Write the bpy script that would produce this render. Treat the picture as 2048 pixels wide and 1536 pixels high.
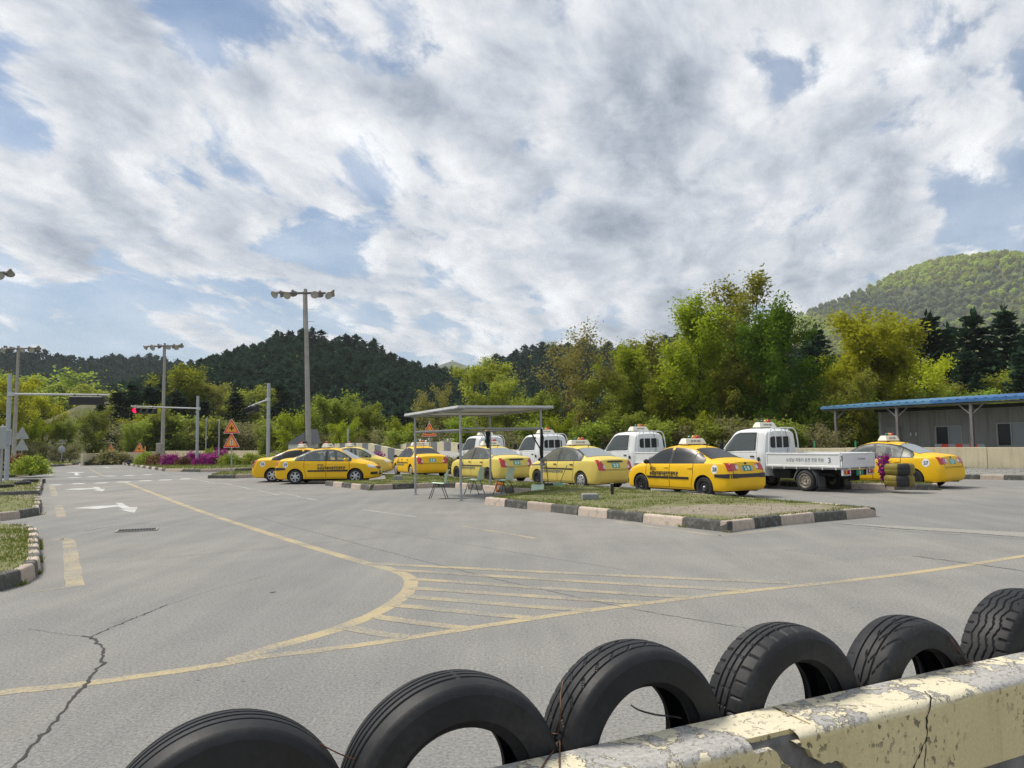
import bpy, bmesh, math, random
import numpy as np
from mathutils import Vector, Matrix
from mathutils.bvhtree import BVHTree

random.seed(7)
RNG = np.random.default_rng(11)
scene = bpy.context.scene
for _o in list(bpy.data.objects):
    bpy.data.objects.remove(_o)
COL = scene.collection
PI = math.pi

# ------------------------------------------------------------------ camera
FPX, HOR, ROLL, EYE = 1538.0, 882.0, 0.8, 1.65
_th = math.atan((HOR - 768) / FPX)
_r = math.radians(ROLL)
_R0 = Vector((1, 0, 0)); _U0 = Vector((0, -math.sin(_th), math.cos(_th)))
CF = Vector((0, math.cos(_th), math.sin(_th)))
CR = _R0 * math.cos(_r) - _U0 * math.sin(_r)
CU = _U0 * math.cos(_r) + _R0 * math.sin(_r)
EYEP = Vector((0, 0, EYE))
cam_data = bpy.data.cameras.new('camera')
cam_data.sensor_width = 36.0
cam_data.lens = 36.0 * FPX / 2048.0
cam_data.clip_start = 0.05
cam_data.clip_end = 9000
camera = bpy.data.objects.new('camera', cam_data)
COL.objects.link(camera)
camera.matrix_world = Matrix(((CR.x, CU.x, -CF.x, 0), (CR.y, CU.y, -CF.y, 0), (CR.z, CU.z, -CF.z, EYE), (0, 0, 0, 1)))
scene.camera = camera

def ray(px, py):
    return CF + CR * ((px - 1024) / FPX) + CU * ((768 - py) / FPX)

def G(px, py, z=0.0):
    d = ray(px, py)
    return EYEP + d * ((z - EYE) / d.z)

def P(px, py, Y):
    d = ray(px, py)
    return EYEP + d * (Y / d.y)

# ------------------------------------------------------------------ light, sky, exposure
SUN_AZ, SUN_EL = math.radians(-68), math.radians(57)     # azimuth from +Y, negative to the left
SUN_DIR = Vector((math.sin(SUN_AZ) * math.cos(SUN_EL), math.cos(SUN_AZ) * math.cos(SUN_EL), math.sin(SUN_EL)))
sun_data = bpy.data.lights.new('sun', 'SUN')
sun_data.energy = 3.0
sun_data.angle = math.radians(16)
sun_data.color = (1.0, 0.93, 0.82)
sun = bpy.data.objects.new('sun', sun_data)
COL.objects.link(sun)
sun.rotation_euler = (-SUN_DIR).to_track_quat('-Z', 'Y').to_euler()
scene.view_settings.view_transform = 'Standard'
scene.view_settings.look = 'None'
scene.view_settings.exposure = 0.5
scene.view_settings.gamma = 1.0
scene.view_settings.use_curve_mapping = False
scene.render.engine = 'CYCLES'
scene.cycles.use_denoising = True
scene.cycles.denoising_prefilter = 'NONE'
scene.cycles.max_bounces = 6
scene.cycles.transparent_max_bounces = 8
scene.cycles.sample_clamp_indirect = 6.0

class NT:
    """small helper to wire nodes"""
    def __init__(self, tree):
        self.t = tree; self.n = tree.nodes; self.l = tree.links
    def new(self, typ, **kw):
        nd = self.n.new(typ)
        for k, v in kw.items():
            setattr(nd, k, v)
        return nd
    def put(self, sock, v):
        if isinstance(v, bpy.types.NodeSocket):
            self.l.new(v, sock)
        elif v is not None:
            if sock.type == 'RGBA' and isinstance(v, (tuple, list)) and len(v) == 3:
                v = (*v, 1)
            sock.default_value = v
    def math(self, op, a, b=None, c=None, clamp=False):
        nd = self.new('ShaderNodeMath', operation=op, use_clamp=clamp)
        self.put(nd.inputs[0], a); self.put(nd.inputs[1], b)
        if c is not None: self.put(nd.inputs[2], c)
        return nd.outputs[0]
    def vmath(self, op, a, b=None, s=None):
        nd = self.new('ShaderNodeVectorMath', operation=op)
        self.put(nd.inputs[0], a)
        if b is not None: self.put(nd.inputs[1], b)
        if s is not None: self.put(nd.inputs['Scale'], s)
        return nd.outputs['Value'] if op in ('DOT_PRODUCT', 'LENGTH') else nd.outputs[0]
    def noise(self, vec, scale, detail=3, rough=0.5, dist=0.0):
        nd = self.new('ShaderNodeTexNoise')
        self.put(nd.inputs['Vector'], vec)
        nd.inputs['Scale'].default_value = scale; nd.inputs['Detail'].default_value = detail
        nd.inputs['Roughness'].default_value = rough; nd.inputs['Distortion'].default_value = dist
        return nd.outputs['Fac']
    def ramp(self, v, lo, hi, a=0.0, b=1.0, smooth=False):
        nd = self.new('ShaderNodeMapRange')
        if smooth: nd.interpolation_type = 'SMOOTHSTEP'
        self.put(nd.inputs[0], v)
        for i, q in enumerate((lo, hi, a, b)): self.put(nd.inputs[i + 1], q)
        return nd.outputs[0]
    def mix(self, f, a, b):
        nd = self.new('ShaderNodeMix', data_type='RGBA')
        self.put(nd.inputs[0], f); self.put(nd.inputs[6], a); self.put(nd.inputs[7], b)
        return nd.outputs[2]
    def mapping(self, vec, loc=(0, 0, 0), rot=(0, 0, 0), scale=(1, 1, 1)):
        nd = self.new('ShaderNodeMapping')
        self.put(nd.inputs[0], vec)
        nd.inputs[1].default_value = loc; nd.inputs[2].default_value = rot; nd.inputs[3].default_value = scale
        return nd.outputs[0]

LOBES = ((120, 640, 9, -.15), (330, 660, 7, -.12), (40, 420, 4, .08), (180, 440, 5, .10), (360, 480, 5, .11), (540, 530, 5, .08), (100, 290, 6, .09), (60, 350, 4, -.07), (300, 390, 4, -.06), (440, 30, 5, -.16), (1600, 175, 4.5, -.07), (1990, 60, 7, -.08), (2010, 420, 6, -.14), (1790, 190, 4, -.06),
         (640, 440, 6, -.07), (760, 420, 5, -.05), (1090, 210, 5, -.06), (900, 300, 4, -.04), (20, 180, 4, -.10), (370, 200, 4, -.06), (620, 140, 4, -.07), (350, 560, 5, .05),
         (180, 130, 7, .13), (640, 330, 10, .05), (1150, 330, 18, .07), (1300, 240, 9, .06), (300, 430, 8, .05), (1500, 480, 15, .07), (900, 130, 9, .05), (130, 540, 4, .05), (700, 620, 7, .03), (1850, 330, 8, .05))
SHADES = ((1270, 220, 7, -.07), (1340, 120, 5, -.04), (230, 150, 6, -.08), (1190, 430, 7, -.08), (1480, 640, 8, -.04), (700, 230, 6, .06), (1050, 560, 12, .05), (640, 320, 8, .05))
world = bpy.data.worlds.new('World')
scene.world = world
world.use_nodes = True
_w = NT(world.node_tree)
_bg = world.node_tree.nodes['Background']
_sky = _w.new('ShaderNodeTexSky', sky_type='NISHITA')
_sky.sun_disc = False
_sky.sun_elevation = SUN_EL
_sky.sun_rotation = SUN_AZ
_sky.air_density = 1.0; _sky.dust_density = 1.2; _sky.ozone_density = 1.2
_d = _w.new('ShaderNodeTexCoord').outputs['Generated']
_sep = _w.new('ShaderNodeSeparateXYZ'); _w.put(_sep.inputs[0], _d)
_zc = _w.math('MAXIMUM', _sep.outputs[2], 0.0)
_inv = _w.math('DIVIDE', 1.0, _w.math('ADD', _zc, 0.24))
_pl = _w.vmath('MULTIPLY', _w.vmath('SCALE', _d, s=_inv), (1, 1, 0))      # cloud layer seen in perspective
_pl = _w.mapping(_pl, rot=(0, 0, math.radians(-72)))                        # x now runs along the streaks
def _nz3(vec, scale, detail):
    n = _w.new('ShaderNodeTexNoise'); _w.put(n.inputs['Vector'], vec)
    n.inputs['Scale'].default_value = scale; n.inputs['Detail'].default_value = detail
    return _w.vmath('SUBTRACT', n.outputs['Color'], (.5, .5, .5))
_plw = _w.vmath('ADD', _pl, _w.vmath('SCALE', _nz3(_pl, 1.8, 2), s=0.22))
_plw = _w.vmath('ADD', _plw, _w.vmath('SCALE', _nz3(_plw, 9.0, 3), s=0.028))
def _puffs(vec, scale):
    n = _w.new('ShaderNodeTexVoronoi', feature='F1'); _w.put(n.inputs['Vector'], vec)
    n.inputs['Scale'].default_value = scale
    return _w.math('SUBTRACT', 0.62, n.outputs['Distance'])
def _field(vec):
    f = _w.noise(_w.mapping(vec, loc=(7.3, 2.2, 1.9), scale=(.85, 1.35, 1)), 4.3, 8, 0.60)
    return _w.math('ADD', f, _w.math('MULTIPLY', _puffs(_w.mapping(vec, scale=(.85, 1.25, 1)), 6.5), .17))
_n1 = _w.noise(_w.mapping(_plw, loc=(3.1, 1.7, 0.4), scale=(.75, 1.6, 1)), 1.5, 3, 0.5)
_n2 = _field(_plw)
_n3 = _w.noise(_w.mapping(_plw, loc=(1.3, 9.2, 5.9), scale=(.9, 1.2, 1)), 3.2, 7, 0.56)
# the same layer sampled a step towards the sun: where it is thinner there, this side is lit
_sa = math.radians(-72)
_off = _w.vmath('ADD', _plw, ((SUN_DIR.x * math.cos(_sa) - SUN_DIR.y * math.sin(_sa)) * .10, (SUN_DIR.x * math.sin(_sa) + SUN_DIR.y * math.cos(_sa)) * .10, 0))
_n2s = _field(_off)
def _lobe(px, py, rad, amp):
    """a soft opening (amp < 0) or thickening (amp > 0) of the cloud deck round one direction of the sky"""
    v = ray(px, py).normalized()
    c = _w.vmath('DOT_PRODUCT', _d, tuple(v))
    return _w.math('MULTIPLY', _w.ramp(c, math.cos(math.radians(rad)), 1.0, 0, 1, True), amp)
_cov = _w.math('ADD', _w.math('MULTIPLY', _n1, 0.34), _w.math('MULTIPLY', _n2, 0.90))
for _a in LOBES:
    _cov = _w.math('ADD', _cov, _lobe(*_a))
_mask = _w.math('MULTIPLY', _w.ramp(_cov, 0.525, 0.65, .0, .97, True), _w.ramp(_zc, 0.01, 0.10, 0.25, 1))
_thick = _w.ramp(_cov, 0.58, 0.90, 0, 1, True)
_lit = _w.ramp(_w.math('SUBTRACT', _n2, _n2s), -.14, .14, -1, 1)
_shade = _w.math('ADD', 0.72, _w.math('ADD', _w.math('MULTIPLY', _lit, .17), _w.math('MULTIPLY', _w.math('SUBTRACT', _n3, .5), .95)))
_shade = _w.math('SUBTRACT', _shade, _w.math('MULTIPLY', _thick, .22))
for _a in SHADES:
    _shade = _w.math('ADD', _shade, _lobe(*_a))
_shade = _w.ramp(_shade, 0.25, 1.0, 0.29, 0.98)
_ccol = _w.mix(_w.ramp(_shade, 0.35, 0.8), (0.83, 0.945, 1.13), (0.985, 0.995, 1.015))
_cloud = _w.vmath('SCALE', _ccol, s=_shade)
_skyb = _w.vmath('MULTIPLY', _sky.outputs[0], (0.074, 0.083, 0.089))
_hz = _w.ramp(_sep.outputs[2], 0.0, 0.38, 0.55, 0.06, True)                  # paler air near the horizon
_skyb = _w.mix(_hz, _skyb, (0.44, 0.56, 0.74))
_veil = _w.ramp(_w.math('ADD', _n3, _w.math('MULTIPLY', _n1, .4)), .5, .9, 0, .38, True)
_final = _w.mix(_mask, _w.mix(_veil, _skyb, (.80, .86, .95)), _cloud)
_gnd = _w.ramp(_sep.outputs[2], -0.03, 0.0, 0, 1)
_w.put(_bg.inputs[0], _w.mix(_gnd, (0.16, 0.16, 0.15), _final))
_bg.inputs[1].default_value = 0.83
world.cycles.sampling_method = 'MANUAL'
world.cycles.sample_map_resolution = 512
# ------------------------------------------------------------------ mesh building helpers
def link(o, parent=None):
    COL.objects.link(o)
    if parent is not None:
        o.parent = parent
    return o

def tag(o, label=None, category=None, group=None, kind=None):
    if label: o['label'] = label
    if category: o['category'] = category
    if group: o['group'] = group
    if kind: o['kind'] = kind
    return o

def empty(name, label, category, loc=(0, 0, 0), rz=0.0, group=None):
    o = bpy.data.objects.new(name, None)
    o.empty_display_size = 0.2
    link(o); o.location = loc; o.rotation_euler = (0, 0, rz)
    return tag(o, label, category, group)

def copy_tree(o, parent=None):
    c = o.copy(); COL.objects.link(c)
    if parent is not None:
        c.parent = parent
    for ch in list(o.children):
        copy_tree(ch, c)
    return c

class MB:
    def __init__(self):
        self.v = []; self.f = []; self.m = []; self.s = []
    def add(self, verts, faces, mat=0, smooth=False, M=None):
        b = len(self.v)
        if M is not None:
            verts = [tuple(M @ Vector(p)) for p in verts]
        self.v.extend([tuple(p) for p in verts])
        for fc in faces:
            self.f.append(tuple(i + b for i in fc)); self.m.append(mat); self.s.append(smooth)
        return self
    def box(self, c, s, bev=0.0, mat=0, M=None, rz=0.0):
        """box centred at c with full size s, optional chamfer"""
        hx, hy, hz = s[0] / 2, s[1] / 2, s[2] / 2
        bev = min(bev, hx * .9, hy * .9, hz * .9)
        T = Matrix.Translation(c) @ Matrix.Rotation(rz, 4, 'Z')
        if M is not None: T = M @ T
        if bev <= 0:
            vs = [(x * hx, y * hy, z * hz) for x in (-1, 1) for y in (-1, 1) for z in (-1, 1)]
            fs = [(0, 1, 3, 2), (4, 6, 7, 5), (0, 4, 5, 1), (2, 3, 7, 6), (0, 2, 6, 4), (1, 5, 7, 3)]
            return self.add(vs, fs, mat, False, T)
        h = (hx, hy, hz); vs = []; idx = {}
        for sx in (-1, 1):
            for sy in (-1, 1):
                for sz in (-1, 1):
                    for ax in range(3):
                        sg = (sx, sy, sz)
                        idx[(sx, sy, sz, ax)] = len(vs)
                        vs.append(tuple(sg[k] * (h[k] if k == ax else h[k] - bev) for k in range(3)))
        fs = []
        for ax in range(3):
            a, b = [k for k in range(3) if k != ax]
            for sg in (-1, 1):
                q = []
                for sa, sb in ((-1, -1), (1, -1), (1, 1), (-1, 1)):
                    t = [0, 0, 0]; t[ax] = sg; t[a] = sa; t[b] = sb
                    q.append(idx[(*t, ax)])
                fs.append(tuple(q))
            for sa in (-1, 1):
                for sb in (-1, 1):
                    t0 = [0, 0, 0]; t1 = [0, 0, 0]
                    t0[ax] = -1; t1[ax] = 1; t0[a] = t1[a] = sa; t0[b] = t1[b] = sb
                    fs.append((idx[(*t0, a)], idx[(*t1, a)], idx[(*t1, b)], idx[(*t0, b)]))
        for sx in (-1, 1):
            for sy in (-1, 1):
                for sz in (-1, 1):
                    fs.append(tuple(idx[(sx, sy, sz, k)] for k in range(3)))
        return self.add(vs, fs, mat, False, T)
    def tube(self, pts, rad, n=8, mat=0, caps=True, M=None, smooth=True):
        pts = [Vector(p) for p in pts]
        if not isinstance(rad, (list, tuple)): rad = [rad] * len(pts)
        vs = []; fs = []
        up = None
        for i, p in enumerate(pts):
            d = (pts[min(i + 1, len(pts) - 1)] - pts[max(i - 1, 0)]).normalized()
            if up is None:
                up = Vector((0, 0, 1)) if abs(d.z) < .9 else Vector((1, 0, 0))
            a = d.cross(up).normalized(); b = a.cross(d).normalized(); up = b
            for k in range(n):
                t = 2 * PI * k / n
                vs.append(tuple(p + (a * math.cos(t) + b * math.sin(t)) * rad[i]))
        for i in range(len(pts) - 1):
            for k in range(n):
                k2 = (k + 1) % n
                fs.append((i * n + k, i * n + k2, (i + 1) * n + k2, (i + 1) * n + k))
        self.add(vs, fs, mat, smooth, M)
        if caps:
            self.add(vs[:n], [tuple(range(n))], mat, False, M)
            self.add(vs[-n:], [tuple(reversed(range(n)))], mat, False, M)
        return self
    def lathe(self, prof, n=32, mat=0, M=None, closed=False, smooth=True):
        """profile [(r, y)] turned about the Y axis"""
        vs = []; fs = []; m = len(prof)
        for k in range(n):
            t = 2 * PI * k / n
            for r, y in prof:
                vs.append((r * math.cos(t), y, r * math.sin(t)))
        for k in range(n):
            k2 = (k + 1) % n
            for j in range(m if closed else m - 1):
                j2 = (j + 1) % m
                fs.append((k * m + j, k2 * m + j, k2 * m + j2, k * m + j2))
        return self.add(vs, fs, mat, smooth, M)
    def prism(self, poly, z0, z1, mat=0, M=None):
        n = len(poly)
        vs = [(p[0], p[1], z0) for p in poly] + [(p[0], p[1], z1) for p in poly]
        fs = [tuple(reversed(range(n))), tuple(range(n, 2 * n))] + [(i, (i + 1) % n, n + (i + 1) % n, n + i) for i in range(n)]
        return self.add(vs, fs, mat, False, M)
    def sphere(self, c, r, n=10, mat=0, M=None, half=False, sc=(1, 1, 1)):
        vs = []; fs = []; rows = n // 2
        t0 = 0 if half else -PI / 2
        for i in range(rows + 1):
            t = t0 + (PI / 2 - t0) * i / rows
            for k in range(n):
                a = 2 * PI * k / n
                vs.append((c[0] + r * sc[0] * math.cos(t) * math.cos(a), c[1] + r * sc[1] * math.cos(t) * math.sin(a), c[2] + r * sc[2] * math.sin(t)))
        for i in range(rows):
            for k in range(n):
                fs.append((i * n + k, i * n + (k + 1) % n, (i + 1) * n + (k + 1) % n, (i + 1) * n + k))
        return self.add(vs, fs, mat, True, M)
    def mesh(self, name, mats):
        me = bpy.data.meshes.new(name)
        me.from_pydata(self.v, [], self.f)
        for m in (mats if isinstance(mats, (list, tuple)) else [mats]):
            me.materials.append(m)
        me.polygons.foreach_set('material_index', self.m)
        me.polygons.foreach_set('use_smooth', self.s)
        me.update()
        return me
    def build(self, name, mats, parent=None):
        return link(bpy.data.objects.new(name, self.mesh(name, mats)), parent)

def np_mesh(name, verts, quads, mats, smooth=False, mat_idx=None):
    me = bpy.data.meshes.new(name)
    k = quads.shape[1]
    me.vertices.add(len(verts)); me.vertices.foreach_set('co', np.asarray(verts, np.float32).ravel())
    me.loops.add(quads.size); me.loops.foreach_set('vertex_index', np.asarray(quads, np.int32).ravel())
    me.polygons.add(len(quads))
    me.polygons.foreach_set('loop_start', np.arange(0, quads.size, k, dtype=np.int32))
    me.polygons.foreach_set('loop_total', np.full(len(quads), k, np.int32))
    for m in (mats if isinstance(mats, (list, tuple)) else [mats]):
        me.materials.append(m)
    if mat_idx is not None:
        me.polygons.foreach_set('material_index', np.asarray(mat_idx, np.int32))
    me.polygons.foreach_set('use_smooth', np.full(len(quads), smooth, bool))
    me.update(calc_edges=True)
    return me

_text_cache = {}
def text_geo(body, bold=0.0):
    """flat letter outlines turned into faces; width and height in units of the font size, origin at the lower left"""
    key = (body, bold)
    if key not in _text_cache:
        cu = bpy.data.curves.new('lettering_source', 'FONT')
        cu.body = body; cu.resolution_u = 2; cu.offset = bold
        ob = bpy.data.objects.new('lettering_source', cu)
        COL.objects.link(ob)
        dg = bpy.context.evaluated_depsgraph_get()
        me = bpy.data.meshes.new_from_object(ob.evaluated_get(dg))
        vs = [(v.co.x, v.co.y) for v in me.vertices]
        fs = [tuple(p.vertices) for p in me.polygons]
        bpy.data.objects.remove(ob); bpy.data.curves.remove(cu); bpy.data.meshes.remove(me)
        x0 = min(v[0] for v in vs); y0 = min(v[1] for v in vs)
        vs = [(x - x0, y - y0) for x, y in vs]
        _text_cache[key] = (vs, fs, max(v[0] for v in vs), max(v[1] for v in vs))
    return _text_cache[key]

def text_on_plane(mb, body, O, U, V, width, height, bold=0.0, mat=0):
    """letters fitted into width x height, lower-left corner at O, reading along U, up along V"""
    vs, fs, w, h = text_geo(body, bold)
    O, U, V = Vector(O), Vector(U), Vector(V)
    mb.add([tuple(O + U * (x / w * width) + V * (y / h * height)) for x, y in vs], fs, mat)

# ------------------------------------------------------------------ materials
def new_mat(name):
    m = bpy.data.materials.new(name); m.use_nodes = True
    nt = NT(m.node_tree)
    return m, nt, m.node_tree.nodes['Principled BSDF']

def simple(name, col, rough=0.5, metal=0.0, var=0.0, scale=8.0, bump=0.0, coat=0.0, dirt=None, spec=0.5, bscale=None):
    """plain material with broken-up colour, roughness and fine relief"""
    m, nt, b = new_mat(name)
    co = nt.new('ShaderNodeTexCoord').outputs['Object']
    b.inputs['Roughness'].default_value = rough; b.inputs['Metallic'].default_value = metal
    b.inputs['Coat Weight'].default_value = coat; b.inputs['Coat Roughness'].default_value = 0.16
    b.inputs['Specular IOR Level'].default_value = spec
    c = (*col, 1)
    if var > 0 or dirt:
        n = nt.noise(co, scale, 5, 0.6)
        lo = tuple(x * (1 - var) for x in col); hi = tuple(min(1, x * (1 + var)) for x in col)
        c = nt.mix(nt.ramp(n, .3, .7), lo, hi)
        if dirt:
            n2 = nt.noise(co, scale * .45, 6, 0.65)
            c = nt.mix(nt.ramp(n2, .5, .75, 0, dirt[3] if len(dirt) > 3 else .5), c, dirt[:3])
        nt.put(b.inputs['Roughness'], nt.ramp(n, .3, .7, max(0, rough - .08), min(1, rough + .1)))
    nt.put(b.inputs['Base Color'], c)
    if bump > 0:
        bp = nt.new('ShaderNodeBump'); bp.inputs['Strength'].default_value = bump; bp.inputs['Distance'].default_value = 0.01
        nt.put(bp.inputs['Height'], nt.noise(co, bscale or scale * 4, 5, .6)); nt.put(b.inputs['Normal'], bp.outputs[0])
    return m

def glass_mat(name, col=(0.02, 0.024, 0.027), rough=0.03, spec=0.6):
    m = simple(name, col, rough, spec=spec)
    return m

def leaf_mat(name, c_dark, c_light, trans=0.35, scale=1.6, objvar=0.25, rough=0.6, spec=0.12):
    m, nt, b = new_mat(name)
    geo = nt.new('ShaderNodeNewGeometry')
    oi = nt.new('ShaderNodeObjectInfo')
    co = nt.new('ShaderNodeTexCoord').outputs['Object']
    n = nt.noise(co, scale, 3, .6)
    f = nt.math('ADD', nt.math('MULTIPLY', nt.ramp(n, .3, .7), .6), nt.math('MULTIPLY', geo.outputs['Random Per Island'], .4))
    c = nt.mix(f, c_dark, c_light)
    hsv = nt.new('ShaderNodeHueSaturation')
    nt.put(hsv.inputs['Color'], c)
    nt.put(hsv.inputs['Value'], nt.ramp(oi.outputs['Random'], 0, 1, 1 - objvar, 1 + objvar))
    nt.put(hsv.inputs['Hue'], nt.ramp(oi.outputs['Random'], 0, 1, .5 - objvar * .05, .5 + objvar * .05))
    nt.put(b.inputs['Base Color'], hsv.outputs[0])
    b.inputs['Roughness'].default_value = rough
    b.inputs['Specular IOR Level'].default_value = spec
    if trans > 0:
        tr = nt.new('ShaderNodeBsdfTranslucent'); nt.put(tr.inputs[0], hsv.outputs[0])
        mx = nt.new('ShaderNodeMixShader'); mx.inputs[0].default_value = trans
        nt.l.new(b.outputs[0], mx.inputs[1]); nt.l.new(tr.outputs[0], mx.inputs[2])
        nt.l.new(mx.outputs[0], m.node_tree.nodes['Material Output'].inputs[0])
    return m

M_YELLOW = simple('yellow_paint', (0.82, 0.49, 0.005), 0.48, var=.05, scale=2.0, coat=.08, spec=.35)
M_PALE = simple('pale_yellow_paint', (0.70, 0.56, 0.13), 0.5, var=.05, scale=2.0, coat=.05, spec=.35)
M_WHITE = simple('white_paint', (0.72, 0.74, 0.74), 0.35, var=.04, scale=2.0, coat=.3, dirt=(.35, .33, .29, .35))
M_CREAM = simple('cream_plastic', (0.80, 0.76, 0.64), 0.45, var=.04)
M_BLACK = simple('black_plastic', (0.018, 0.018, 0.02), 0.5, var=.2)
M_DARK = simple('dark_underside', (0.008, 0.008, 0.008), 0.9)
M_RUBBER = simple('black_rubber', (0.022, 0.022, 0.023), 0.75, var=.25, scale=6)
M_GLASS = glass_mat('tinted_glass', (0.014, 0.017, 0.019), 0.30, 0.4)
M_GLASSL = glass_mat('car_glass', (0.26, 0.295, 0.31), 0.28, 0.45)  # pale base colour stands in for sky reflections and the view through
def clear_glass(name):
    m, nt, b = new_mat(name)
    b.inputs['Base Color'].default_value = (.22, .26, .27, 1); b.inputs['Roughness'].default_value = .28; b.inputs['Specular IOR Level'].default_value = .5
    tr = nt.new('ShaderNodeBsdfTransparent'); tr.inputs[0].default_value = (.92, .96, .95, 1)
    mx = nt.new('ShaderNodeMixShader'); mx.inputs[0].default_value = .36
    nt.l.new(tr.outputs[0], mx.inputs[1]); nt.l.new(b.outputs[0], mx.inputs[2]); nt.l.new(mx.outputs[0], m.node_tree.nodes['Material Output'].inputs[0])
    return m
M_CLEAR = clear_glass('clear_car_glass')
M_SEAT = simple('seat_cloth', (.20, .20, .21), .9, var=.15)
M_INT = simple('cabin_lining', (.16, .165, .16), .9, var=.1)
M_SEATW = simple('white_seat_cover', (.62, .62, .60), .9, var=.1)
M_SILVER = simple('silver_rim', (0.55, 0.56, 0.57), 0.35, metal=.6, var=.1)
M_STEELBLK = simple('black_steel', (0.025, 0.025, 0.027), 0.5, metal=.2, var=.2)
M_RED = simple('red_lens', (0.42, 0.008, 0.012), 0.15, coat=.8)
M_LENS = simple('clear_lens', (0.62, 0.64, 0.66), 0.12, coat=.8)
M_AMBER = simple('amber_lens', (0.75, 0.30, 0.03), 0.2, coat=.6)
M_GREENLENS = simple('green_lens', (0.012, 0.10, 0.055), 0.2, coat=.6)
M_PLATE = simple('green_plate', (0.02, 0.22, 0.13), 0.45, var=.06)
M_PLATEL = simple('faded_green_plate', (0.10, 0.38, 0.31), 0.45, var=.06)
M_PLATEFR = simple('plate_holder', (0.42, 0.42, 0.40), 0.5)
M_INK = simple('black_lettering', (0.02, 0.025, 0.02), 0.55)
M_INKG = simple('blue_green_lettering', (0.05, 0.10, 0.12), 0.55)
M_INKF = simple('faded_lettering', (0.16, 0.19, 0.16), 0.6)
M_WINK = simple('white_lettering', (0.8, 0.82, 0.8), 0.5)
M_STICKER = simple('white_sticker', (0.82, 0.83, 0.84), 0.45)
M_GALV = simple('galvanised_steel', (0.36, 0.37, 0.38), 0.45, metal=.5, var=.2, scale=5)
M_GREYPOLE = simple('grey_painted_steel', (0.36, 0.39, 0.41), 0.5, var=.1, scale=3)
M_CONC = simple('weathered_concrete', (0.33, 0.31, 0.27), 0.9, var=.2, scale=3, bump=.3, dirt=(.14, .13, .12, .5))
M_IRON = simple('rusty_wire', (0.13, 0.065, 0.035), 0.75, metal=.3, var=.4, scale=30)
M_BARK = simple('tree_bark', (0.055, 0.045, 0.036), 0.95, var=.35, scale=4, bump=.5)
# ------------------------------------------------------------------ asphalt and painted markings
def asphalt_nodes(nt):
    co = nt.new('ShaderNodeTexCoord').outputs['Object']
    big = nt.noise(co, 0.10, 4, .55)
    mid = nt.noise(co, 0.7, 5, .6)
    strk = nt.noise(nt.mapping(co, rot=(0, 0, math.radians(-33)), scale=(3.2, .35, 1)), 0.6, 4, .6)
    agg = nt.noise(co, 45, 4, .75)
    spk = nt.noise(co, 130, 2, .6)
    pits = nt.noise(co, 15, 3, .7)
    c = nt.mix(nt.ramp(big, .35, .65), (.192, .194, .190), (.283, .270, .244))
    c = nt.mix(nt.ramp(mid, .32, .68, 0, .65), c, (.175, .173, .164))
    c = nt.mix(nt.ramp(strk, .42, .75, 0, .32), c, (.35, .335, .30))
    v = nt.math('ADD', nt.ramp(agg, .25, .75, .42, 1.55), nt.ramp(spk, .3, .7, -.22, .22))
    c = nt.vmath('SCALE', c, s=v)
    dk = nt.math('MULTIPLY', nt.ramp(pits, .63, .72), nt.ramp(mid, .35, .6))
    c = nt.mix(nt.math('MULTIPLY', dk, .75), c, (.055, .055, .055))
    oil = nt.ramp(nt.noise(co, 1.15, 3, .5), .70, .80); c = nt.mix(nt.math('MULTIPLY', oil, .45), c, (.09, .09, .088))
    return co, c, agg, mid, pits

def asphalt_mat():
    m, nt, b = new_mat('asphalt')
    co, c, agg, mid, pits = asphalt_nodes(nt)
    nt.put(b.inputs['Base Color'], c)
    b.inputs['Roughness'].default_value = .88
    b.inputs['Specular IOR Level'].default_value = .3
    bp = nt.new('ShaderNodeBump'); bp.inputs['Strength'].default_value = .55; bp.inputs['Distance'].default_value = .006
    nt.put(bp.inputs['Height'], agg); nt.put(b.inputs['Normal'], bp.outputs[0])
    return m

def paint_mat(name, col, wear=.5):
    """worn road paint: the asphalt shows through where the noise has eaten it"""
    m, nt, b = new_mat(name)
    co, c, agg, mid, pits = asphalt_nodes(nt)
    w1 = nt.noise(co, 26, 5, .75); w2 = nt.noise(co, 1.3, 3, .6)
    keep = nt.math('ADD', nt.math('MULTIPLY', w1, .65), nt.math('MULTIPLY', w2, .5))
    f = nt.ramp(keep, wear - .06, wear + .12)
    pc = nt.vmath('SCALE', col, s=nt.ramp(agg, .25, .75, .8, 1.15))
    nt.put(b.inputs['Base Color'], nt.mix(nt.math('MULTIPLY', f, .92), c, pc))
    b.inputs['Roughness'].default_value = .8
    b.inputs['Specular IOR Level'].default_value = .3
    bp = nt.new('ShaderNodeBump'); bp.inputs['Strength'].default_value = .5; bp.inputs['Distance'].default_value = .006
    nt.put(bp.inputs['Height'], agg); nt.put(b.inputs['Normal'], bp.outputs[0])
    return m

M_ASPHALT = asphalt_mat()
M_YLINE = paint_mat('yellow_road_paint', (.46, .375, .21), .515)
M_YLINEW = paint_mat('worn_yellow_road_paint', (.45, .37, .215), .57)
M_WLINE = paint_mat('white_road_paint', (.68, .68, .66), .36)
M_WARROW = paint_mat('faded_white_road_paint', (.58, .58, .56), .49)
M_WLINEW = paint_mat('worn_white_road_paint', (.42, .42, .40), .56)
M_CRACK = simple('crack_fill', (.045, .043, .04), .95, var=.3, scale=10)
M_SEAM = simple('asphalt_seam', (.17, .168, .165), .95, var=.3, scale=10)

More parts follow.
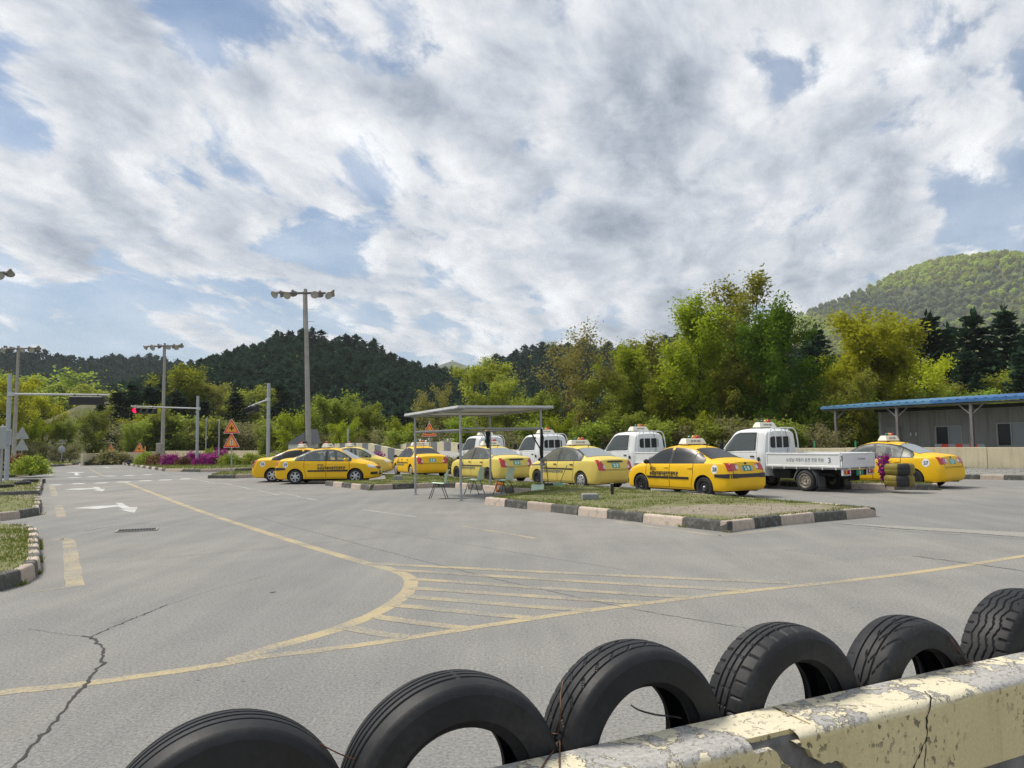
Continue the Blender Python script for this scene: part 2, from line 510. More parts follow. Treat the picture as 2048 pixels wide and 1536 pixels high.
def meadow_mat():
    m, nt, b = new_mat('meadow')
    co = nt.new('ShaderNodeTexCoord').outputs['Object']
    n = nt.noise(co, .05, 5, .6); n2 = nt.noise(co, .9, 5, .65)
    c = nt.mix(nt.ramp(n, .35, .65), (.06, .075, .02), (.13, .115, .05))
    c = nt.mix(nt.ramp(n2, .3, .7, 0, .6), c, (.05, .05, .02))
    nt.put(b.inputs['Base Color'], c); b.inputs['Roughness'].default_value = .95
    return m
M_MEADOW = meadow_mat()

def sheet(name, poly, z, mat, parent=None):
    me = bpy.data.meshes.new(name)
    me.from_pydata([(p[0], p[1], z) for p in poly], [], [tuple(range(len(poly)))])
    me.materials.append(mat)
    o = link(bpy.data.objects.new(name, me), parent)
    return o

# the land reaches to the horizon; the asphalt yard lies on it
mbg = MB()
N = 40
xs = [-4000, -1500, -600, -250, -120, -60, 0, 60, 120, 250, 600, 1500, 4000]
ys = [-400, -100, -20, 40, 120, 250, 600, 1500, 4000]
mbg.add([(x, y, -0.02) for y in ys for x in xs], [(j * len(xs) + i, j * len(xs) + i + 1, (j + 1) * len(xs) + i + 1, (j + 1) * len(xs) + i) for j in range(len(ys) - 1) for i in range(len(xs) - 1)])
tag(mbg.build('ground', M_MEADOW), kind='structure')
WL0, WLD = Vector((14.5, 40, 0)), Vector((-.755, .655, 0))      # the yard's long boundary wall
def WALLP(t): return WL0 + WLD * t
yard = [(-60, -8), (60, -8), (60, 0), tuple(WALLP(-40).xy), tuple(WALLP(62).xy), (-50, 78), (-60, 70)]
tag(sheet('asphalt_yard', yard, 0.0, M_ASPHALT), kind='structure')

def ribbon(name, pts, width, mat, z=0.004, closed=False, jit=0.0, kind='structure', sub=1):
    """a flat painted stripe along ground points; width may be a list"""
    pts = [Vector((p[0], p[1], 0)) for p in pts]
    if sub > 1:
        q = []
        for i in range(len(pts) - 1):
            p0 = pts[max(i - 1, 0)]; p1 = pts[i]; p2 = pts[i + 1]; p3 = pts[min(i + 2, len(pts) - 1)]
            for k in range(sub):
                t = k / sub
                q.append(0.5 * ((2 * p1) + (p2 - p0) * t + (2 * p0 - 5 * p1 + 4 * p2 - p3) * t * t + (3 * p1 - p0 - 3 * p2 + p3) * t ** 3))
        q.append(pts[-1]); pts = q
    vs = []; n = len(pts)
    for i, p in enumerate(pts):
        d = (pts[min(i + 1, n - 1)] - pts[max(i - 1, 0)]).normalized()
        nn = Vector((-d.y, d.x, 0))
        w = width if not isinstance(width, (list, tuple)) else width[0] + (width[1] - width[0]) * i / (n - 1)
        w *= 1 + random.uniform(-jit, jit)
        o = nn * random.uniform(-jit, jit) * w * .6
        z_ = z * .22
        vs += [tuple(p + o + nn * w / 2 + Vector((0, 0, z_))), tuple(p + o - nn * w / 2 + Vector((0, 0, z_)))]
    me = bpy.data.meshes.new(name)
    me.from_pydata(vs, [], [(2 * i, 2 * i + 1, 2 * i + 3, 2 * i + 2) for i in range(n - 1)])
    me.materials.append(mat)
    o = link(bpy.data.objects.new(name, me))
    return tag(o, kind=kind)

def gp(*pts): return [tuple(G(x, y).xy) for x, y in pts]

ribbon('road_marking', gp((250, 964), (300, 984), (400, 1022), (500, 1055), (600, 1087), (700, 1117), (770, 1136), (808, 1149), (822, 1163), (815, 1183), (790, 1204), (747, 1229), (659, 1263), (549, 1294), (461, 1321)), .165, M_YLINE, .004, sub=6, jit=.06)
ribbon('road_marking', gp((-120, 1409), (0, 1386), (167, 1368), (417, 1333), (510, 1316), (659, 1298), (791, 1280), (937, 1257), (1142, 1226), (1289, 1207), (1480, 1184), (1700, 1161), (1860, 1141), (2048, 1112), (2200, 1088)), .125, M_YLINE, .008, sub=6, jit=.06)
for a, b in (((735, 1127), (1580, 1166)), ((790, 1140), (1490, 1181)), ((825, 1158), (1380, 1195)), ((822, 1176), (1290, 1206)), ((815, 1193), (1180, 1221)), ((790, 1210), (1075, 1237)), ((748, 1233), (930, 1257)), ((690, 1254), (815, 1276))):
    ribbon('road_marking', gp(a, ((a[0] + b[0]) / 2, (a[1] + b[1]) / 2 + 1), b), .155, M_YLINEW, .012, sub=8, jit=.08)
# left-hand edge dashes
ribbon('road_marking', gp((108, 1080), (136, 1080), (143, 1120), (150, 1172)), .20, M_YLINEW, .004, sub=5, jit=.05)
ribbon('road_marking', gp((117, 1010), (123, 1034)), .20, M_YLINEW, .004)
ribbon('road_marking', gp((104, 972), (110, 992)), .20, M_YLINEW, .004)
ribbon('road_marking', gp((97, 937), (102, 953)), .20, M_YLINEW, .004)
ribbon('road_marking', gp((60, 1184), (110, 1178), (150, 1171)), .06, M_YLINEW, .008, sub=4)
ribbon('road_marking', gp((175, 934), (190, 944), (210, 953)), .14, M_YLINEW, .004)
# bay lines and other worn lines
for a, b, mt in (((925, 1052), (1072, 1077), M_YLINEW), ((725, 1019), (835, 1034), M_WLINEW), ((440, 965), (560, 990), M_WLINEW), ((330, 948), (430, 966), M_WLINEW), ((1230, 1043), (1440, 1072), M_YLINEW), ((1440, 1072), (1560, 1058), M_YLINEW), ((1500, 985), (1535, 1003), M_WLINEW), ((560, 985), (640, 1002), M_WLINEW)):
    ribbon('road_marking', gp(a, b), .10, mt, .004)
# dashes of the crossing
def z1(x, y): return (x / 3.938, 660 + y / 3.938)
for x0, x1, y in ((390, 480, 1221), (572, 662, 1212), (750, 846, 1206), (920, 1022, 1198), (1095, 1192, 1189), (1255, 1352, 1182), (1420, 1498, 1174)):
    ribbon('road_marking', gp(z1(x0, y), z1(x1, y - 2)), .55, M_WLINE, .012)
for x0, x1, y in ((540, 632, 1162), (690, 762, 1157), (835, 912, 1151), (980, 1056, 1146), (1130, 1196, 1140)):
    ribbon('road_marking', gp(z1(x0, y), z1(x1, y - 1)), .55, M_WLINE, .012)
def poly_mark(pts, mat=M_WARROW, z=.008):
    tag(sheet('road_arrow', gp(*pts), z * .22, mat), kind='structure')
# straight-and-right arrows
poly_mark([z1(*p) for p in ((575, 1404), (760, 1386), (935, 1376), (905, 1362), (960, 1362), (1020, 1396), (1085, 1396), (1058, 1440), (925, 1412), (975, 1410), (930, 1390), (760, 1410))])
poly_mark([z1(*p) for p in ((505, 1256), (640, 1244), (745, 1243), (725, 1236), (775, 1236), (800, 1252), (830, 1252), (806, 1272), (735, 1260), (768, 1258), (742, 1251), (640, 1258))])
poly_mark([z1(*p) for p in ((505, 1122), (600, 1119), (660, 1120), (655, 1124), (610, 1126), (618, 1136), (640, 1140), (595, 1148), (585, 1136), (590, 1126))])
poly_mark([z1(*p) for p in ((800, 1076), (850, 1080), (875, 1086), (845, 1086), (830, 1082))])

# cracks and seams in the asphalt
def crack(pts, w, mat=M_CRACK, sub=14, jit=.8, z=.016):
    g = [Vector((*p, 0)) for p in gp(*pts)]
    q = []
    for i in range(len(g) - 1):
        L = (g[i + 1] - g[i]).length
        k = max(2, min(60, int(L / .045)))
        for j in range(k):
            p = g[i].lerp(g[i + 1], j / k)
            q.append((p.x + random.gauss(0, .011 * jit), p.y + random.gauss(0, .011 * jit)))
    q.append(tuple(g[-1].xy))
    me_w = w
    o = ribbon('asphalt_crack', q, me_w, mat, z, jit=.55)
    return o
crack(((20, 1545), (40, 1522), (70, 1485), (105, 1447), (130, 1420), (150, 1390), (170, 1370), (185, 1350), (203, 1330), (206, 1312), (204, 1296), (190, 1282), (182, 1274), (165, 1272)), .020)
crack(((182, 1273), (215, 1259), (260, 1240), (300, 1224), (335, 1210)), .012)
crack(((335, 1210), (430, 1178), (540, 1150)), .006, M_SEAM)
crack(((165, 1273), (120, 1268), (60, 1258)), .006, M_SEAM)
crack(((170, 1062), (230, 1052), (300, 1046)), .016)
crack(((205, 1126), (340, 1115), (480, 1102), (600, 1090), (800, 1072)), .010, M_SEAM)
crack(((520, 1036), (640, 1068), (830, 1118), (1000, 1160), (1250, 1216), (1380, 1238), (1492, 1256)), .011, M_SEAM)
crack(((1660, 1046), (1800, 1058), (1930, 1066), (2100, 1078)), .028)
crack(((1640, 1049), (1800, 1062), (1930, 1070), (2100, 1083)), .016, M_SEAM)
crack(((1825, 1112), (1900, 1122), (1960, 1130), (2010, 1137), (2100, 1150)), .016)
crack(((480, 1020), (700, 1050), (1000, 1100), (1250, 1140)), .008, M_SEAM)
crack(((540, 1186), (552, 1184)), .03)

tag(sheet('asphalt_patch', gp((1668, 1046), (1800, 1052), (1950, 1060), (2120, 1068), (2120, 1079), (1930, 1066), (1800, 1057)), .0006, simple('pale_asphalt_patch', (.275, .265, .235), .9, var=.25, scale=20, bump=.4)), kind='structure')
tag(sheet('asphalt_patch', gp((1560, 1100), (1700, 1092), (1850, 1098), (1830, 1110), (1690, 1116)), .0006, simple('grey_asphalt_patch', (.215, .21, .195), .9, var=.25, scale=20, bump=.4)), kind='structure')
# drain grate let into the asphalt
g0 = [G(*p) for p in ((234, 1068), (313, 1064), (306, 1055), (242, 1058))]
gc = sum(g0, Vector()) / 4
gu = ((g0[1] - g0[0]) + (g0[2] - g0[3])).normalized()
drain = empty('drain_grate', 'rusty drain grate set into the asphalt beside the yellow line', 'drain', (gc.x, gc.y, 0), math.atan2(gu.y, gu.x))
DL, DW = (g0[1] - g0[0]).length, .36
mb = MB(); mb.box((0, 0, .006), (DL, DW, .004)); mb.build('pit', M_DARK, drain)
mb = MB()
for sy in (-1, 1): mb.box((0, sy * (DW / 2 + .015), .011), (DL + .06, .03, .014))
for sx in (-1, 1): mb.box((sx * (DL / 2 + .015), 0, .011), (.03, DW, .014))
mb.build('frame', M_CONC, drain)
_bar = MB(); _bar.box((0, 0, .0), (.035, DW, .012)); _bm = _bar.mesh('bar', M_STEELBLK)
for i in range(13):
    o = link(bpy.data.objects.new('bar', _bm), drain); o.location = (-DL / 2 + DL * (i + .5) / 13, 0, .015)
# ------------------------------------------------------------------ traffic islands with kerb stones and grass
def soil_mat(worn=None):
    m, nt, b = new_mat('island_soil')
    co = nt.new('ShaderNodeTexCoord').outputs['Object']
    n = nt.noise(co, 1.1, 6, .65); n2 = nt.noise(co, 22, 4, .7)
    c = nt.mix(nt.ramp(n2, .3, .7), (.105, .12, .035), (.22, .215, .085))
    c = nt.mix(nt.ramp(n, .52, .66), c, (.24, .20, .145))
    if worn:        # trodden bare corner of the island
        d = nt.vmath('LENGTH', nt.vmath('MULTIPLY', nt.vmath('SUBTRACT', co, worn[0]), worn[1]))
        d = nt.math('ADD', d, nt.math('MULTIPLY', nt.math('SUBTRACT', nt.noise(co, 1.6, 6, .7), .5), 1.5))
        bc = nt.mix(nt.ramp(nt.noise(co, 6, 6, .7), .35, .65), (.20, .165, .115), (.33, .285, .22))
        bc = nt.vmath('SCALE', bc, s=nt.ramp(n2, .3, .7, .7, 1.25))
        c = nt.mix(nt.ramp(d, .85, 1.15, 1, 0), c, bc)
    nt.put(b.inputs['Base Color'], c); b.inputs['Roughness'].default_value = .95
    bp = nt.new('ShaderNodeBump'); bp.inputs['Strength'].default_value = .8; bp.inputs['Distance'].default_value = .03
    nt.put(bp.inputs['Height'], n2); nt.put(b.inputs['Normal'], bp.outputs[0])
    return m
M_SOIL = soil_mat()
M_SOILM = soil_mat(((4.7, 15.9, 0), (.50, .80, 0)))
M_BARESOIL = simple('bare_soil', (.25, .215, .165), .95, var=.3, scale=9, bump=.8, bscale=25)
def kerb_mat(name, col, dirt):
    m, nt, b = new_mat(name)
    co = nt.new('ShaderNodeTexCoord').outputs['Object']
    oi = nt.new('ShaderNodeObjectInfo').outputs['Random']
    sh = nt.vmath('ADD', co, nt.vmath('SCALE', (13.1, 7.7, 3.3), s=oi))
    n = nt.noise(sh, 7, 6, .7); n2 = nt.noise(sh, 40, 3, .7)
    c = nt.vmath('SCALE', col, s=nt.ramp(oi, 0, 1, .78, 1.12))
    c = nt.mix(nt.ramp(n, .50, .66, 0, .85), c, dirt)
    c = nt.vmath('SCALE', c, s=nt.ramp(n2, .3, .7, .82, 1.15))
    nt.put(b.inputs['Base Color'], c); b.inputs['Roughness'].default_value = .85
    bp = nt.new('ShaderNodeBump'); bp.inputs['Strength'].default_value = .5; bp.inputs['Distance'].default_value = .01
    nt.put(bp.inputs['Height'], n2); nt.put(b.inputs['Normal'], bp.outputs[0])
    return m
M_KERBD = kerb_mat('dark_kerb_paint', (.080, .080, .070), (.21, .20, .18))
M_KERBL = kerb_mat('pink_kerb_paint', (.50, .41, .335), (.29, .265, .23))
KERB_H, KERB_W = .19, .16
_km = []
for _m in (M_KERBD, M_KERBL):
    mb = MB()
    # a stone of unit length: vertical back, battered and rounded front edge (+y is the road side)
    prof = [(-.08, 0), (-.08, KERB_H - .01), (-.07, KERB_H), (.03, KERB_H), (.052, KERB_H - .012), (.064, KERB_H - .04), (.08, 0)]
    n = len(prof)
    vs = []
    for x, sc in ((-.5, .94), (-.485, 1), (.485, 1), (.5, .94)):
        vs += [(x, y * sc, z * (.5 + .5 * sc)) for y, z in prof]
    fs = [(i * n + j, i * n + j + 1, (i + 1) * n + j + 1, (i + 1) * n + j) for i in range(3) for j in range(n - 1)]
    fs = [tuple(reversed(f)) for f in fs] + [tuple(range(n)), tuple(reversed(range(3 * n, 4 * n)))]
    mb.add(vs, fs)
    _km.append(mb.mesh('kerb_stone', _m))

GRASS_PTS = []        # (x, y, z, height) of blades gathered for the grass objects

def in_poly(x, y, poly):
    c = False; j = len(poly) - 1
    for i in range(len(poly)):
        xi, yi = poly[i][0], poly[i][1]; xj, yj = poly[j][0], poly[j][1]
        if (yi > y) != (yj > y) and x < (xj - xi) * (y - yi) / (yj - yi) + xi: c = not c
        j = i
    return c

def island(poly, edges, stone=.95, start=0, soil=M_SOIL, grass=900, gh=.07, bare=None, name='traffic_island'):
    """poly: world corner points of the kerb's outer foot; edges: which sides carry kerb stones (None: all)"""
    pts = [Vector((p[0], p[1], 0)) for p in poly]
    A = sum(pts[i].x * pts[(i + 1) % len(pts)].y - pts[(i + 1) % len(pts)].x * pts[i].y for i in range(len(pts)))
    if A < 0:                                   # run counter-clockwise: outside is on the right
        pts.reverse()
        if edges is not None: edges = [(len(pts) - 2 - e) % len(pts) for e in edges]
    n = len(pts)
    c = sum(pts, Vector()) / n
    inner = []
    for i in range(n):
        a, b, d = pts[i - 1], pts[i], pts[(i + 1) % n]
        e1 = (b - a).normalized(); e2 = (d - b).normalized()
        n1 = Vector((-e1.y, e1.x, 0)); n2 = Vector((-e2.y, e2.x, 0))
        m = (n1 + n2); m = m / max(.3, m.dot(n1))
        inner.append(b + m * .07)
    # gently crowned soil sheet
    bm = bmesh.new()
    vs = [bm.verts.new((p.x, p.y, KERB_H - .03)) for p in inner]
    bm.faces.new(vs)
    bmesh.ops.triangulate(bm, faces=bm.faces[:])
    for _ in range(3):
        bmesh.ops.subdivide_edges(bm, edges=[e for e in bm.edges if e.calc_length() > .6], cuts=1, use_grid_fill=False)
        bmesh.ops.triangulate(bm, faces=bm.faces[:])
    for v in bm.verts:
        if not v.is_boundary:
            v.co.z += .03 + random.uniform(-.015, .015)
    me = bpy.data.meshes.new(name); bm.to_mesh(me); bm.free()
    me.materials.append(soil)
    isl = tag(link(bpy.data.objects.new(name, me)), kind='structure')
    col = start
    for i in range(n):
        if edges is not None and i not in edges: continue
        a, b = pts[i], pts[(i + 1) % n]
        d = (b - a); L = d.length; d.normalize()
        k = max(1, round(L / stone)); s = L / k
        out = Vector((d.y, -d.x, 0))
        for j in range(k):
            o = link(bpy.data.objects.new('kerb_stone', _km[col % 2]), isl); col += 1
            p = a + d * (s * (j + .5)) - out * .08
            o.location = (p.x + random.uniform(-.008, .008), p.y + random.uniform(-.008, .008), random.uniform(-.012, .006))
            ang = math.atan2(d.y, d.x) + PI
            o.rotation_euler = (random.uniform(-.02, .02), random.uniform(-.012, .012), ang + random.uniform(-.012, .012))
            o.scale = (s - .012, 1, 1)
            if random.random() < .35:
                for _ in range(14):
                    q = p + out * random.uniform(.075, .12) + d * (s * .5 + random.gauss(0, .06))
                    GRASS_PTS.append((q.x, q.y, .015, random.uniform(.02, .07)))
    # blades
    xs_ = [p.x for p in inner]; ys_ = [p.y for p in inner]
    cnt = 0; tries = 0
    inn = [(p.x, p.y) for p in inner]
    while cnt < grass and tries < grass * 6:
        tries += 1
        x = random.uniform(min(xs_), max(xs_)); y = random.uniform(min(ys_), max(ys_))
        if not in_poly(x, y, inn): continue
        if bare is not None and in_poly(x, y, bare) and random.random() < .93: continue
        GRASS_PTS.append((x, y, KERB_H - .01, gh * random.uniform(.5, 1.35))); cnt += 1
    return isl, pts

ISL_MAIN = [(-7.46, 30.6), (-5.0, 27.0), (-2.75, 28.15), (-2.1, 27.8), (.50, 23.55), (1.02, 23.6), (-.78, 20.4), (1.95, 16.3), (3.74, 13.65), (5.03, 14.6), (7.45, 15.95), (6.75, 17.5), (5.7, 19.3), (2.85, 24.2), (-.3, 29.0), (-5.0, 36.0), (-5.9, 35.2), (-5.2, 31.3), (-5.6, 30.7)]
BARE = [(2.5, 15.9), (3.75, 14.0), (5.0, 14.9), (7.0, 16.2), (6.3, 17.3), (4.6, 17.4), (3.2, 17.2)]
isl_main, _ = island(ISL_MAIN, [0, 1, 2, 3, 4, 5, 6, 7, 8, 9, 10, 11, 12, 13, 14], grass=36000, gh=.036, bare=BARE, start=0, soil=M_SOILM)
ISL_R = [tuple(G(1703, 979).xy), tuple(G(1790, 980).xy), tuple(G(1877, 980.5).xy), (13.0, 23.7), (11.2, 26.4), (9.4, 29.1), (7.9, 28.1), (9.0, 26.2)]
island(ISL_R, None, grass=5000, gh=.05, start=1)
isl_l1 = gp((0, 1183), (45, 1170), (72, 1156), (81, 1140), (80, 1105), (77, 1076), (62, 1068), (0, 1066)) + [(-16, 12.5), (-16, 8.2)]
island(isl_l1, [0, 1, 2, 3, 4, 5, 6], stone=.42, grass=20000, gh=.035)
isl_l2 = gp((0, 1042), (40, 1037), (80, 1030), (82, 1016), (79, 1001), (0, 1002)) + [(-30, 22), (-30, 16)]
island(isl_l2, [0, 1, 2, 3, 4], stone=.75, grass=14000, gh=.045, start=1)
isl_l3 = gp((0, 995), (80, 991), (84, 978), (86, 966), (40, 969), (0, 970)) + [(-36, 31), (-36, 24)]
island(isl_l3, [0, 1, 2, 3, 4], stone=1.0, grass=12000, gh=.055)
isl_l4 = gp((0, 957), (60, 952), (84, 949), (86, 940), (80, 935), (0, 938)) + [(-55, 60), (-55, 44)]
island(isl_l4, [0, 1, 2, 3, 4], stone=1.6, grass=4000, gh=.12)
isl_far_l = gp((0, 934), (70, 935), (100, 934), (130, 932), (158, 929)) + [(-48, 76), (-75, 72)]
island(isl_far_l, [0, 1, 2, 3], stone=2.4, grass=3000, gh=.2)
fm = gp((236, 928), (280, 935), (330, 943), (400, 944.5), (470, 943), (545, 940)) + [(-14.5, 52), (-13, 58), (-30, 78), (-38, 74)]
island(fm, [0, 1, 2, 3, 4, 5], stone=1.6, grass=9000, gh=.14, start=1)
md = gp((415, 957), (470, 957), (528, 954), (600, 950), (600, 945), (520, 947), (440, 950))
island(md, [0, 1, 2, 3, 4, 5, 6], stone=1.6, grass=2500, gh=.06)
IR2 = gp((1890, 958), (1960, 959), (2110, 962)) + [tuple(WALLP(-14).xy), tuple(WALLP(-4.5).xy)]
island(IR2, [0, 1], stone=.9, grass=500, gh=.05, soil=M_ASPHALT)

M_GRASS = leaf_mat('grass_blade', (.10, .14, .022), (.25, .27, .07), .4, 1.2, 0.0)
def grass_object(pts, name='grass'):
    p = np.array(pts); n = len(p)
    a = RNG.uniform(0, 2 * PI, n); w = RNG.uniform(.004, .010, n) * (1 + p[:, 1] / 16)
    lean = RNG.uniform(.2, 1.1, n) * p[:, 3]; la = RNG.uniform(0, 2 * PI, n)
    dx, dy = np.cos(a) * w, np.sin(a) * w
    v = np.empty((n, 3, 3))
    v[:, 0] = np.stack([p[:, 0] - dx, p[:, 1] - dy, p[:, 2] - .02], 1)
    v[:, 1] = np.stack([p[:, 0] + dx, p[:, 1] + dy, p[:, 2] - .02], 1)
    v[:, 2] = np.stack([p[:, 0] + np.cos(la) * lean, p[:, 1] + np.sin(la) * lean, p[:, 2] + p[:, 3]], 1)
    me = np_mesh(name, v.reshape(-1, 3), np.arange(3 * n).reshape(n, 3), M_GRASS)
    return tag(link(bpy.data.objects.new(name, me)), kind='stuff')
grass_object(GRASS_PTS)

# ------------------------------------------------------------------ boundary wall
def wall_mat(name, base, streak, grey=(.30, .29, .26)):
    m, nt, b = new_mat(name)
    co = nt.new('ShaderNodeTexCoord').outputs['Object']
    st = nt.noise(nt.mapping(co, scale=(2.2, 2.2, .18)), 2.4, 6, .65)
    n = nt.noise(co, .8, 5, .6); f = nt.noise(co, 14, 4, .7)
    c = nt.mix(nt.ramp(n, .35, .65), base, tuple(x * .86 for x in base))
    c = nt.mix(nt.ramp(st, .48, .72, 0, .75), c, streak)
    c = nt.mix(nt.ramp(f, .6, .75, 0, .5), c, grey)
    nt.put(b.inputs['Base Color'], c); b.inputs['Roughness'].default_value = .9
    bp = nt.new('ShaderNodeBump'); bp.inputs['Strength'].default_value = .3; bp.inputs['Distance'].default_value = .01
    nt.put(bp.inputs['Height'], f); nt.put(b.inputs['Normal'], bp.outputs[0])
    return m
M_WALL = wall_mat('weathered_cream_wall', (.66, .58, .39), (.40, .35, .24))
def long_wall(a, b, h, th, label, name='boundary_wall', panel=3.0, capmat=None):
    a, b = Vector(a), Vector(b); d = b - a; L = d.length
    o = empty(name, label, 'wall', ((a + b) / 2), math.atan2(d.y, d.x))
    k = max(1, round(L / panel)); s = L / k
    mb = MB(); mb.box((0, 0, h / 2), (s - .015, th, h), .012); me = mb.mesh('wall_panel', M_WALL)
    for i in range(k):
        p = link(bpy.data.objects.new('wall_panel', me), o); p.location = (-L / 2 + s * (i + .5), random.uniform(-.006, .006), random.uniform(-.01, .01))
    return o
WH = 1.08
long_wall(WALLP(-30) + Vector((.14, .16, 0)), WALLP(34) + Vector((.14, .16, 0)), WH, .2, 'long weathered cream concrete wall behind the trucks and the yellow cars')
long_wall(WALLP(34.1) + Vector((.14, .16, 0)), WALLP(71) + Vector((.14, .16, 0)), WH, .2, 'weathered cream concrete wall behind the purple azaleas and the traffic light poles')
_c1 = WALLP(71) + Vector((.1, .1, 0))
long_wall(_c1 + Vector((-.3, -.2, 0)), P(163, 928, 68.5) * 1.0 - Vector((0, 0, P(163, 928, 68.5).z)), 1.05, .2, 'streaked concrete wall closing the far end of the road')

# ------------------------------------------------------------------ training hump with striped side barriers
M_STRG = simple('grey_stripe_paint', (.14, .15, .16), .8, var=.2, scale=3, dirt=(.25, .24, .22, .4))
M_STRY = simple('cream_stripe_paint', (.55, .50, .34), .8, var=.12, scale=3, dirt=(.3, .28, .22, .5))
HD = Vector((.56, -.83, 0)).normalized(); HN = Vector((HD.y, -HD.x, 0)) * -1    # down-ramp direction, and across it to the right
if HN.x < 0: HN = -HN
hump = empty('training_hump', 'concrete hill ramp with black and cream striped side barriers behind the cars', 'ramp', (0, 0, 0))
hp = Vector((-10.9, 53.0, 0))
hprof = [(-14, 0.0), (-9, .55), (-3.4, 1.02), (0, 1.05), (3.2, 1.0), (10, .35), (14, 0.0)]
def hz(s):
    for (a, za), (b, zb) in zip(hprof, hprof[1:]):
        if a <= s <= b: return za + (zb - za) * (s - a) / (b - a)
    return 0
mb = MB()
S_ = [-14 + i for i in range(29)]
vs = []
for s in S_:
    for w in (0.0, 5.9):
        p = hp + HD * s + HN * w
        vs += [(p.x, p.y, hz(s) + .006), (p.x, p.y, -.01)]
fs = []
for i in range(len(S_) - 1):
    b = i * 4
    fs += [(b, b + 4, b + 6, b + 2), (b, b + 1, b + 5, b + 4), (b + 2, b + 6, b + 7, b + 3)]
mb.add(vs, fs)
mb.build('ramp_surface', simple('ramp_concrete', (.33, .32, .30), .9, var=.15, scale=2, bump=.3), hump)
for side, w in ((0, -.14), (1, 6.04)):
    s = -14 + .0; k = 0
    while s < 14:
        L = 1.0
        s1 = min(14, s + L)
        vs = []
        for q, zz in ((s, hz(s)), (s1, hz(s1))):
            for ww in (w - .13, w + .13):
                p = hp + HD * q + HN * ww
                lo = 0.0
                vs += [(p.x, p.y, lo), (p.x, p.y, zz + .62)]
        mb = MB(); mb.add(vs, [(0, 1, 5, 4), (2, 6, 7, 3), (1, 3, 7, 5), (0, 2, 3, 1), (4, 5, 7, 6)])
        mb.build('barrier_block', (M_STRG, M_STRY)[k % 2], hump)
        s = s1; k += 1

# ------------------------------------------------------------------ foreground wall with flaking paint
WP0 = Vector((-.656, 1.79, 0)); WU = Vector((.9, .44, 0)).normalized(); WN = Vector((WU.y, -WU.x, 0))     # WN points to the camera
WTOP, WTH = .80, .20
fwall = empty('cream_wall', 'low cream wall with flaking paint and a broken crack behind the row of tyres', 'wall', WP0, math.atan2(WU.y, WU.x))
def wl(px, py, plane):
    """pixel -> local coordinates on the wall: plane 'f' near face (s, z), plane 't' top (s, depth behind near face)"""
    d = ray(px, py)
    if plane == 't':
        t = (WTOP - EYE) / d.z; p = EYEP + d * t
        return ((p - WP0).dot(WU), -(p - WP0).dot(WN) )
    off = WP0 + WN * WTH
    t = (off - EYEP).dot(WN) / d.dot(WN); p = EYEP + d * t
    return ((p - WP0).dot(WU), p.z)

def fwall_paint():
    m, nt, b = new_mat('flaking_cream_paint')
    co = nt.new('ShaderNodeTexCoord').outputs['Object']
    geo = nt.new('ShaderNodeNewGeometry')
    sp = nt.new('ShaderNodeSeparateXYZ'); nt.put(sp.inputs[0], geo.outputs['Normal'])
    up = nt.ramp(sp.outputs[2], .25, .6)
    big = nt.noise(co, 1.6, 4, .6); mid = nt.noise(co, 7, 6, .7, .3); fine = nt.noise(co, 60, 4, .75)
    pit = nt.noise(nt.mapping(co, scale=(1, 1, .75)), 46, 3, .55); pitm = nt.noise(co, 2.2, 4, .65)
    st = nt.noise(nt.mapping(co, scale=(1, 1, .09)), 9, 5, .7)
    cream = nt.mix(nt.ramp(big, .3, .7), (.60, .50, .26), (.70, .60, .35))
    cream = nt.mix(nt.ramp(st, .52, .75, 0, .55), cream, (.30, .26, .16))
    cream = nt.vmath('SCALE', cream, s=nt.ramp(fine, .3, .7, .9, 1.08))
    pm = nt.math('MULTIPLY', nt.ramp(pit, .595, .645), nt.ramp(pitm, .40, .60))
    face = nt.mix(nt.math('MULTIPLY', pm, .9), cream, (.035, .032, .028))
    grey = nt.mix(nt.ramp(mid, .3, .7), (.36, .35, .33), (.52, .50, .465))
    grey = nt.vmath('SCALE', grey, s=nt.ramp(fine, .25, .75, .6, 1.3))
    flake = nt.ramp(nt.math('ADD', nt.math('MULTIPLY', mid, .8), nt.math('MULTIPLY', nt.noise(co, 2.1, 3, .5), .45)), .615, .632)
    edge = nt.ramp(nt.math('ADD', nt.math('MULTIPLY', mid, .8), nt.math('MULTIPLY', nt.noise(co, 2.1, 3, .5), .45)), .59, .615)
    top = nt.mix(nt.math('MULTIPLY', edge, .55), grey, (.16, .15, .135))
    top = nt.mix(flake, top, (.68, .62, .45))
    c = nt.mix(up, face, top)
    nt.put(b.inputs['Base Color'], c); b.inputs['Roughness'].default_value = .85
    bp = nt.new('ShaderNodeBump'); bp.inputs['Strength'].default_value = 1.0; bp.inputs['Distance'].default_value = .010
    h = nt.math('ADD', nt.math('MULTIPLY', fine, .4), nt.math('ADD', nt.math('MULTIPLY', nt.math('MULTIPLY', flake, up), .7), nt.math('MULTIPLY', pm, -.8)))
    nt.put(bp.inputs['Height'], h); nt.put(b.inputs['Normal'], bp.outputs[0])
    return m
M_FWALL = fwall_paint()
M_BROKEN = simple('broken_concrete', (.17, .165, .155), .95, var=.45, scale=9, bump=1.0, bscale=30, dirt=(.05, .05, .048, .8))
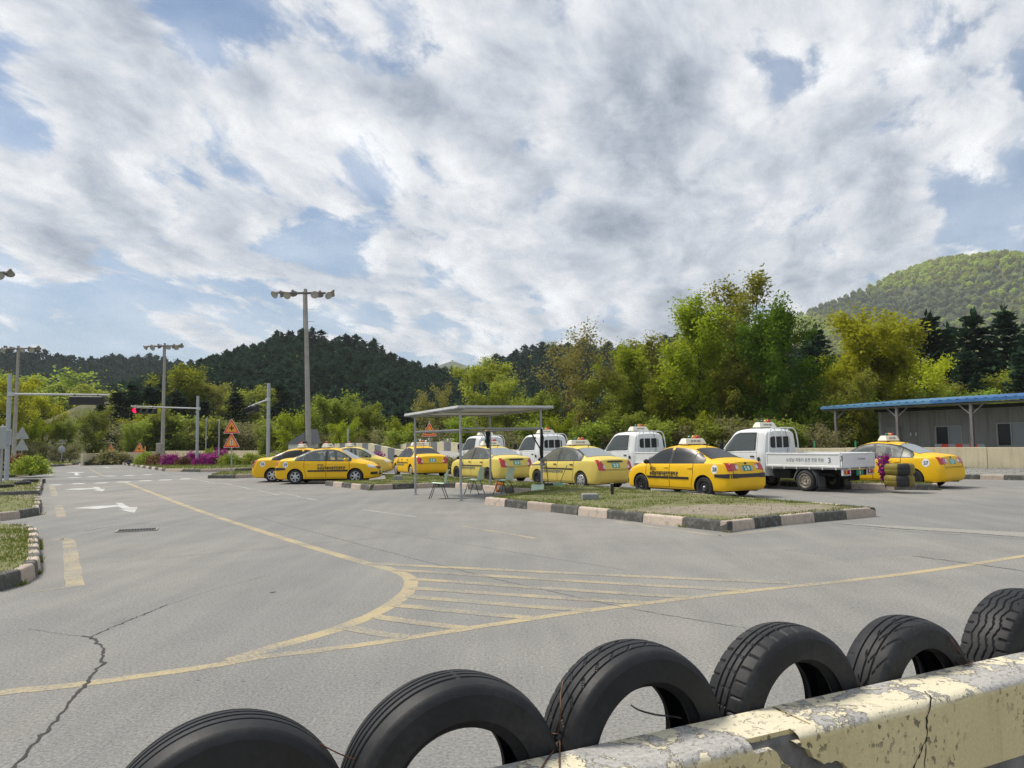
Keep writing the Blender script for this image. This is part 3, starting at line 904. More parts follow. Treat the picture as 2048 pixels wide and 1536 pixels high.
# core: rough grey concrete, local axes x = along, y = towards the far side, z up (near face at y = -WTH)
mb = MB()
nx = 220
x0, x1 = -3.2, 12.0
vs = []; fs = []
for i in range(nx + 1):
    x = x0 + (x1 - x0) * i / nx
    j = lambda a: random.uniform(-a, a)
    vs += [(x, -WTH + .022 + j(.004), 0), (x, -WTH + .022 + j(.005), .4), (x, -WTH + .022 + j(.005), WTOP - .03), (x, -WTH + .03 + j(.004), WTOP - .014 + j(.003)), (x, -.02, WTOP - .010 + j(.003)), (x, 0, WTOP - .022 + j(.004)), (x, 0, 0)]
for i in range(nx):
    for k in range(6):
        a = i * 7 + k
        fs.append((a, a + 7, a + 8, a + 1))
mb.add(vs, fs)
mb.build('concrete_core', M_BROKEN, fwall)

def jag(pts, amp, step=.012):
    """roughen a polyline"""
    out = []
    for (a, b) in zip(pts, pts[1:]):
        a = Vector(a); b = Vector(b); L = (b - a).length; k = max(1, int(L / step))
        for i in range(k):
            p = a.lerp(b, i / k)
            out.append((p.x + random.uniform(-amp, amp), p.y + random.uniform(-amp, amp)))
    out.append(tuple(pts[-1]))
    return out
z8 = lambda x, y: (1400 + x / 3.1605, 1160 + y / 3.1605)
f_left = [wl(*z8(*p), 'f') for p in ((350, 905), (400, 950), (450, 1045), (510, 1130), (560, 1180), (600, 1240), (640, 1400))]
f_right = [wl(*z8(*p), 'f') for p in ((615, 915), (600, 955), (622, 1040), (690, 1075), (722, 1128), (790, 1160), (870, 1140), (905, 1150), (930, 1190), (990, 1260), (1050, 1420))]
t_cut = [wl(*z8(*p), 't') for p in ((572, 688), (605, 735), (640, 790), (642, 835), (612, 872))]
t_cutl = [wl(*z8(*p), 't') for p in ((562, 690), (594, 738), (628, 792), (630, 836), (598, 874))]
def skin(front_edge, top_edge, sign, name):
    """painted render: a front slab and a top slab, ending in ragged edges at the break"""
    mbk = MB()
    fe = jag(front_edge, .003)
    far = x1 if sign > 0 else x0
    te = jag(top_edge, .003)
    ztop = WTOP - .028
    # front slab (x, z) polygon with 20 mm thickness
    fe = [(x, min(z, ztop)) for x, z in fe]
    fe[0] = (fe[0][0], ztop)
    poly = fe + [(far, fe[-1][1]), (far, ztop)]
    # the slab reaches from its lowest ragged point; below that it runs on whole
    poly = [(p[0], p[1]) for p in poly]
    M = Matrix(((1, 0, 0, 0), (0, 0, 1, 0), (0, 1, 0, 0), (0, 0, 0, 1)))
    mbk.prism(poly, -WTH - .0, -WTH + .03, 0, M)
    # rounded arris between front and top
    xs = np.linspace(fe[0][0] + sign * .01, far, 120)
    prof = [(-WTH, ztop), (-WTH + .003, ztop + .010), (-WTH + .009, ztop + .020), (-WTH + .020, WTOP - .002), (-WTH + .034, WTOP)]
    v = []; f = []
    for x in xs:
        jz = random.uniform(-.0035, .0015)
        for kx, (y, z) in enumerate(prof):
            v.append((x, y + (jz if 0 < kx < 4 else 0), z + (jz if 0 < kx < 4 else 0)))
    for i in range(len(xs) - 1):
        for k in range(4):
            q = (i * 5 + k, (i + 1) * 5 + k, (i + 1) * 5 + k + 1, i * 5 + k + 1)
            f.append(q if sign > 0 else tuple(reversed(q)))
    mbk.add(v, f, 0, True)
    # top slab polygon (x, y)
    tp = [(x, min(-.001, max(-WTH + .034, -d_ if d_ < 0 else d_))) for x, d_ in te]
    tp[0] = (tp[0][0], 0.0); tp[-1] = (tp[-1][0], -WTH + .034)
    tpoly = tp + [(far, -WTH + .034), (far, 0.0)]
    mbk.prism(tpoly, WTOP - .028, WTOP, 0)
    bm = bmesh.new(); me = mbk.mesh(name, M_FWALL); bm.from_mesh(me)
    bmesh.ops.recalc_face_normals(bm, faces=bm.faces[:]); bmesh.ops.triangulate(bm, faces=[q for q in bm.faces if len(q.verts) > 4]); bm.to_mesh(me); bm.free()
    return link(bpy.data.objects.new(name, me), fwall)
def _neg(e): return [(x, y) for x, y in e]
skin(f_left, _neg(t_cutl), -1, 'painted_render')
skin(f_right, _neg(t_cut), 1, 'painted_render')
# thin cracks in the render
def fcrack(pts, w=.004):
    q = jag([wl(*z8(*p), 'f') for p in pts], .003, .01)
    v = []
    for i, (x, z) in enumerate(q):
        ww = w * random.uniform(.3, 1.3)
        v += [(x - ww, -WTH - .0015, z), (x + ww, -WTH - .0015, z)]
    mbk = MB(); mbk.add(v, [(2 * i, 2 * i + 1, 2 * i + 3, 2 * i + 2) for i in range(len(q) - 1)])
    mbk.build('hairline_crack', M_DARK, fwall)
fcrack(((1420, 700), (1455, 740), (1450, 800), (1432, 870), (1435, 960), (1428, 1005), (1395, 1080), (1350, 1180), (1320, 1300)), .0035)
fcrack(((1428, 1005), (1425, 1100), (1415, 1200), (1420, 1350)), .002)

# ------------------------------------------------------------------ tyres standing along the wall
def tyre_mesh(R, W, kind, name='tyre_casing', seg=300, inner=.178):
    """a worn car tyre about the Y axis: carcass, shoulders, grooved tread and hollow inside"""
    hw = W / 2
    gro = {'rib': [-.036, -.012, .012, .036], 'rib3': [-.034, 0, .034], 'diag': [-.048, -.021, .012, .043], 'sipe': [-.030, -.004, .022], 'vee': [-.040, -.014, .022], 'zig': [-.045, -.018, .012, .042]}[kind]
    tw = hw * .80
    ys = list(np.linspace(-tw, tw, 58))
    def crown(y): return R - .012 * (abs(y) / tw) ** 2.2
    side = [(R - .020, tw + .009), (R - .034, tw + .017), (R - .052, hw - .003), (R - .075, hw), (R - .10, hw - .003), (inner + .03, hw - .016), (inner + .010, hw - .026), (inner, hw - .036), (inner + .004, hw - .046)]
    hollow = [(inner + .012, hw - .042), (inner + .035, hw - .030), (R - .085, hw - .018), (R - .05, hw - .022), (R - .028, hw - .045)]
    left = [(r, -y) for r, y in reversed(hollow)] + [(r, -y) for r, y in reversed(side)]
    prof = left + [(crown(y), y) for y in ys] + side + hollow
    n0 = len(left); m = len(prof)
    base_r = np.array([p[0] for p in prof]); base_y = np.array([p[1] for p in prof])
    V = np.empty((seg, m, 3))
    for k in range(seg):
        t = 2 * PI * k / seg
        r = base_r.copy(); y = base_y.copy()
        for j in range(len(ys)):
            yy = ys[j]; d = 0
            off = .006 * (1 if (k // 7) % 2 else -1) if kind == 'zig' else 0
            if kind == 'zig':
                ph = (k % 14) / 14; off = .007 * (1 - 4 * abs(ph - .5)) 
            for g in gro:
                if abs(yy - g - off) < .0032: d = .0055
            if kind == 'diag':
                if (-.048 < yy < -.021 or .012 < yy < .043) and (k + int((yy + .1) * 160)) % 10 == 0: d = max(d, .0045)
                if yy > .052 and k % 6 == 0: d = max(d, .002)
            elif kind == 'sipe':
                if yy > .036 and k % 8 in (0,): d = max(d, .006)
                if -.032 < yy < .024 and k % 9 == 0 and min(abs(yy - g) for g in gro) < .010: d = max(d, .0045)
                if yy < -.036 and k % 8 == 0: d = max(d, .004)
            elif kind == 'vee':
                if yy < .0 and (k + int(abs(yy + .02) * 420)) % 16 < 2: d = max(d, .0045)
                if yy > .045 and k % 9 == 0: d = max(d, .002)
            elif kind == 'zig':
                if yy > .056 and k % 7 == 0: d = max(d, .006)
                if yy < -.056 and k % 7 == 0: d = max(d, .006)
            elif kind in ('rib', 'rib3'):
                if d and (k % 75) in (0, 1): d = .001
                if yy > .05 and k % 12 == 0 and .052 < yy < .060: d = max(d, .0025)
            r[n0 + j] -= d
        if kind in ('sipe', 'zig'):
            if k % (8 if kind == 'sipe' else 7) == 0: r[n0 + len(ys)] -= .006; r[n0 + len(ys) + 1] -= .004
        wob = .0015 * math.sin(3 * t + R * 90)
        r = r + wob
        V[k, :, 0] = r * math.cos(t); V[k, :, 1] = y; V[k, :, 2] = r * math.sin(t)
    idx = np.arange(seg * m).reshape(seg, m)
    a = idx; b = np.roll(idx, -1, 0)
    q = np.stack([a[:, :-1], b[:, :-1], b[:, 1:], a[:, 1:]], -1).reshape(-1, 4)
    me = np_mesh(name, V.reshape(-1, 3), q, M_TYRE, True)
    me.set_sharp_from_angle(angle=math.radians(32))
    return me
def tyre_mat():
    m, nt, b = new_mat('weathered_rubber')
    co = nt.new('ShaderNodeTexCoord').outputs['Object']
    n = nt.noise(co, 5, 5, .65); f = nt.noise(co, 70, 4, .7)
    c = nt.mix(nt.ramp(n, .35, .65), (.008, .0085, .010), (.018, .0195, .023))
    c = nt.mix(nt.ramp(nt.noise(co, 2.2, 5, .7), .48, .72, 0, .55), c, (.055, .054, .05))
    c = nt.vmath('SCALE', c, s=nt.ramp(f, .25, .75, .75, 1.25))
    nt.put(b.inputs['Base Color'], c)
    nt.put(b.inputs['Roughness'], nt.ramp(n, .3, .7, .5, .68))
    b.inputs['Specular IOR Level'].default_value = .35
    bp = nt.new('ShaderNodeBump'); bp.inputs['Strength'].default_value = .25; bp.inputs['Distance'].default_value = .003
    nt.put(bp.inputs['Height'], f); nt.put(b.inputs['Normal'], bp.outputs[0])
    return m
M_TYRE = tyre_mat()
# (pixel of the tread's top, distance Y of the tyre's middle, radius, width, tread, extra turn, lean)
TY = [((452, 1430), 1.90, .300, .185, 'rib', .04, 0, 'rib-tread tyre at the left end of the row, half below the picture edge'),
      ((902, 1346), 2.25, .305, .190, 'rib', .0, 0, 'rib-tread tyre second in the row, with the wall top crossing its hole'),
      ((1262, 1284), 2.55, .298, .190, 'diag', .03, 0, 'tyre with slanted sipes and a rusty wire looped over it'),
      ((1562, 1248), 2.80, .295, .185, 'sipe', .02, 0, 'tyre with notched shoulder blocks beside the broken crack in the wall'),
      ((1806, 1233), 3.02, .290, .185, 'vee', .04, 0, 'tyre with slanted grooves, next to the zigzag tread tyre'),
      ((2046, 1178), 3.26, .325, .215, 'zig', .0, 0, 'wide zigzag tread tyre at the right end of the row')]
wall_ang = math.atan2(WU.y, WU.x)
TYPOS = []
for (px, py), Y, R, W, kind, dr, lean, lab in TY:
    top = P(px, py, Y)
    me = tyre_mesh(R, W, kind)
    o = link(bpy.data.objects.new('tyre_casing', me))
    # keep the tyre just clear of the wall's far face
    c = Vector((top.x, top.y, 0)); d = -(c - WP0).dot(WN)
    need = W / 2 * abs(math.cos(dr)) + R * .62 * abs(math.sin(dr)) + .006
    k = need - d
    sc = 1.0
    c2 = Vector((top.x, top.y, top.z))
    # slide along the viewing ray so the picture position holds
    rd = (c2 - EYEP); t = 1 + max(-.12, min(.2, k / -(rd.dot(WN)))) if abs(rd.dot(WN)) > 1e-4 else 1
    c2 = EYEP + rd * t
    o.location = (c2.x, c2.y, c2.z - R)
    o.rotation_euler = (0, random.uniform(0, 6), wall_ang + dr)
    o.rotation_mode = 'XYZ'
    o['label'] = lab; o['category'] = 'tyre'; o['group'] = 'old tyres along the low wall'
    TYPOS.append((c2, R, W, dr))
# rusty wires that tie them
def wire(pts, label, r=.0022, mat=M_IRON):
    mbk = MB(); mbk.tube(pts, r, 6)
    return tag(mbk.build('tie_wire', mat), label, 'wire', 'wires tying the tyres')
def pw(px, py, Y): return P(px, py, Y)
def smooth_pts(pts, k=6):
    pts = [Vector(p) for p in pts]; q = []
    for i in range(len(pts) - 1):
        p0 = pts[max(i - 1, 0)]; p1 = pts[i]; p2 = pts[i + 1]; p3 = pts[min(i + 2, len(pts) - 1)]
        for j in range(k):
            t = j / k
            q.append(0.5 * ((2 * p1) + (p2 - p0) * t + (2 * p0 - 5 * p1 + 4 * p2 - p3) * t * t + (3 * p1 - p0 - 3 * p2 + p3) * t ** 3))
    return q + [pts[-1]]
def topY(px, py, dz=.004):
    p = G(px, py, WTOP + dz); return p
wire(smooth_pts([pw(1127, 1360, 2.33), pw(1122, 1385, 2.24), pw(1121, 1420, 2.17), topY(1118, 1462, .03), topY(1112, 1468, .02), topY(1101, 1466, .012), topY(1105, 1472), topY(1121, 1470, .01), topY(1119, 1480), topY(1108, 1500), topY(1088, 1528), topY(1070, 1560)]), 'rusty wire twisted on the wall top between the second and third tyres')
wire(smooth_pts([topY(1119, 1470, .012), topY(1120, 1490), topY(1119, 1515), topY(1119, 1550)]), 'rusty wire end running straight down over the wall top')
wire(smooth_pts([pw(640, 1488, 1.95), pw(680, 1508, 1.98), pw(740, 1532, 2.0), pw(790, 1560, 2.0)]), 'thin wire sagging between the first and second tyres', .0018)
wire(smooth_pts([pw(1890, 1262, 2.96), pw(1910, 1290, 2.90), topY(1925, 1312, .02), topY(1940, 1328), topY(1946, 1322, .008), topY(1936, 1331), topY(1905, 1322), topY(1880, 1310, .003)]), 'rusty wire knotted on the wall top beside the zigzag tyre')
wire(smooth_pts([pw(1262, 1410, 2.5), pw(1278, 1420, 2.48), pw(1310, 1429, 2.46), topY(1345, 1433, .01), topY(1362, 1437)]), 'dark wire in the hole of the third tyre', .0028, M_STEELBLK)
# ------------------------------------------------------------------ vehicle bodies
def interp(tab, x):
    if x <= tab[0][0]: return tab[0][1]
    for (a, za), (b, zb) in zip(tab, tab[1:]):
        if x <= b:
            t = (x - a) / (b - a)
            return za + (zb - za) * t
    return tab[-1][1]
def smoothtab(tab, r=.12):
    """a table read with a little averaging so corners round off"""
    def f(x):
        s = 0
        for k in (-1, -.6, -.25, 0, .25, .6, 1): s += interp(tab, x + k * r)
        return s / 7
    return f

def loft_body(stations, sect, name):
    """closed skin from half sections [(y, z)], bottom centre to top centre; stations are x positions, sect(x) -> half section, lean(x, z) -> x"""
    V = []; n = None
    for x in stations:
        hs = sect(x)
        n = len(hs)
        V.append([(xx, y, z) for xx, y, z in hs] + [(xx, -y, z) for xx, y, z in reversed(hs[1:-1])])
    assert len(set(map(len, V))) == 1
    m = len(V[0]); vs = [p for ring in V for p in ring]; fs = []
    for i in range(len(V) - 1):
        for k in range(m):
            k2 = (k + 1) % m
            fs.append((i * m + k, (i + 1) * m + k, (i + 1) * m + k2, i * m + k2))
    for base, flip in ((0, False), ((len(V) - 1) * m, True)):
        # close the end with rows of quads from left to right
        for k in range(n - 1):
            a, b = k, k + 1
            a2, b2 = (m - a) % m, (m - b) % m
            if a == 0: q = [0, b, b2]
            elif b == n - 1: q = [a, b, a2]
            else: q = [a, b, b2, a2]
            q = [base + i for i in q]
            fs.append(tuple(reversed(q)) if not flip else tuple(q))
    return vs, fs

def fillet(p, q, r, n=5, w=.45):
    """points rounding the corner q between p and r"""
    p, q, r = Vector(p), Vector(q), Vector(r)
    a = q.lerp(p, w); b = q.lerp(r, w)
    return [tuple(a * (1 - t) ** 2 + q * 2 * t * (1 - t) + b * t * t) for t in [i / (n - 1) for i in range(n)]]

def body_mesh(vs, fs, cutters, name, mats, dark_z=.24, hole=None):
    me = bpy.data.meshes.new(name); me.from_pydata(vs, [], fs)
    bm = bmesh.new(); bm.from_mesh(me); bmesh.ops.recalc_face_normals(bm, faces=bm.faces[:]); bm.to_mesh(me); bm.free()
    ob = bpy.data.objects.new(name, me); COL.objects.link(ob)
    cm = MB()
    for (x, z, r, y0, y1) in cutters:
        for sg in (-1, 1):
            pr = [(0, y0 * sg), (r, y0 * sg), (r, y1 * sg), (0, y1 * sg)]
            k = 40; v = []; f = []
            for i in range(k):
                t = 2 * PI * i / k
                v += [(x + r * math.cos(t), y0 * sg, z + r * math.sin(t)), (x + r * math.cos(t), y1 * sg, z + r * math.sin(t))]
            f = [(2 * i, 2 * ((i + 1) % k), 2 * ((i + 1) % k) + 1, 2 * i + 1) for i in range(k)] + [tuple(2 * i for i in range(k))[::-1], tuple(2 * i + 1 for i in range(k))]
            cm.add(v, f)
    if hole:        # the side windows are one opening right through the cabin
        k = len(hole)
        v = [(x, -1.4, z) for x, z in hole] + [(x, 1.4, z) for x, z in hole]
        cm.add(v, [tuple(range(k)), tuple(reversed(range(k, 2 * k)))] + [(i, i + k, (i + 1) % k + k, (i + 1) % k) for i in range(k)])
    cme = cm.mesh('cut', M_DARK)
    bm = bmesh.new(); bm.from_mesh(cme); bmesh.ops.recalc_face_normals(bm, faces=bm.faces[:]); bm.to_mesh(cme); bm.free()
    co = bpy.data.objects.new('cut', cme); COL.objects.link(co)
    md = ob.modifiers.new('b', 'BOOLEAN'); md.operation = 'DIFFERENCE'; md.object = co; md.solver = 'EXACT'
    dg = bpy.context.evaluated_depsgraph_get()
    out = bpy.data.meshes.new_from_object(ob.evaluated_get(dg))
    bpy.data.objects.remove(ob); bpy.data.objects.remove(co)
    out.name = name
    out.materials.clear()
    for m in mats: out.materials.append(m)
    for p in out.polygons:
        c = p.center; mi = 0; sm = True
        for (x, z, r, y0, y1) in cutters:
            d = math.hypot(c.x - x, c.z - z)
            if d < r * 1.01 and abs(c.y) < y1 and (abs(abs(c.y) - y0) < .01 or (d > r * .93 and abs(p.normal.y) < .3)): mi = 1; sm = False
        if p.normal.z < -.75 and c.z < dark_z: mi = 1
        if hole and abs(p.normal.y) < .15 and abs(c.y) < .35:
            hx = [q[0] for q in hole]; hz_ = [q[1] for q in hole]
            if min(hx) - .01 < c.x < max(hx) + .01 and min(hz_) - .01 < c.z < max(hz_) + .01 and min((c.x - q[0]) ** 2 + (c.z - q[1]) ** 2 for q in hole) < .012: mi = 2; sm = False
        p.material_index = mi; p.use_smooth = sm
    try:
        out.set_sharp_from_angle(angle=math.radians(38))
    except Exception:
        pass
    return out

class Skin:
    """a body surface that pieces of trim are laid on by rays"""
    def __init__(self, me):
        self.t = BVHTree.FromPolygons([v.co.copy() for v in me.vertices], [tuple(p.vertices) for p in me.polygons])
    def hit(self, o, d):
        loc, nrm, i, dist = self.t.ray_cast(Vector(o), Vector(d))
        if loc is None: return None, None
        if nrm.dot(Vector(d)) > 0: nrm = -nrm
        return loc, nrm

VIEWS = {  # name -> function (a, b) giving ray origin and direction
    'left': lambda a, b: ((a, 3, b), (0, -1, 0)), 'right': lambda a, b: ((a, -3, b), (0, 1, 0)),
    'rear': lambda a, b: ((-6, a, b), (1, 0, 0)), 'front': lambda a, b: ((6, a, b), (-1, 0, 0)),
    'top': lambda a, b: ((a, b, 4), (0, 0, -1)),
    'rl': lambda a, b: ((-4 + a * .7071, 4 + a * .7071, b), (.7071, -.7071, 0)),
    'rr': lambda a, b: ((-4 + a * .7071, -4 - a * .7071, b), (.7071, .7071, 0)),
    'fl': lambda a, b: ((4 - a * .7071, 4 + a * .7071, b), (-.7071, -.7071, 0)),
    'fr': lambda a, b: ((4 - a * .7071, -4 - a * .7071, b), (-.7071, .7071, 0))}

def lay_panel(mb, skin, view, lo, hi, a0, a1, cols=14, rows=6, off=.004, skirt=.012, mat=0):
    """panel between curves lo(a) and hi(a) over a0..a1, pressed on the skin, with its edges turned in"""
    fn = VIEWS[view]; pts = []; nr = []
    for i in range(cols + 1):
        a = a0 + (a1 - a0) * i / cols
        l, h = lo(a), hi(a)
        for j in range(rows + 1):
            o, d = fn(a, l + (h - l) * j / rows)
            p, n = skin.hit(o, d)
            if p is None: return False
            pts.append(p + n * off); nr.append(n)
    R = rows + 1
    fs = [(i * R + j, (i + 1) * R + j, (i + 1) * R + j + 1, i * R + j + 1) for i in range(cols) for j in range(rows)]
    ring = [i * R for i in range(cols + 1)] + [cols * R + j for j in range(1, R)] + [i * R + rows for i in range(cols - 1, -1, -1)] + [j for j in range(rows - 1, 0, -1)]
    b = len(pts); vs = [tuple(p) for p in pts] + [tuple(pts[k] - nr[k] * (off + skirt)) for k in ring]
    fs2 = [(ring[i], ring[(i + 1) % len(ring)], b + (i + 1) % len(ring), b + i) for i in range(len(ring))]
    mb.add(vs, fs, mat, True); mb.add(vs, fs2, mat, False)
    return True

def poly_fn(pts):
    return lambda a: interp(pts, a)

def lay_text(mb, skin, view, body, a, b, w, h, off=.007, flip=False, bold=.012, slant=0.0):
    vs, fs, tw, th = text_geo(body, bold)
    fn = VIEWS[view]; out = []
    for x, y in vs:
        u = x / tw * w
        aa = a - u if flip else a + u
        bb = b + y / th * h + slant * u
        o, d = fn(aa, bb); p, n = skin.hit(o, d)
        if p is None: return
        out.append(tuple(p + n * off))
    mb.add(out, fs)

def lay_disc(mb, skin, view, a, b, r, off=.005, ry=None, n=20):
    fn = VIEWS[view]; ry = ry or r
    pts = []
    for k in range(n):
        t = 2 * PI * k / n
        o, d = fn(a + r * math.cos(t), b + ry * math.sin(t)); p, nn = skin.hit(o, d)
        if p is None: return
        pts.append(tuple(p + nn * off))
    mb.add(pts, [tuple(range(n))])

# ---- wheels (axle along Y, outer face towards +Y)
def wheel_tyre(R=.30, W=.185, inner=.19):
    h = W / 2
    mb = MB()
    mb.lathe([(inner, -h + .02), (inner + .03, -h), (R - .05, -h), (R - .012, -h + .022), (R, -h + .05), (R - .004, -.022), (R - .008, -.018), (R - .004, -.014), (R, .014), (R - .008, .018), (R - .004, .022), (R, h - .05), (R - .012, h - .022), (R - .05, h), (inner + .03, h), (inner, h - .02)], 40)
    return mb.mesh('tyre', M_RUBBER)
def wheel_rim(kind):
    mb = MB()
    h = .0925
    if kind == 'alloy':
        mb.lathe([(.196, h - .012), (.200, h - .004), (.188, h - .002), (.180, h - .014), (.176, h - .05)], 36)
        mb.lathe([(.176, h - .055), (.0, h - .055)], 24, mat=1)
        for k in range(6):
            t = 2 * PI * k / 6
            M = Matrix.Rotation(t, 4, 'Y')
            mb.add([(.03, h - .006, -.030), (.185, h - .016, -.022), (.185, h - .016, .022), (.03, h - .006, .030), (.03, h - .045, -.036), (.185, h - .045, -.026), (.185, h - .045, .026), (.03, h - .045, .036)], [(0, 3, 2, 1), (0, 1, 5, 4), (2, 3, 7, 6)], 0, False, M)
        mb.lathe([(.052, h - .03), (.05, h - .004), (.03, h + .002), (0, h + .002)], 18)
        return mb.mesh('rim', [M_SILVER, M_DARK])
    if kind == 'hubcap':
        mb.lathe([(.196, h - .012), (.198, h - .002), (.185, h + .004), (.150, h + .008), (.10, h + .014), (.04, h + .018), (0, h + .018)], 36)
        for k in range(7):
            t = 2 * PI * (k + .5) / 7
            M = Matrix.Rotation(t, 4, 'Y')
            mb.add([(.085, h + .0172, -.012), (.165, h + .0075, -.030), (.165, h + .0075, .030), (.085, h + .0172, .012)], [(0, 3, 2, 1)], 1, False, M)
        return mb.mesh('rim', [M_SILVER, M_DARK])
    # pressed steel
    mb.lathe([(.196, h - .012), (.2, h - .004), (.188, h - .002), (.182, h - .016), (.174, h - .05), (.15, h - .052), (.12, h - .025), (.085, h - .03), (.07, h - .05), (0, h - .05)], 36)
    for k in range(8):
        t = 2 * PI * k / 8
        M = Matrix.Rotation(t, 4, 'Y')
        mb.add([(.128 + .016 * math.cos(a), h - .0255, .022 * math.sin(a)) for a in [2 * PI * i / 8 for i in range(8)]], [tuple(reversed(range(8)))], 1, False, M)
    mb.lathe([(.035, h - .05), (.032, h - .012), (0, h - .010)], 14, mat=2 if kind == 'steel_nut' else 0)
    return mb.mesh('rim', [M_STEELBLK if kind != 'truck' else simple('truck_rim', (.30, .27, .22), .6, .2, var=.3), M_DARK, M_SILVER])
TYRE_ME = wheel_tyre()
RIM = {k: wheel_rim(k) for k in ('alloy', 'hubcap', 'steel', 'steel_nut', 'truck')}
def add_wheel(parent, x, y, z, side, rim, scale=1.0, steer=0.0):
    w = link(bpy.data.objects.new('wheel', TYRE_ME), parent)
    w.location = (x, y, z); w.rotation_euler = (0, random.uniform(0, 6), steer if side > 0 else PI + steer)
    w.rotation_euler = (0, 0, steer if side > 0 else PI + steer)
    w.scale = (scale,) * 3
    r = link(bpy.data.objects.new('rim', RIM[rim]), w)
    r.rotation_euler = (0, random.uniform(0, 6), 0)
    return w

# ------------------------------------------------------------------ saloon car: x forward, y left, wheels touch z = 0
CX = 1.25
zt_ = smoothtab([(-2.13, .985), (-2.03, 1.035), (-1.9, 1.055), (-1.5, 1.075), (-1.30, 1.14), (-.70, 1.395), (-.35, 1.455), (.05, 1.47), (.35, 1.44), (.62, 1.355), (1.22, 1.005), (1.35, .955), (1.75, .86), (2.0, .755), (2.1, .66)], .10)
zb_ = smoothtab([(-2.13, .92), (-1.95, .96), (-1.4, .96), (-.6, .92), (.6, .875), (1.25, .85), (1.75, .78), (2.0, .68), (2.1, .60)], .12)
plan_ = smoothtab([(-2.15, .66), (-2.10, .735), (-2.0, .785), (-1.8, .825), (-1.3, .848), (0, .848), (1.3, .84), (1.6, .82), (1.85, .755), (2.0, .645), (2.1, .46)], .045)
wr_ = smoothtab([(-2.13, .60), (-1.9, .66), (-1.45, .655), (-1.25, .63), (-.7, .545), (-.1, .555), (.5, .56), (.9, .62), (1.3, .69), (1.8, .64), (2.0, .52), (2.1, .36)], .12)
def sedan_section(x):
    W = plan_(x); zt = zt_(x); zb = min(zb_(x), zt - .035); wr = min(wr_(x), W * .93)
    wb = W - .028 - .012 * max(0, min(1, (zt - zb) / .3))
    lowr = max(0, (abs(x + .02) - 1.95) / .2)
    zs = .20 + .03 * lowr
    pts = [(0, zs - .01), (W - .12, zs - .01)]
    pts += fillet((W - .12, zs - .01), (W - .015, zs), (W - .006, .42), 4)
    pts += [(W - .004, .36), (W, .47), (W + .002, .56), (W, .64), (W - .004, .70)]
    zmid = .70 + (zb - .70) * .55 if zb > .78 else .5 * (zb + .70)
    pts += [(W - .010, max(.705, zmid - .02))] if zb > .74 else [(W - .006, .702)]
    pts += fillet((W - .010, min(zmid, zb - .03)), (wb + .004, zb), (wb + (wr - wb) * .4, zb + (zt - zb) * .4), 5, .40)
    rc = zt - .028 - .018 * min(1, (zt - zb) / .3)
    cor = fillet((wb + (wr - wb) * .25, zb + (rc - zb) * .25), (wr + .02, rc), (wr * .55, zt - .006), 7, .34)
    pts += [((wb + .004) * .6 + cor[0][0] * .4, zb * .6 + cor[0][1] * .4 + 0.0)]
    pts += cor + [(wr * .55, zt - .007), (wr * .28, zt - .0015), (0, zt)]
    out = []
    for y, z in pts:
        lean = 0
        if x < -1.75:
            f = min(1, (-1.75 - x) / .38)
            if z > .60: lean += f * .16 * ((z - .60) / .42) ** 1.2
            if z < .34: lean += f * .10 * (.34 - z) / .14
            if .55 < z < .63: lean -= f * .0
        if x > 1.6:
            f = min(1, (x - 1.6) / .5)
            if z > .50: lean -= f * .10 * ((z - .50) / .2)
            if z < .30: lean -= f * .08 * (.30 - z) / .1
        out.append((x + lean, y, z))
    return out
_st = list(np.concatenate([np.linspace(-2.15, -1.95, 9), np.linspace(-1.9, -.6, 22), np.linspace(-.54, .5, 12), np.linspace(.56, 1.9, 24), np.linspace(1.93, 2.1, 8)]))
_bv, _bf = loft_body(_st, sedan_section, 'body')
_cut = [(-CX, .30, .345, .50, 1.2), (CX, .30, .345, .50, 1.2)]
SEDAN_ME = {'yellow': body_mesh(_bv, _bf, _cut, 'body', [M_YELLOW, M_DARK])}
SK = Skin(SEDAN_ME['yellow'])

# outlines in the side view (x, z)
G_TOP = [(-1.30, 1.00), (-1.22, 1.10), (-1.05, 1.20), (-.80, 1.30), (-.45, 1.365), (0, 1.39), (.25, 1.375), (.50, 1.325), (.75, 1.21), (1.08, 1.005)]
def g_top(x): return interp(G_TOP, x)
def g_bot(x): return interp([(-1.30, .965), (1.08, .925)], x)
_hx = np.linspace(-1.215, .985, 34)
_hole = [(x, g_bot(x) + .006) for x in _hx] + [(x, max(g_top(x) - .006, g_bot(x) + .03)) for x in _hx[::-1]]
SEDAN_ME['yellow_open'] = body_mesh(_bv, _bf, _cut, 'body', [M_YELLOW, M_DARK, M_INT], hole=_hole)
SEDAN_ME['pale_open'] = SEDAN_ME['yellow_open'].copy(); SEDAN_ME['pale_open'].materials.clear()
for _m in (M_PALE, M_DARK, M_INT): SEDAN_ME['pale_open'].materials.append(_m)
_panel_cache = {}
def cached(key, fn, mats):
    if key not in _panel_cache:
        mb = MB(); fn(mb)
        _panel_cache[key] = mb.mesh(key[0], mats)
    return _panel_cache[key]
def put(key, fn, mats, parent, label=None):
    o = link(bpy.data.objects.new(key[0], cached(key, fn, mats)), parent)
    if label: o['label'] = label
    return o

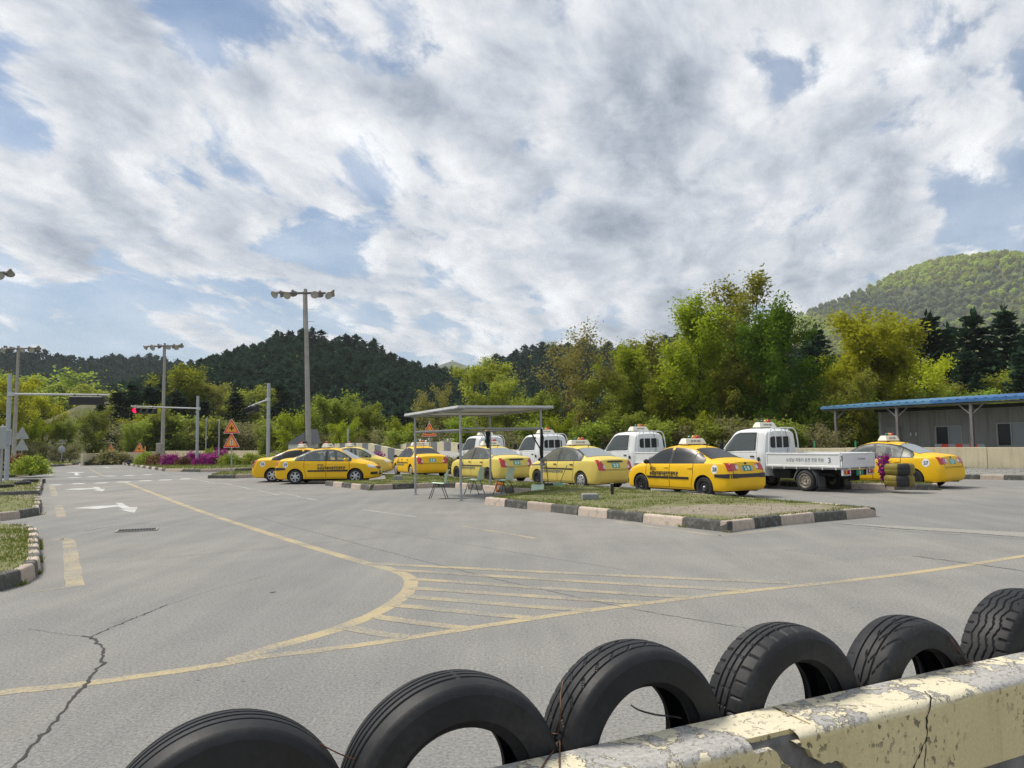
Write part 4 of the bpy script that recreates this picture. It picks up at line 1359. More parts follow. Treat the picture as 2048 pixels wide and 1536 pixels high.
def roof_sign_mesh(lamps_up=True):
    """cream wedge across the roof with black lettering front and back; y runs across"""
    mb = MB()
    W0, W1, D0, D1, H = .42, .37, .15, .095, .165
    vs = [(-D0, -W0, 0), (D0, -W0, 0), (D0, W0, 0), (-D0, W0, 0), (-D0, -W0, .02), (D0, -W0, .02), (D0, W0, .02), (-D0, W0, .02), (-D1, -W1, H - .02), (D1, -W1, H - .02), (D1, W1, H - .02), (-D1, W1, H - .02), (-D1 + .02, -W1 + .03, H), (D1 - .02, -W1 + .03, H), (D1 - .02, W1 - .03, H), (-D1 + .02, W1 - .03, H)]
    fs = []
    for b in (0, 4, 8):
        fs += [(b + i, b + (i + 1) % 4, b + 4 + (i + 1) % 4, b + 4 + i) for i in range(4)]
    fs += [(12, 13, 14, 15), (3, 2, 1, 0)]
    mb.add(vs, fs)
    for sy in (-1, 1): mb.box((0, sy * .30, -.02), (.16, .05, .05))
    return mb.mesh('roof_sign', M_CREAM)
ROOF_SIGN = roof_sign_mesh()
def roof_sign_text():
    mb = MB()
    n = Vector((-(.165 - .04), 0, .055)).normalized()
    for sg in (-1, 1):
        up = Vector((.055 * 1.0, 0, .125)).normalized() if sg < 0 else Vector((-.055, 0, .125)).normalized()
        O = Vector((-.1505 if sg < 0 else .1505, .20 if sg < 0 else -.20, .02)) + up * .036 + Vector((sg * .004, 0, 0))
        text_on_plane(mb, '운전 면허 시험용', O, (0, -1 if sg < 0 else 1, 0), up, .40, .066, .02)
    return mb.mesh('lettering', M_INK)
SIGN_TEXT = roof_sign_text()
_l = MB(); _l.lathe([(.045, 0), (.045, .03)], 14, M=Matrix.Rotation(PI / 2, 4, 'X')); _l.sphere((0, 0, .03), .045, 12, half=True)
LAMP = {}
for _n, _mm in (('green', M_GREENLENS), ('amber', M_AMBER), ('red', simple('red_lamp', (.50, .012, .015), .2, coat=.6))):
    me = _l.mesh('lamp', _mm); LAMP[_n] = me
def add_roof_sign(parent, x, z, lamps=('green', 'amber', 'red'), pitch=0.0):
    s = link(bpy.data.objects.new('roof_sign', ROOF_SIGN), parent); s.location = (x, 0, z); s.rotation_euler = (0, pitch, 0)
    t = link(bpy.data.objects.new('lettering', SIGN_TEXT), s)
    for k, c in enumerate(lamps):
        if c is None: continue
        l = link(bpy.data.objects.new('lamp', LAMP[c]), s)
        l.scale = (1.3,) * 3; l.location = (0, (.12, -.04, -.20)[k], .160); l['label'] = c + ' lamp dome'
    return s

def sedan(label, loc, heading, paint, kind, number, rims, strip=False, mould=None, ink=M_INK, glass=M_GLASS, plate=M_PLATE, mirror=M_BLACK, door_text=True, sticker='disc', lamps=('green', 'amber', 'red'), group='yellow and pale driving school cars'):
    """heading: unit vector the nose points to; loc: middle of the axles"""
    rz = math.atan2(heading[1], heading[0])
    c = empty('sedan_car', label, 'car', (loc[0], loc[1], 0), rz, group)
    pm = {'yellow': M_YELLOW, 'pale': M_PALE}[paint]
    clear = glass is M_GLASSL
    link(bpy.data.objects.new('body', SEDAN_ME[paint + ('_open' if clear else '')]), c)
    if clear:
        sm_ = M_SEATW if number == '29' else M_SEAT
        for y in (-.34, .34):
            put(('seat', y, sm_.name), lambda mb: (mb.box((-.22, y, 1.00), (.14, .46, .30), .05), mb.box((-.27, y, 1.20), (.09, .24, .16), .035)), sm_, c)
        put(('rear_seat', sm_.name), lambda mb: (mb.box((-1.0, 0, .97), (.16, 1.1, .20), .05), mb.box((-1.03, .33, 1.10), (.08, .22, .12), .03), mb.box((-1.03, -.33, 1.10), (.08, .22, .12), .03)), sm_, c)
        put(('steering_wheel',), lambda mb: mb.tube([(.52 - .07 * math.sin(t), .34 + .18 * math.cos(t), 1.0 + .15 * math.sin(t)) for t in [2 * PI * i / 16 for i in range(17)]], .016, 6), M_BLACK, c)
    sglass = M_CLEAR if clear else glass
    # glass: side windows front, rear, quarter
    for sd in ('left', 'right'):
        def ring(mb):
            lay_panel(mb, SK, sd, lambda a: g_top(a) - .010, lambda a: g_top(a) + .024, -1.285, 1.075, 40, 2, .0045, .02)
            lay_panel(mb, SK, sd, lambda a: g_bot(a) - .014, lambda a: g_bot(a) + .010, -1.285, 1.075, 30, 1, .0045, .02)
            for xa, xb in ((-.02, .09), (-.905, -.865), (-1.285, -1.20), (.965, 1.075)):
                lay_panel(mb, SK, sd, lambda a: g_bot(a), lambda a: g_top(a), xa, xb, 3, 6, .0045, .02)
        if clear: put(('side_window_surround', sd, 'r'), ring, M_BLACK, c)
        else: put(('side_window_surround', sd), lambda mb: lay_panel(mb, SK, sd, lambda a: g_bot(a) - .012, lambda a: g_top(a) + .022, -1.285, 1.075, 40, 5, .0025, .006), M_BLACK, c)
        put(('window', sd, 'front', sglass.name), lambda mb: lay_panel(mb, SK, sd, g_bot, g_top, .085, 1.02, 16, 6, .0035 if clear else .0055, .0 if clear else .004), sglass, c)
        put(('window', sd, 'rear', sglass.name), lambda mb: lay_panel(mb, SK, sd, g_bot, g_top, -.86, -.01, 14, 6, .0035 if clear else .0055, .0 if clear else .004), sglass, c)
        put(('quarter_window', sd, sglass.name), lambda mb: lay_panel(mb, SK, sd, g_bot, g_top, -1.24, -.90, 8, 5, .0035 if clear else .0055, .0 if clear else .004), sglass, c)
        sgn = 1 if sd == 'left' else -1
        def gaps(mb):
            for x0, x1, xs in ((.035, .035, .05), (-.88, -.88, -.87)):
                lay_panel(mb, SK, sd, lambda a: .26 if x0 > 0 else .66, lambda a: g_bot(a) - .014, x0 - .008, x0 + .008, 1, 10, .0022, .0)
            lay_panel(mb, SK, sd, lambda a: .26, lambda a: g_bot(a) - .014, 1.0, 1.015, 1, 10, .0022, .0)
            lay_panel(mb, SK, sd, lambda a: .258, lambda a: .266, -.86, 1.0, 30, 1, .0022, .0)
            
            # the rear door's edge bends round the wheel arch
            for i in range(6):
                t0, t1 = i / 6, (i + 1) / 6
                lay_panel(mb, SK, sd, lambda a: .30 + .36 * ((a + .80) / -.08) - .02, lambda a: .30 + .36 * ((a + .80) / -.08) + .03, -.80 - .08 * t0, -.80 - .08 * t1, 1, 2, .0022, .0)
        put(('door_gap', sd), gaps, M_DARK, c)
        def handles(mb):
            for x in (.17, -.76):
                lay_panel(mb, SK, sd, lambda a: .815, lambda a: .845, x - .075, x + .075, 6, 2, .022, .02)
        for hx in (.17, -.76):
            put(('door_handle', sd, hx, pm.name if kind == 'R' else 'b'), lambda mb: lay_panel(mb, SK, sd, lambda a: .812, lambda a: .840, hx - .08, hx + .08, 6, 2, .022, .02), pm if kind == 'R' else M_BLACK, c)
        if mould == 'low':
            for xa, xb in ((.06, 1.0), (-.72, .02)):
                put(('side_moulding', sd, xa), lambda mb: lay_panel(mb, SK, sd, lambda a: .50, lambda a: .565, xa, xb, 14, 2, .012, .012), M_BLACK, c)
        elif mould == 'high':
            for xa, xb in ((.06, .98), (-.84, .02)):
                put(('side_moulding', sd, xa, 'h'), lambda mb: lay_panel(mb, SK, sd, lambda a: .655, lambda a: .700, xa, xb, 14, 2, .012, .012), M_BLACK if paint == 'pale' else pm, c)
        # mirror
        def mir(mb):
            mb.sphere((.86, sgn * .955, .985), .10, 12, sc=(.62, 1.0, .72))
            mb.tube([(.90, sgn * .79, .95), (.87, sgn * .90, .955)], .026, 8)
        put(('door_mirror', sd, mirror.name), mir, mirror, c)
        fl = (sd == 'left')
        if door_text:
            fx = (lambda a, w: (a, w)) 
            # left side reads from the nose backwards, right side from the tail forwards
            big = '뉴강남자동차운전전문학원'
            if kind == 'R':
                zz, hh, zs, hs = .577, .135, .722, .095
                w = 1.16
                a0 = (.84 if fl else -.32)
            else:
                zz, hh, zs, hs = (.53, .10, .715, .075)
                w = 1.22; a0 = (.92 if fl else -.40)
            put(('lettering', sd, kind, ink.name), lambda mb: lay_text(mb, SK, sd, big, a0, zz, w, hh, .007, fl, .045), ink, c)
            put(('lettering', sd, kind, ink.name, 2), lambda mb: lay_text(mb, SK, sd, '경기도', a0, zs, .27, hs, .007, fl, .03), ink, c)
        # number on the rear wing
        if sticker == 'disc':
            ax = -1.66
            put(('number_sticker', sd), lambda mb: lay_disc(mb, SK, sd, ax, .80, .112, .005, .125), M_STICKER, c)
            put(('lettering', sd, number), lambda mb: lay_text(mb, SK, sd, number, ax + (.07 if fl else -.07), .742, .15, .115, .009, fl, .03), M_INKG, c)
        elif sticker == 'pillar':
            put(('lettering', sd, number, 'p'), lambda mb: lay_text(mb, SK, sd, number, -1.32 if fl else -1.52, .985, .2, .13, .006, fl, .006), M_INKG, c)
        elif sticker == 'patch':
            put(('number_sticker', sd, 'p'), lambda mb: lay_panel(mb, SK, sd, lambda a: .96, lambda a: 1.09, -1.50, -1.33, 4, 3, .004, .002), M_STICKER, c)
            put(('lettering', sd, number, 'q'), lambda mb: lay_text(mb, SK, sd, number, -1.345 if fl else -1.485, .985, .14, .085, .008, fl, .01), M_INKG, c)
    # windscreen and rear window, seen from above
    def screen(mb):
        f = lambda u: u
        lay_panel(mb, SK, 'top', lambda a: -interp([(.60, .475), (1.2, .655)], a), lambda a: interp([(.60, .475), (1.2, .655)], a), .60, 1.20, 12, 14, .004, .008)
    put(('windscreen', glass.name), screen, glass if glass is M_GLASSL else M_GLASSL, c)
    def rwin(mb):
        lay_panel(mb, SK, 'top', lambda a: -interp([(-1.40, .625), (-.74, .485)], a), lambda a: interp([(-1.40, .625), (-.74, .485)], a), -1.39, -.745, 12, 14, .005, .008)
    def rwins(mb):
        lay_panel(mb, SK, 'top', lambda a: -interp([(-1.41, .645), (-.72, .505)], a), lambda a: interp([(-1.41, .645), (-.72, .505)], a), -1.41, -.725, 12, 14, .002, .004)
    put(('window_seal',), rwins, M_BLACK, c)
    put(('rear_window', glass.name), rwin, glass, c)
    # tail lamps, plate, lid
    for sd, vw in ((1, 'rl'), (-1, 'rr')):
        if kind == 'R':
            # wide wedge: tall outside, tapering towards the number plate
            side = 'left' if sd > 0 else 'right'
            put(('tail_lamp', vw, 'R'), lambda mb: (lay_panel(mb, SK, side, lambda a: interp([(-2.02, .755), (-1.70, .87)], a), lambda a: interp([(-2.02, .965), (-1.70, .94)], a), -2.02, -1.72, 6, 4, .010, .012),
                 lay_panel(mb, SK, 'rear', lambda a: interp([(.36, .785), (.66, .75)], abs(a)), lambda a: interp([(.36, .925), (.66, .965)], abs(a)), sd * .37, sd * .735, 9, 4, .011, .014)), M_RED, c)
            put(('reversing_lens', vw, 'R'), lambda mb: lay_panel(mb, SK, 'rear', lambda a: .80, lambda a: .90, sd * .36, sd * .45, 3, 3, .014, .008), M_LENS, c)
        else:
            side = 'left' if sd > 0 else 'right'
            put(('tail_lamp', vw, 'V'), lambda mb: (lay_panel(mb, SK, side, lambda a: interp([(-2.06, .64), (-1.85, .72)], a), lambda a: interp([(-2.06, 1.0), (-1.97, .99), (-1.85, .85)], a), -2.04, -1.87, 6, 6, .010, .012),
                 lay_panel(mb, SK, 'rear', lambda a: .645, lambda a: interp([(.48, .74), (.56, .90), (.66, .985), (.74, .97)], abs(a)), sd * .50, sd * .735, 9, 6, .011, .014)), M_RED, c)
            put(('reversing_lens', vw, 'V'), lambda mb: lay_panel(mb, SK, 'rear', lambda a: .70, lambda a: .80, sd * .495, sd * .56, 3, 3, .015, .006), M_LENS, c)
        put(('head_lamp', vw), lambda mb: lay_panel(mb, SK, 'fl' if sd > 0 else 'fr', lambda a: interp([(-1.2, .60), (-.75, .66)], a), lambda a: interp([(-1.2, .715), (-1.0, .745), (-.75, .765)], a), -1.10, -.70, 10, 5, .006, .010), M_LENS, c)
    def lid(mb):
        for ya in (-.60, .592):
            lay_panel(mb, SK, 'rear', lambda a: .66, lambda a: .98, ya, ya + .014, 1, 8, .0025, 0)
        lay_panel(mb, SK, 'rear', lambda a: .660, lambda a: .673, -.60, .60, 20, 1, .0025, 0)
    put(('boot_lid_gap', kind), lid, M_DARK, c)
    pz, pw_ = (.705, .30)
    if kind == 'R':
        put(('plate_recess',), lambda mb: lay_panel(mb, SK, 'rear', lambda a: .735, lambda a: .905, -.30, .30, 8, 4, .003, .002), simple('recess_' + paint, tuple(x * 1.0 for x in ((.72, .39, .006) if paint == 'yellow' else (.62, .49, .115))), .35), c)
        put(('plate_holder',), lambda mb: lay_panel(mb, SK, 'rear', lambda a: .765, lambda a: .875, -.23, .23, 6, 3, .006, .004), M_PLATEFR, c)
        put(('badge',), lambda mb: lay_disc(mb, SK, 'rear', 0, .95, .055, .006, .03), M_BLACK, c)
    else:
        put(('boot_garnish', paint), lambda mb: lay_panel(mb, SK, 'rear', lambda a: interp([(-.34, .905), (-.25, .895), (.25, .895), (.34, .905)], a), lambda a: interp([(-.34, .93), (-.28, .95), (.28, .95), (.34, .93)], a), -.34, .34, 12, 3, .016, .014), M_BLACK if paint == 'pale' else pm, c)
    npl = put(('number_plate', plate.name, kind), lambda mb: lay_panel(mb, SK, 'rear', lambda a: .745 if kind == 'R' else .715, lambda a: .895 if kind == 'R' else .875, -.165, .165, 6, 3, .010, .006), plate, c)
    if number: put(('lettering', 'plate', number, kind), lambda mb: [lay_text(mb, SK, 'rear', ch, .105 - .115 * i, .765 if kind == 'R' else .742, .085, .105, .014, True, .04) for i, ch in enumerate(number)], M_WINK, npl)
    fpl = put(('number_plate', 'front', plate.name), lambda mb: lay_panel(mb, SK, 'front', lambda a: .40, lambda a: .52, -.165, .165, 6, 3, .012, .008), plate, c)
    put(('grille',), lambda mb: lay_panel(mb, SK, 'front', lambda a: .565, lambda a: .635, -.26, .26, 8, 2, .006, .006), M_BLACK, c)
    put(('air_intake',), lambda mb: lay_panel(mb, SK, 'front', lambda a: .33, lambda a: .41, -.30, .30, 10, 3, .006, .006), M_BLACK, c)
    for sd, vw in ((1, 'fl'), (-1, 'fr')):
        put(('fog_lamp_panel', vw, strip), lambda mb: lay_panel(mb, SK, vw, lambda a: .36, lambda a: .47, -1.15, -.80, 8, 3, .007, .006), M_BLACK if strip else pm, c)
    if strip:
        # black rubbing strip round the rear bumper
        put(('bumper_strip', 'rear'), lambda mb: lay_panel(mb, SK, 'rear', lambda a: .56 if abs(a) > .45 else .57, lambda a: .68 if abs(a) > .45 else .665, -.70, .70, 24, 3, .013, .014), M_BLACK, c)
        for sd, vw in ((1, 'left'), (-1, 'right')):
            put(('bumper_strip', vw), lambda mb: lay_panel(mb, SK, vw, lambda a: interp([(-2.08, .56), (-1.70, .585)], a), lambda a: interp([(-2.08, .68), (-1.70, .665)], a), -2.095, -1.66, 10, 3, .012, .012), M_BLACK, c)
    else:
        put(('bumper_gap',), lambda mb: lay_panel(mb, SK, 'rear', lambda a: .63, lambda a: .637, -.68, .68, 20, 1, .0025, 0), M_DARK, c)
    # underside, exhaust
    put(('underbody',), lambda mb: (mb.box((0, 0, .185), (3.3, 1.15, .06), .02), mb.tube([(-1.3, -.42, .19), (-2.06, -.42, .21)], .028, 8), mb.box((-CX, 0, .22), (.12, 1.0, .10), .02), mb.box((CX, 0, .22), (.12, 1.0, .10), .02)), M_DARK, c)
    for i, (x, y) in enumerate(((CX, 1), (-CX, 1), (CX, -1), (-CX, -1))):
        add_wheel(c, x, y * .735, .30, y, rims[i])
    add_roof_sign(c, -.12, 1.488, lamps)
    put(('aerial',), lambda mb: (mb.tube([(-.66, 0, 1.405), (-.72, 0, 1.46)], [.012, .008], 6), mb.tube([(-.72, 0, 1.46), (-.95, 0, 1.78)], .0028, 5)), M_BLACK, c)
    return c

LANE = Vector((-.555, .832, 0)).normalized(); LSIDE = Vector((-LANE.y, LANE.x, 0))     # queue direction, and the cars' left
def by_left_rear_wheel(p, hd):
    """axle middle from the left rear wheel's outer contact point"""
    hd = Vector((hd[0], hd[1], 0)).normalized(); lf = Vector((-hd.y, hd.x, 0))
    return Vector((p[0], p[1], 0)) + hd * CX - lf * .80
S4 = 'steel'
q0 = Vector((5.28, 21.45, 0))
sedan('glossy yellow car number 28 with a black rear bumper strip', by_left_rear_wheel(q0, LANE), LANE, 'yellow', 'R', '28', ('steel', 'steel_nut', 'steel', 'steel'), True, 'low')
sedan('pale yellow car number 23 with a silver rear wheel, right of the shelter post', by_left_rear_wheel((2.27, 25.85), LANE), LANE, 'pale', 'V', '23', ('steel', 'hubcap', 'steel', 'steel'), False, 'high', M_INKF, M_GLASSL, M_PLATEL, sticker='pillar')
sedan('pale yellow car number 24 with black steel wheels, seen through the shelter posts', by_left_rear_wheel((-.98, 30.6), LANE), LANE, 'pale', 'V', '24', ('steel', 'steel', 'steel', 'steel'), False, 'high', M_INKF, M_GLASSL, M_PLATEL, sticker='patch')
h25 = Vector((-.42, .91, 0)).normalized()
sedan('yellow car number 25 with silver hubcaps at the front of the queue beside the azalea', by_left_rear_wheel((-4.85, 36.7), h25), h25, 'yellow', 'V', '25', ('hubcap', 'hubcap', 'hubcap', 'hubcap'), False, 'high', M_INKF, M_GLASS, M_PLATEL, sticker=None)
h29 = Vector((1, -.04, 0)).normalized()
_p29 = G(590, 968.5)
_l29 = Vector((h29.y, -h29.x, 0))
sedan('yellow car number 29 seen side-on with silver six-spoke wheels, nose to the grass island', _p29 + h29 * CX - _l29 * .82, h29, 'yellow', 'R', '29', ('alloy',) * 4, True, 'low', M_INK, M_GLASSL, mirror=M_YELLOW, lamps=(None, None, 'red'))
h26 = Vector((1, .06, 0)).normalized(); _p26 = G(544, 964.5); _l26 = Vector((h26.y, -h26.x, 0))
sedan('yellow car number 26 with dark windows, partly hidden by the side-on yellow car', _p26 + h26 * CX - _l26 * .82, h26, 'yellow', 'V', '26', ('alloy',) * 4, False, None, M_INK, M_GLASS, door_text=False, lamps=(None, None, 'red'))
h27b = Vector((1, .03, 0)).normalized()
sedan('pale car mostly hidden behind the side-on yellow car, roof and windscreen showing', (-8.35, 40.2), h27b, 'pale', 'V', '', ('hubcap',) * 4, False, None, M_INKF, M_GLASSL, door_text=False, sticker=None, lamps=(None, None, 'red'))
h27 = Vector((-.60, .80, 0)).normalized()
_r27 = G(1876, 972)
_lf27 = Vector((-h27.y, h27.x, 0))
sedan('yellow car number 27 parked behind the azalea and the striped tyre stacks', _r27 + h27 * CX + _lf27 * .80, h27, 'yellow', 'R', '27', ('steel',) * 4, False, None, M_INK, M_GLASSL, M_PLATEL, mirror=M_BLACK, door_text=False)

# ------------------------------------------------------------------ flatbed truck: rear axle at x = 0, x forward
tz_ = smoothtab([(1.46, 1.84), (1.52, 1.90), (1.65, 1.945), (2.1, 1.965), (2.5, 1.95), (2.72, 1.89), (3.30, 1.24), (3.5, 1.09), (3.66, .98), (3.72, .85)], .07)
tb_ = smoothtab([(1.46, 1.18), (2.8, 1.16), (3.2, 1.08), (3.6, .9), (3.72, .8)], .1)
tp_ = smoothtab([(1.46, .80), (1.52, .835), (1.7, .855), (3.0, .855), (3.4, .80), (3.62, .68), (3.72, .48)], .05)
twr_ = smoothtab([(1.46, .66), (1.7, .68), (2.6, .67), (3.2, .72), (3.5, .64), (3.72, .40)], .08)
def truck_section(x):
    W = tp_(x); zt = tz_(x); zb = min(tb_(x), zt - .05); wr = min(twr_(x), W * .92)
    pts = [(0, .42), (W - .12, .42)] + fillet((W - .12, .42), (W - .01, .43), (W, .6), 4) + [(W, .60), (W, .75), (W, .9 if zb > .95 else zb - .04)]
    wb = W - .01
    pts += fillet((W, zb - .12 if zb > .95 else zb - .03), (wb, zb), (wb + (wr - wb) * .4, zb + (zt - zb) * .4), 4, .4)
    rc = zt - .05
    cor = fillet((wb + (wr - wb) * .35, zb + (rc - zb) * .35), (wr + .03, rc), (wr * .55, zt - .008), 7, .30)
    pts += [((wb + cor[0][0]) / 2, (zb + cor[0][1]) / 2)] + cor + [(wr * .5, zt - .006), (0, zt)]
    return [(x, y, z) for y, z in pts]
_ts = list(np.concatenate([np.linspace(1.46, 1.62, 7), np.linspace(1.68, 2.6, 14), np.linspace(2.64, 3.72, 26)]))
_tv, _tf = loft_body(_ts, truck_section, 'cab')
TK = Skin(body_mesh(_tv, _tf, [(2.43, .32, .36, .5, 1.2)], 'cab_solid', [M_WHITE, M_DARK], .5))
_wt = [(1.83, 1.785), (2.50, 1.785), (2.68, 1.71), (3.06, 1.30)]
_hx = np.linspace(1.83, 3.05, 22)
_hole = [(x, interp([(1.80, 1.255), (2.6, 1.245), (3.14, 1.21)], x)) for x in _hx] + [(x, interp(_wt, x)) for x in _hx[::-1]]
CAB_ME = body_mesh(_tv, _tf, [(2.43, .32, .36, .5, 1.2)], 'cab', [M_WHITE, M_DARK, M_INT], .5, hole=_hole)
M_TWHITE = M_WHITE
M_MUD = simple('mudguard_plastic', (.05, .055, .062), .6, var=.2, scale=4)
def truck(label, loc, hd, number, panes=3, full=True, text='뉴강남 자동차 운전 전문 학원', lamps=('green', 'amber', 'red')):
    """loc: middle of the rear axle on the ground"""
    rz = math.atan2(hd[1], hd[0])
    c = empty('flatbed_truck', label, 'truck', (loc[0], loc[1], 0), rz, 'white driving school trucks')
    link(bpy.data.objects.new('cab', CAB_ME), c)
    for sd in ('left', 'right'):
        sg = 1 if sd == 'left' else -1
        top = lambda a: interp([(1.80, 1.80), (2.50, 1.80), (2.70, 1.72), (3.14, 1.26)], a)
        bot = lambda a: interp([(1.80, 1.245), (2.6, 1.235), (3.14, 1.20)], a)
        def tring(mb):
            lay_panel(mb, TK, sd, lambda a: top(a) - .018, lambda a: top(a) + .018, 1.79, 3.12, 24, 1, .004, .02)
            lay_panel(mb, TK, sd, lambda a: bot(a) - .015, lambda a: bot(a) + .014, 1.79, 3.12, 24, 1, .004, .02)
            lay_panel(mb, TK, sd, bot, top, 1.79, 1.835, 2, 6, .004, .02)
        put(('door_window_seal', sd), tring, M_BLACK, c)
        put(('door_window', sd), lambda mb: lay_panel(mb, TK, sd, bot, top, 1.81, 3.08, 20, 6, .003, .0), M_CLEAR, c)
        put(('door_gap', sd, 't'), lambda mb: (lay_panel(mb, TK, sd, lambda a: .50, lambda a: 1.86, 1.735, 1.743, 1, 14, .0025, 0), lay_panel(mb, TK, sd, lambda a: 1.165, lambda a: 1.172, 1.74, 2.9, 20, 1, .0025, 0)), M_DARK, c)
        put(('door_handle', sd, 't'), lambda mb: lay_panel(mb, TK, sd, lambda a: 1.02, lambda a: 1.06, 1.84, 1.99, 4, 2, .02, .02), M_BLACK, c)
        put(('fuel_cap', sd), lambda mb: mb.sphere((1.66, sg * .86, .96), .055, 12, sc=(1.0, .35, 1.35)), M_BLACK, c)
        put(('door_mirror', sd, 't'), lambda mb: (mb.box((3.02, sg * 1.03, 1.38), (.06, .17, .28), .025), mb.tube([(3.05, sg * .82, 1.25), (3.03, sg * 1.0, 1.30)], .014, 6)), M_BLACK, c)
        put(('head_lamp', sd, 't'), lambda mb: lay_panel(mb, TK, 'fl' if sg > 0 else 'fr', lambda a: .70, lambda a: .86, -2.42, -2.05, 6, 4, .006, .006), M_LENS, c)
    put(('windscreen', 't'), lambda mb: lay_panel(mb, TK, 'top', lambda a: -interp([(2.74, .60), (3.28, .68)], a), lambda a: interp([(2.74, .60), (3.28, .68)], a), 2.76, 3.27, 10, 12, .004, .006), M_GLASSL, c)
    put(('cab_seat',), lambda mb: [(mb.box((1.92, y, 1.30), (.14, .50, .40), .05), mb.box((1.90, y, 1.57), (.09, .24, .15), .035)) for y in (-.38, .38)], M_SEAT, c)
    put(('steering_wheel', 't'), lambda mb: mb.tube([(2.66 - .12 * math.sin(t), .38 + .2 * math.cos(t), 1.30 + .13 * math.sin(t)) for t in [2 * PI * i / 16 for i in range(17)]], .018, 6), M_BLACK, c)
    # rear window of the cab
    put(('rear_window_seal',), lambda mb: lay_panel(mb, TK, 'rear', lambda a: interp([(-.50, 1.36), (-.44, 1.315), (.44, 1.315), (.50, 1.36)], a), lambda a: interp([(-.50, 1.62), (-.43, 1.68), (.43, 1.68), (.50, 1.62)], a), -.50, .50, 16, 4, .004, .004), M_BLACK, c)
    e = [(-.475, -.175), (-.155, .155), (.175, .475)] if panes == 3 else [(-.475, -.012), (.012, .475)]
    for a0, a1 in e:
        put(('rear_window', a0), lambda mb: lay_panel(mb, TK, 'rear', lambda a: interp([(-.475, 1.38), (-.43, 1.34), (.43, 1.34), (.475, 1.38)], a), lambda a: interp([(-.475, 1.60), (-.42, 1.655), (.42, 1.655), (.475, 1.60)], a), a0, a1, 8, 4, .008, .004), M_GLASS, c)
    # guard frame behind the cab
    def guard(mb):
        for y in (-.62, .62):
            mb.tube(smooth_pts([(1.33, y * 1.22, .76), (1.33, y * 1.20, 1.4), (1.34, y * 1.10, 1.78), (1.36, y * .92, 1.93), (1.40, y * .7, 1.955)], 5), .021, 8)
        mb.tube([(1.40, -.45, 1.955), (1.40, .45, 1.955)], .021, 8)
        for y in (-.34, .0, .34):
            mb.tube(smooth_pts([(1.36, y, .9), (1.37, y, 1.6), (1.39, y, 1.88), (1.47, y, 1.965)], 4), .017, 8)
        mb.tube([(1.345, -.74, 1.30), (1.345, .74, 1.30)], .012, 6)
    put(('guard_frame',), guard, M_WHITE, c)
    put(('cable',), lambda mb: mb.tube(smooth_pts([(1.55, -.30, 2.02), (1.41, -.20, 1.90), (1.38, -.24, 1.60), (1.40, -.30, 1.25), (1.40, -.28, 1.0)], 5), .007, 5), M_BLACK, c)
    # load bed
    L0, L1, BW, Z0, Z1 = -1.28, 1.40, .83, .73, 1.16
    put(('bed_floor',), lambda mb: mb.box(((L0 + L1) / 2, 0, Z0 - .02), (L1 - L0, BW * 2 - .02, .06)), simple('bed_floor_steel', (.34, .34, .33), .6, .2, var=.3, scale=3), c)
    def board(length):
        m = MB(); t = .035
        m.box((0, 0, (Z1 - Z0) / 2), (length, t * .5, Z1 - Z0))
        m.box((0, 0, Z1 - Z0 - .022), (length, t + .012, .045), .008)
        m.box((0, 0, .03), (length, t + .012, .06), .008)
        for sx in (-1, 1): m.box((sx * (length / 2 - .03), 0, (Z1 - Z0) / 2), (.06, t + .008, Z1 - Z0 - .1), .006)
        return m
    for sg in (-1, 1):
        k = ('side_board', sg)
        def sb(mb):
            b_ = board(L1 - L0 - .06); mb.add([(x + (L0 + L1) / 2 + .02, y + sg * BW, z + Z0) for x, y, z in b_.v], b_.f)
            for hx in np.linspace(L0 + .2, L1 - .25, 6): mb.box((hx, sg * (BW + .012), Z0 - .03), (.03, .03, .07), .005)
        put(k, sb, M_WHITE, c)
        txt = put(('lettering', 'bed', sg, text), lambda mb: text_on_plane(mb, text, ((.62 if sg > 0 else -.86), sg * (BW + .0105), Z0 + .16), (-sg, 0, 0), (0, 0, 1), 1.30, .12, .008), M_INKG, c)
        if number: put(('number_sticker', 'bed', sg), lambda mb: mb.add([(-.86 * 1 + .09 * math.cos(t) + (0 if sg > 0 else 1.65), sg * (BW + .0105), Z0 + .22 + .12 * math.sin(t)) for t in [2 * PI * i / 20 for i in range(20)]], [tuple(range(20))]), M_STICKER, c)
        if number: put(('lettering', 'bedn', sg, number), lambda mb: text_on_plane(mb, number, (-.82 if sg > 0 else .74, sg * (BW + .0125), Z0 + .13), (-sg, 0, 0), (0, 0, 1), .105, .175, .02), M_INKG, c)
    def tg(mb):
        b_ = board(BW * 2 - .04); mb.add([(L0 + y, x, z + Z0) for x, y, z in b_.v], [tuple(reversed(f)) for f in b_.f])
        for y in (-.5, 0, .5): mb.box((L0 - .01, y, Z0 - .02), (.03, .06, .06), .005)
    put(('tailgate',), tg, M_WHITE, c)
    put(('lettering', 'tail'), lambda mb: text_on_plane(mb, 'HYUNDAI', (L0 - .0105, .05, Z0 + .22), (0, -1, 0), (0, 0, 1), .36, .05, .02), M_STEELBLK, c)
    put(('latch',), lambda mb: [mb.tube([(L0 + .03, s * (BW + .02), Z0 + .20), (L0 - .02, s * (BW + .025), Z0 + .26), (L0 + .01, s * (BW + .02), Z0 + .36)], .013, 6) for s in (-1, 1)], M_STEELBLK, c)
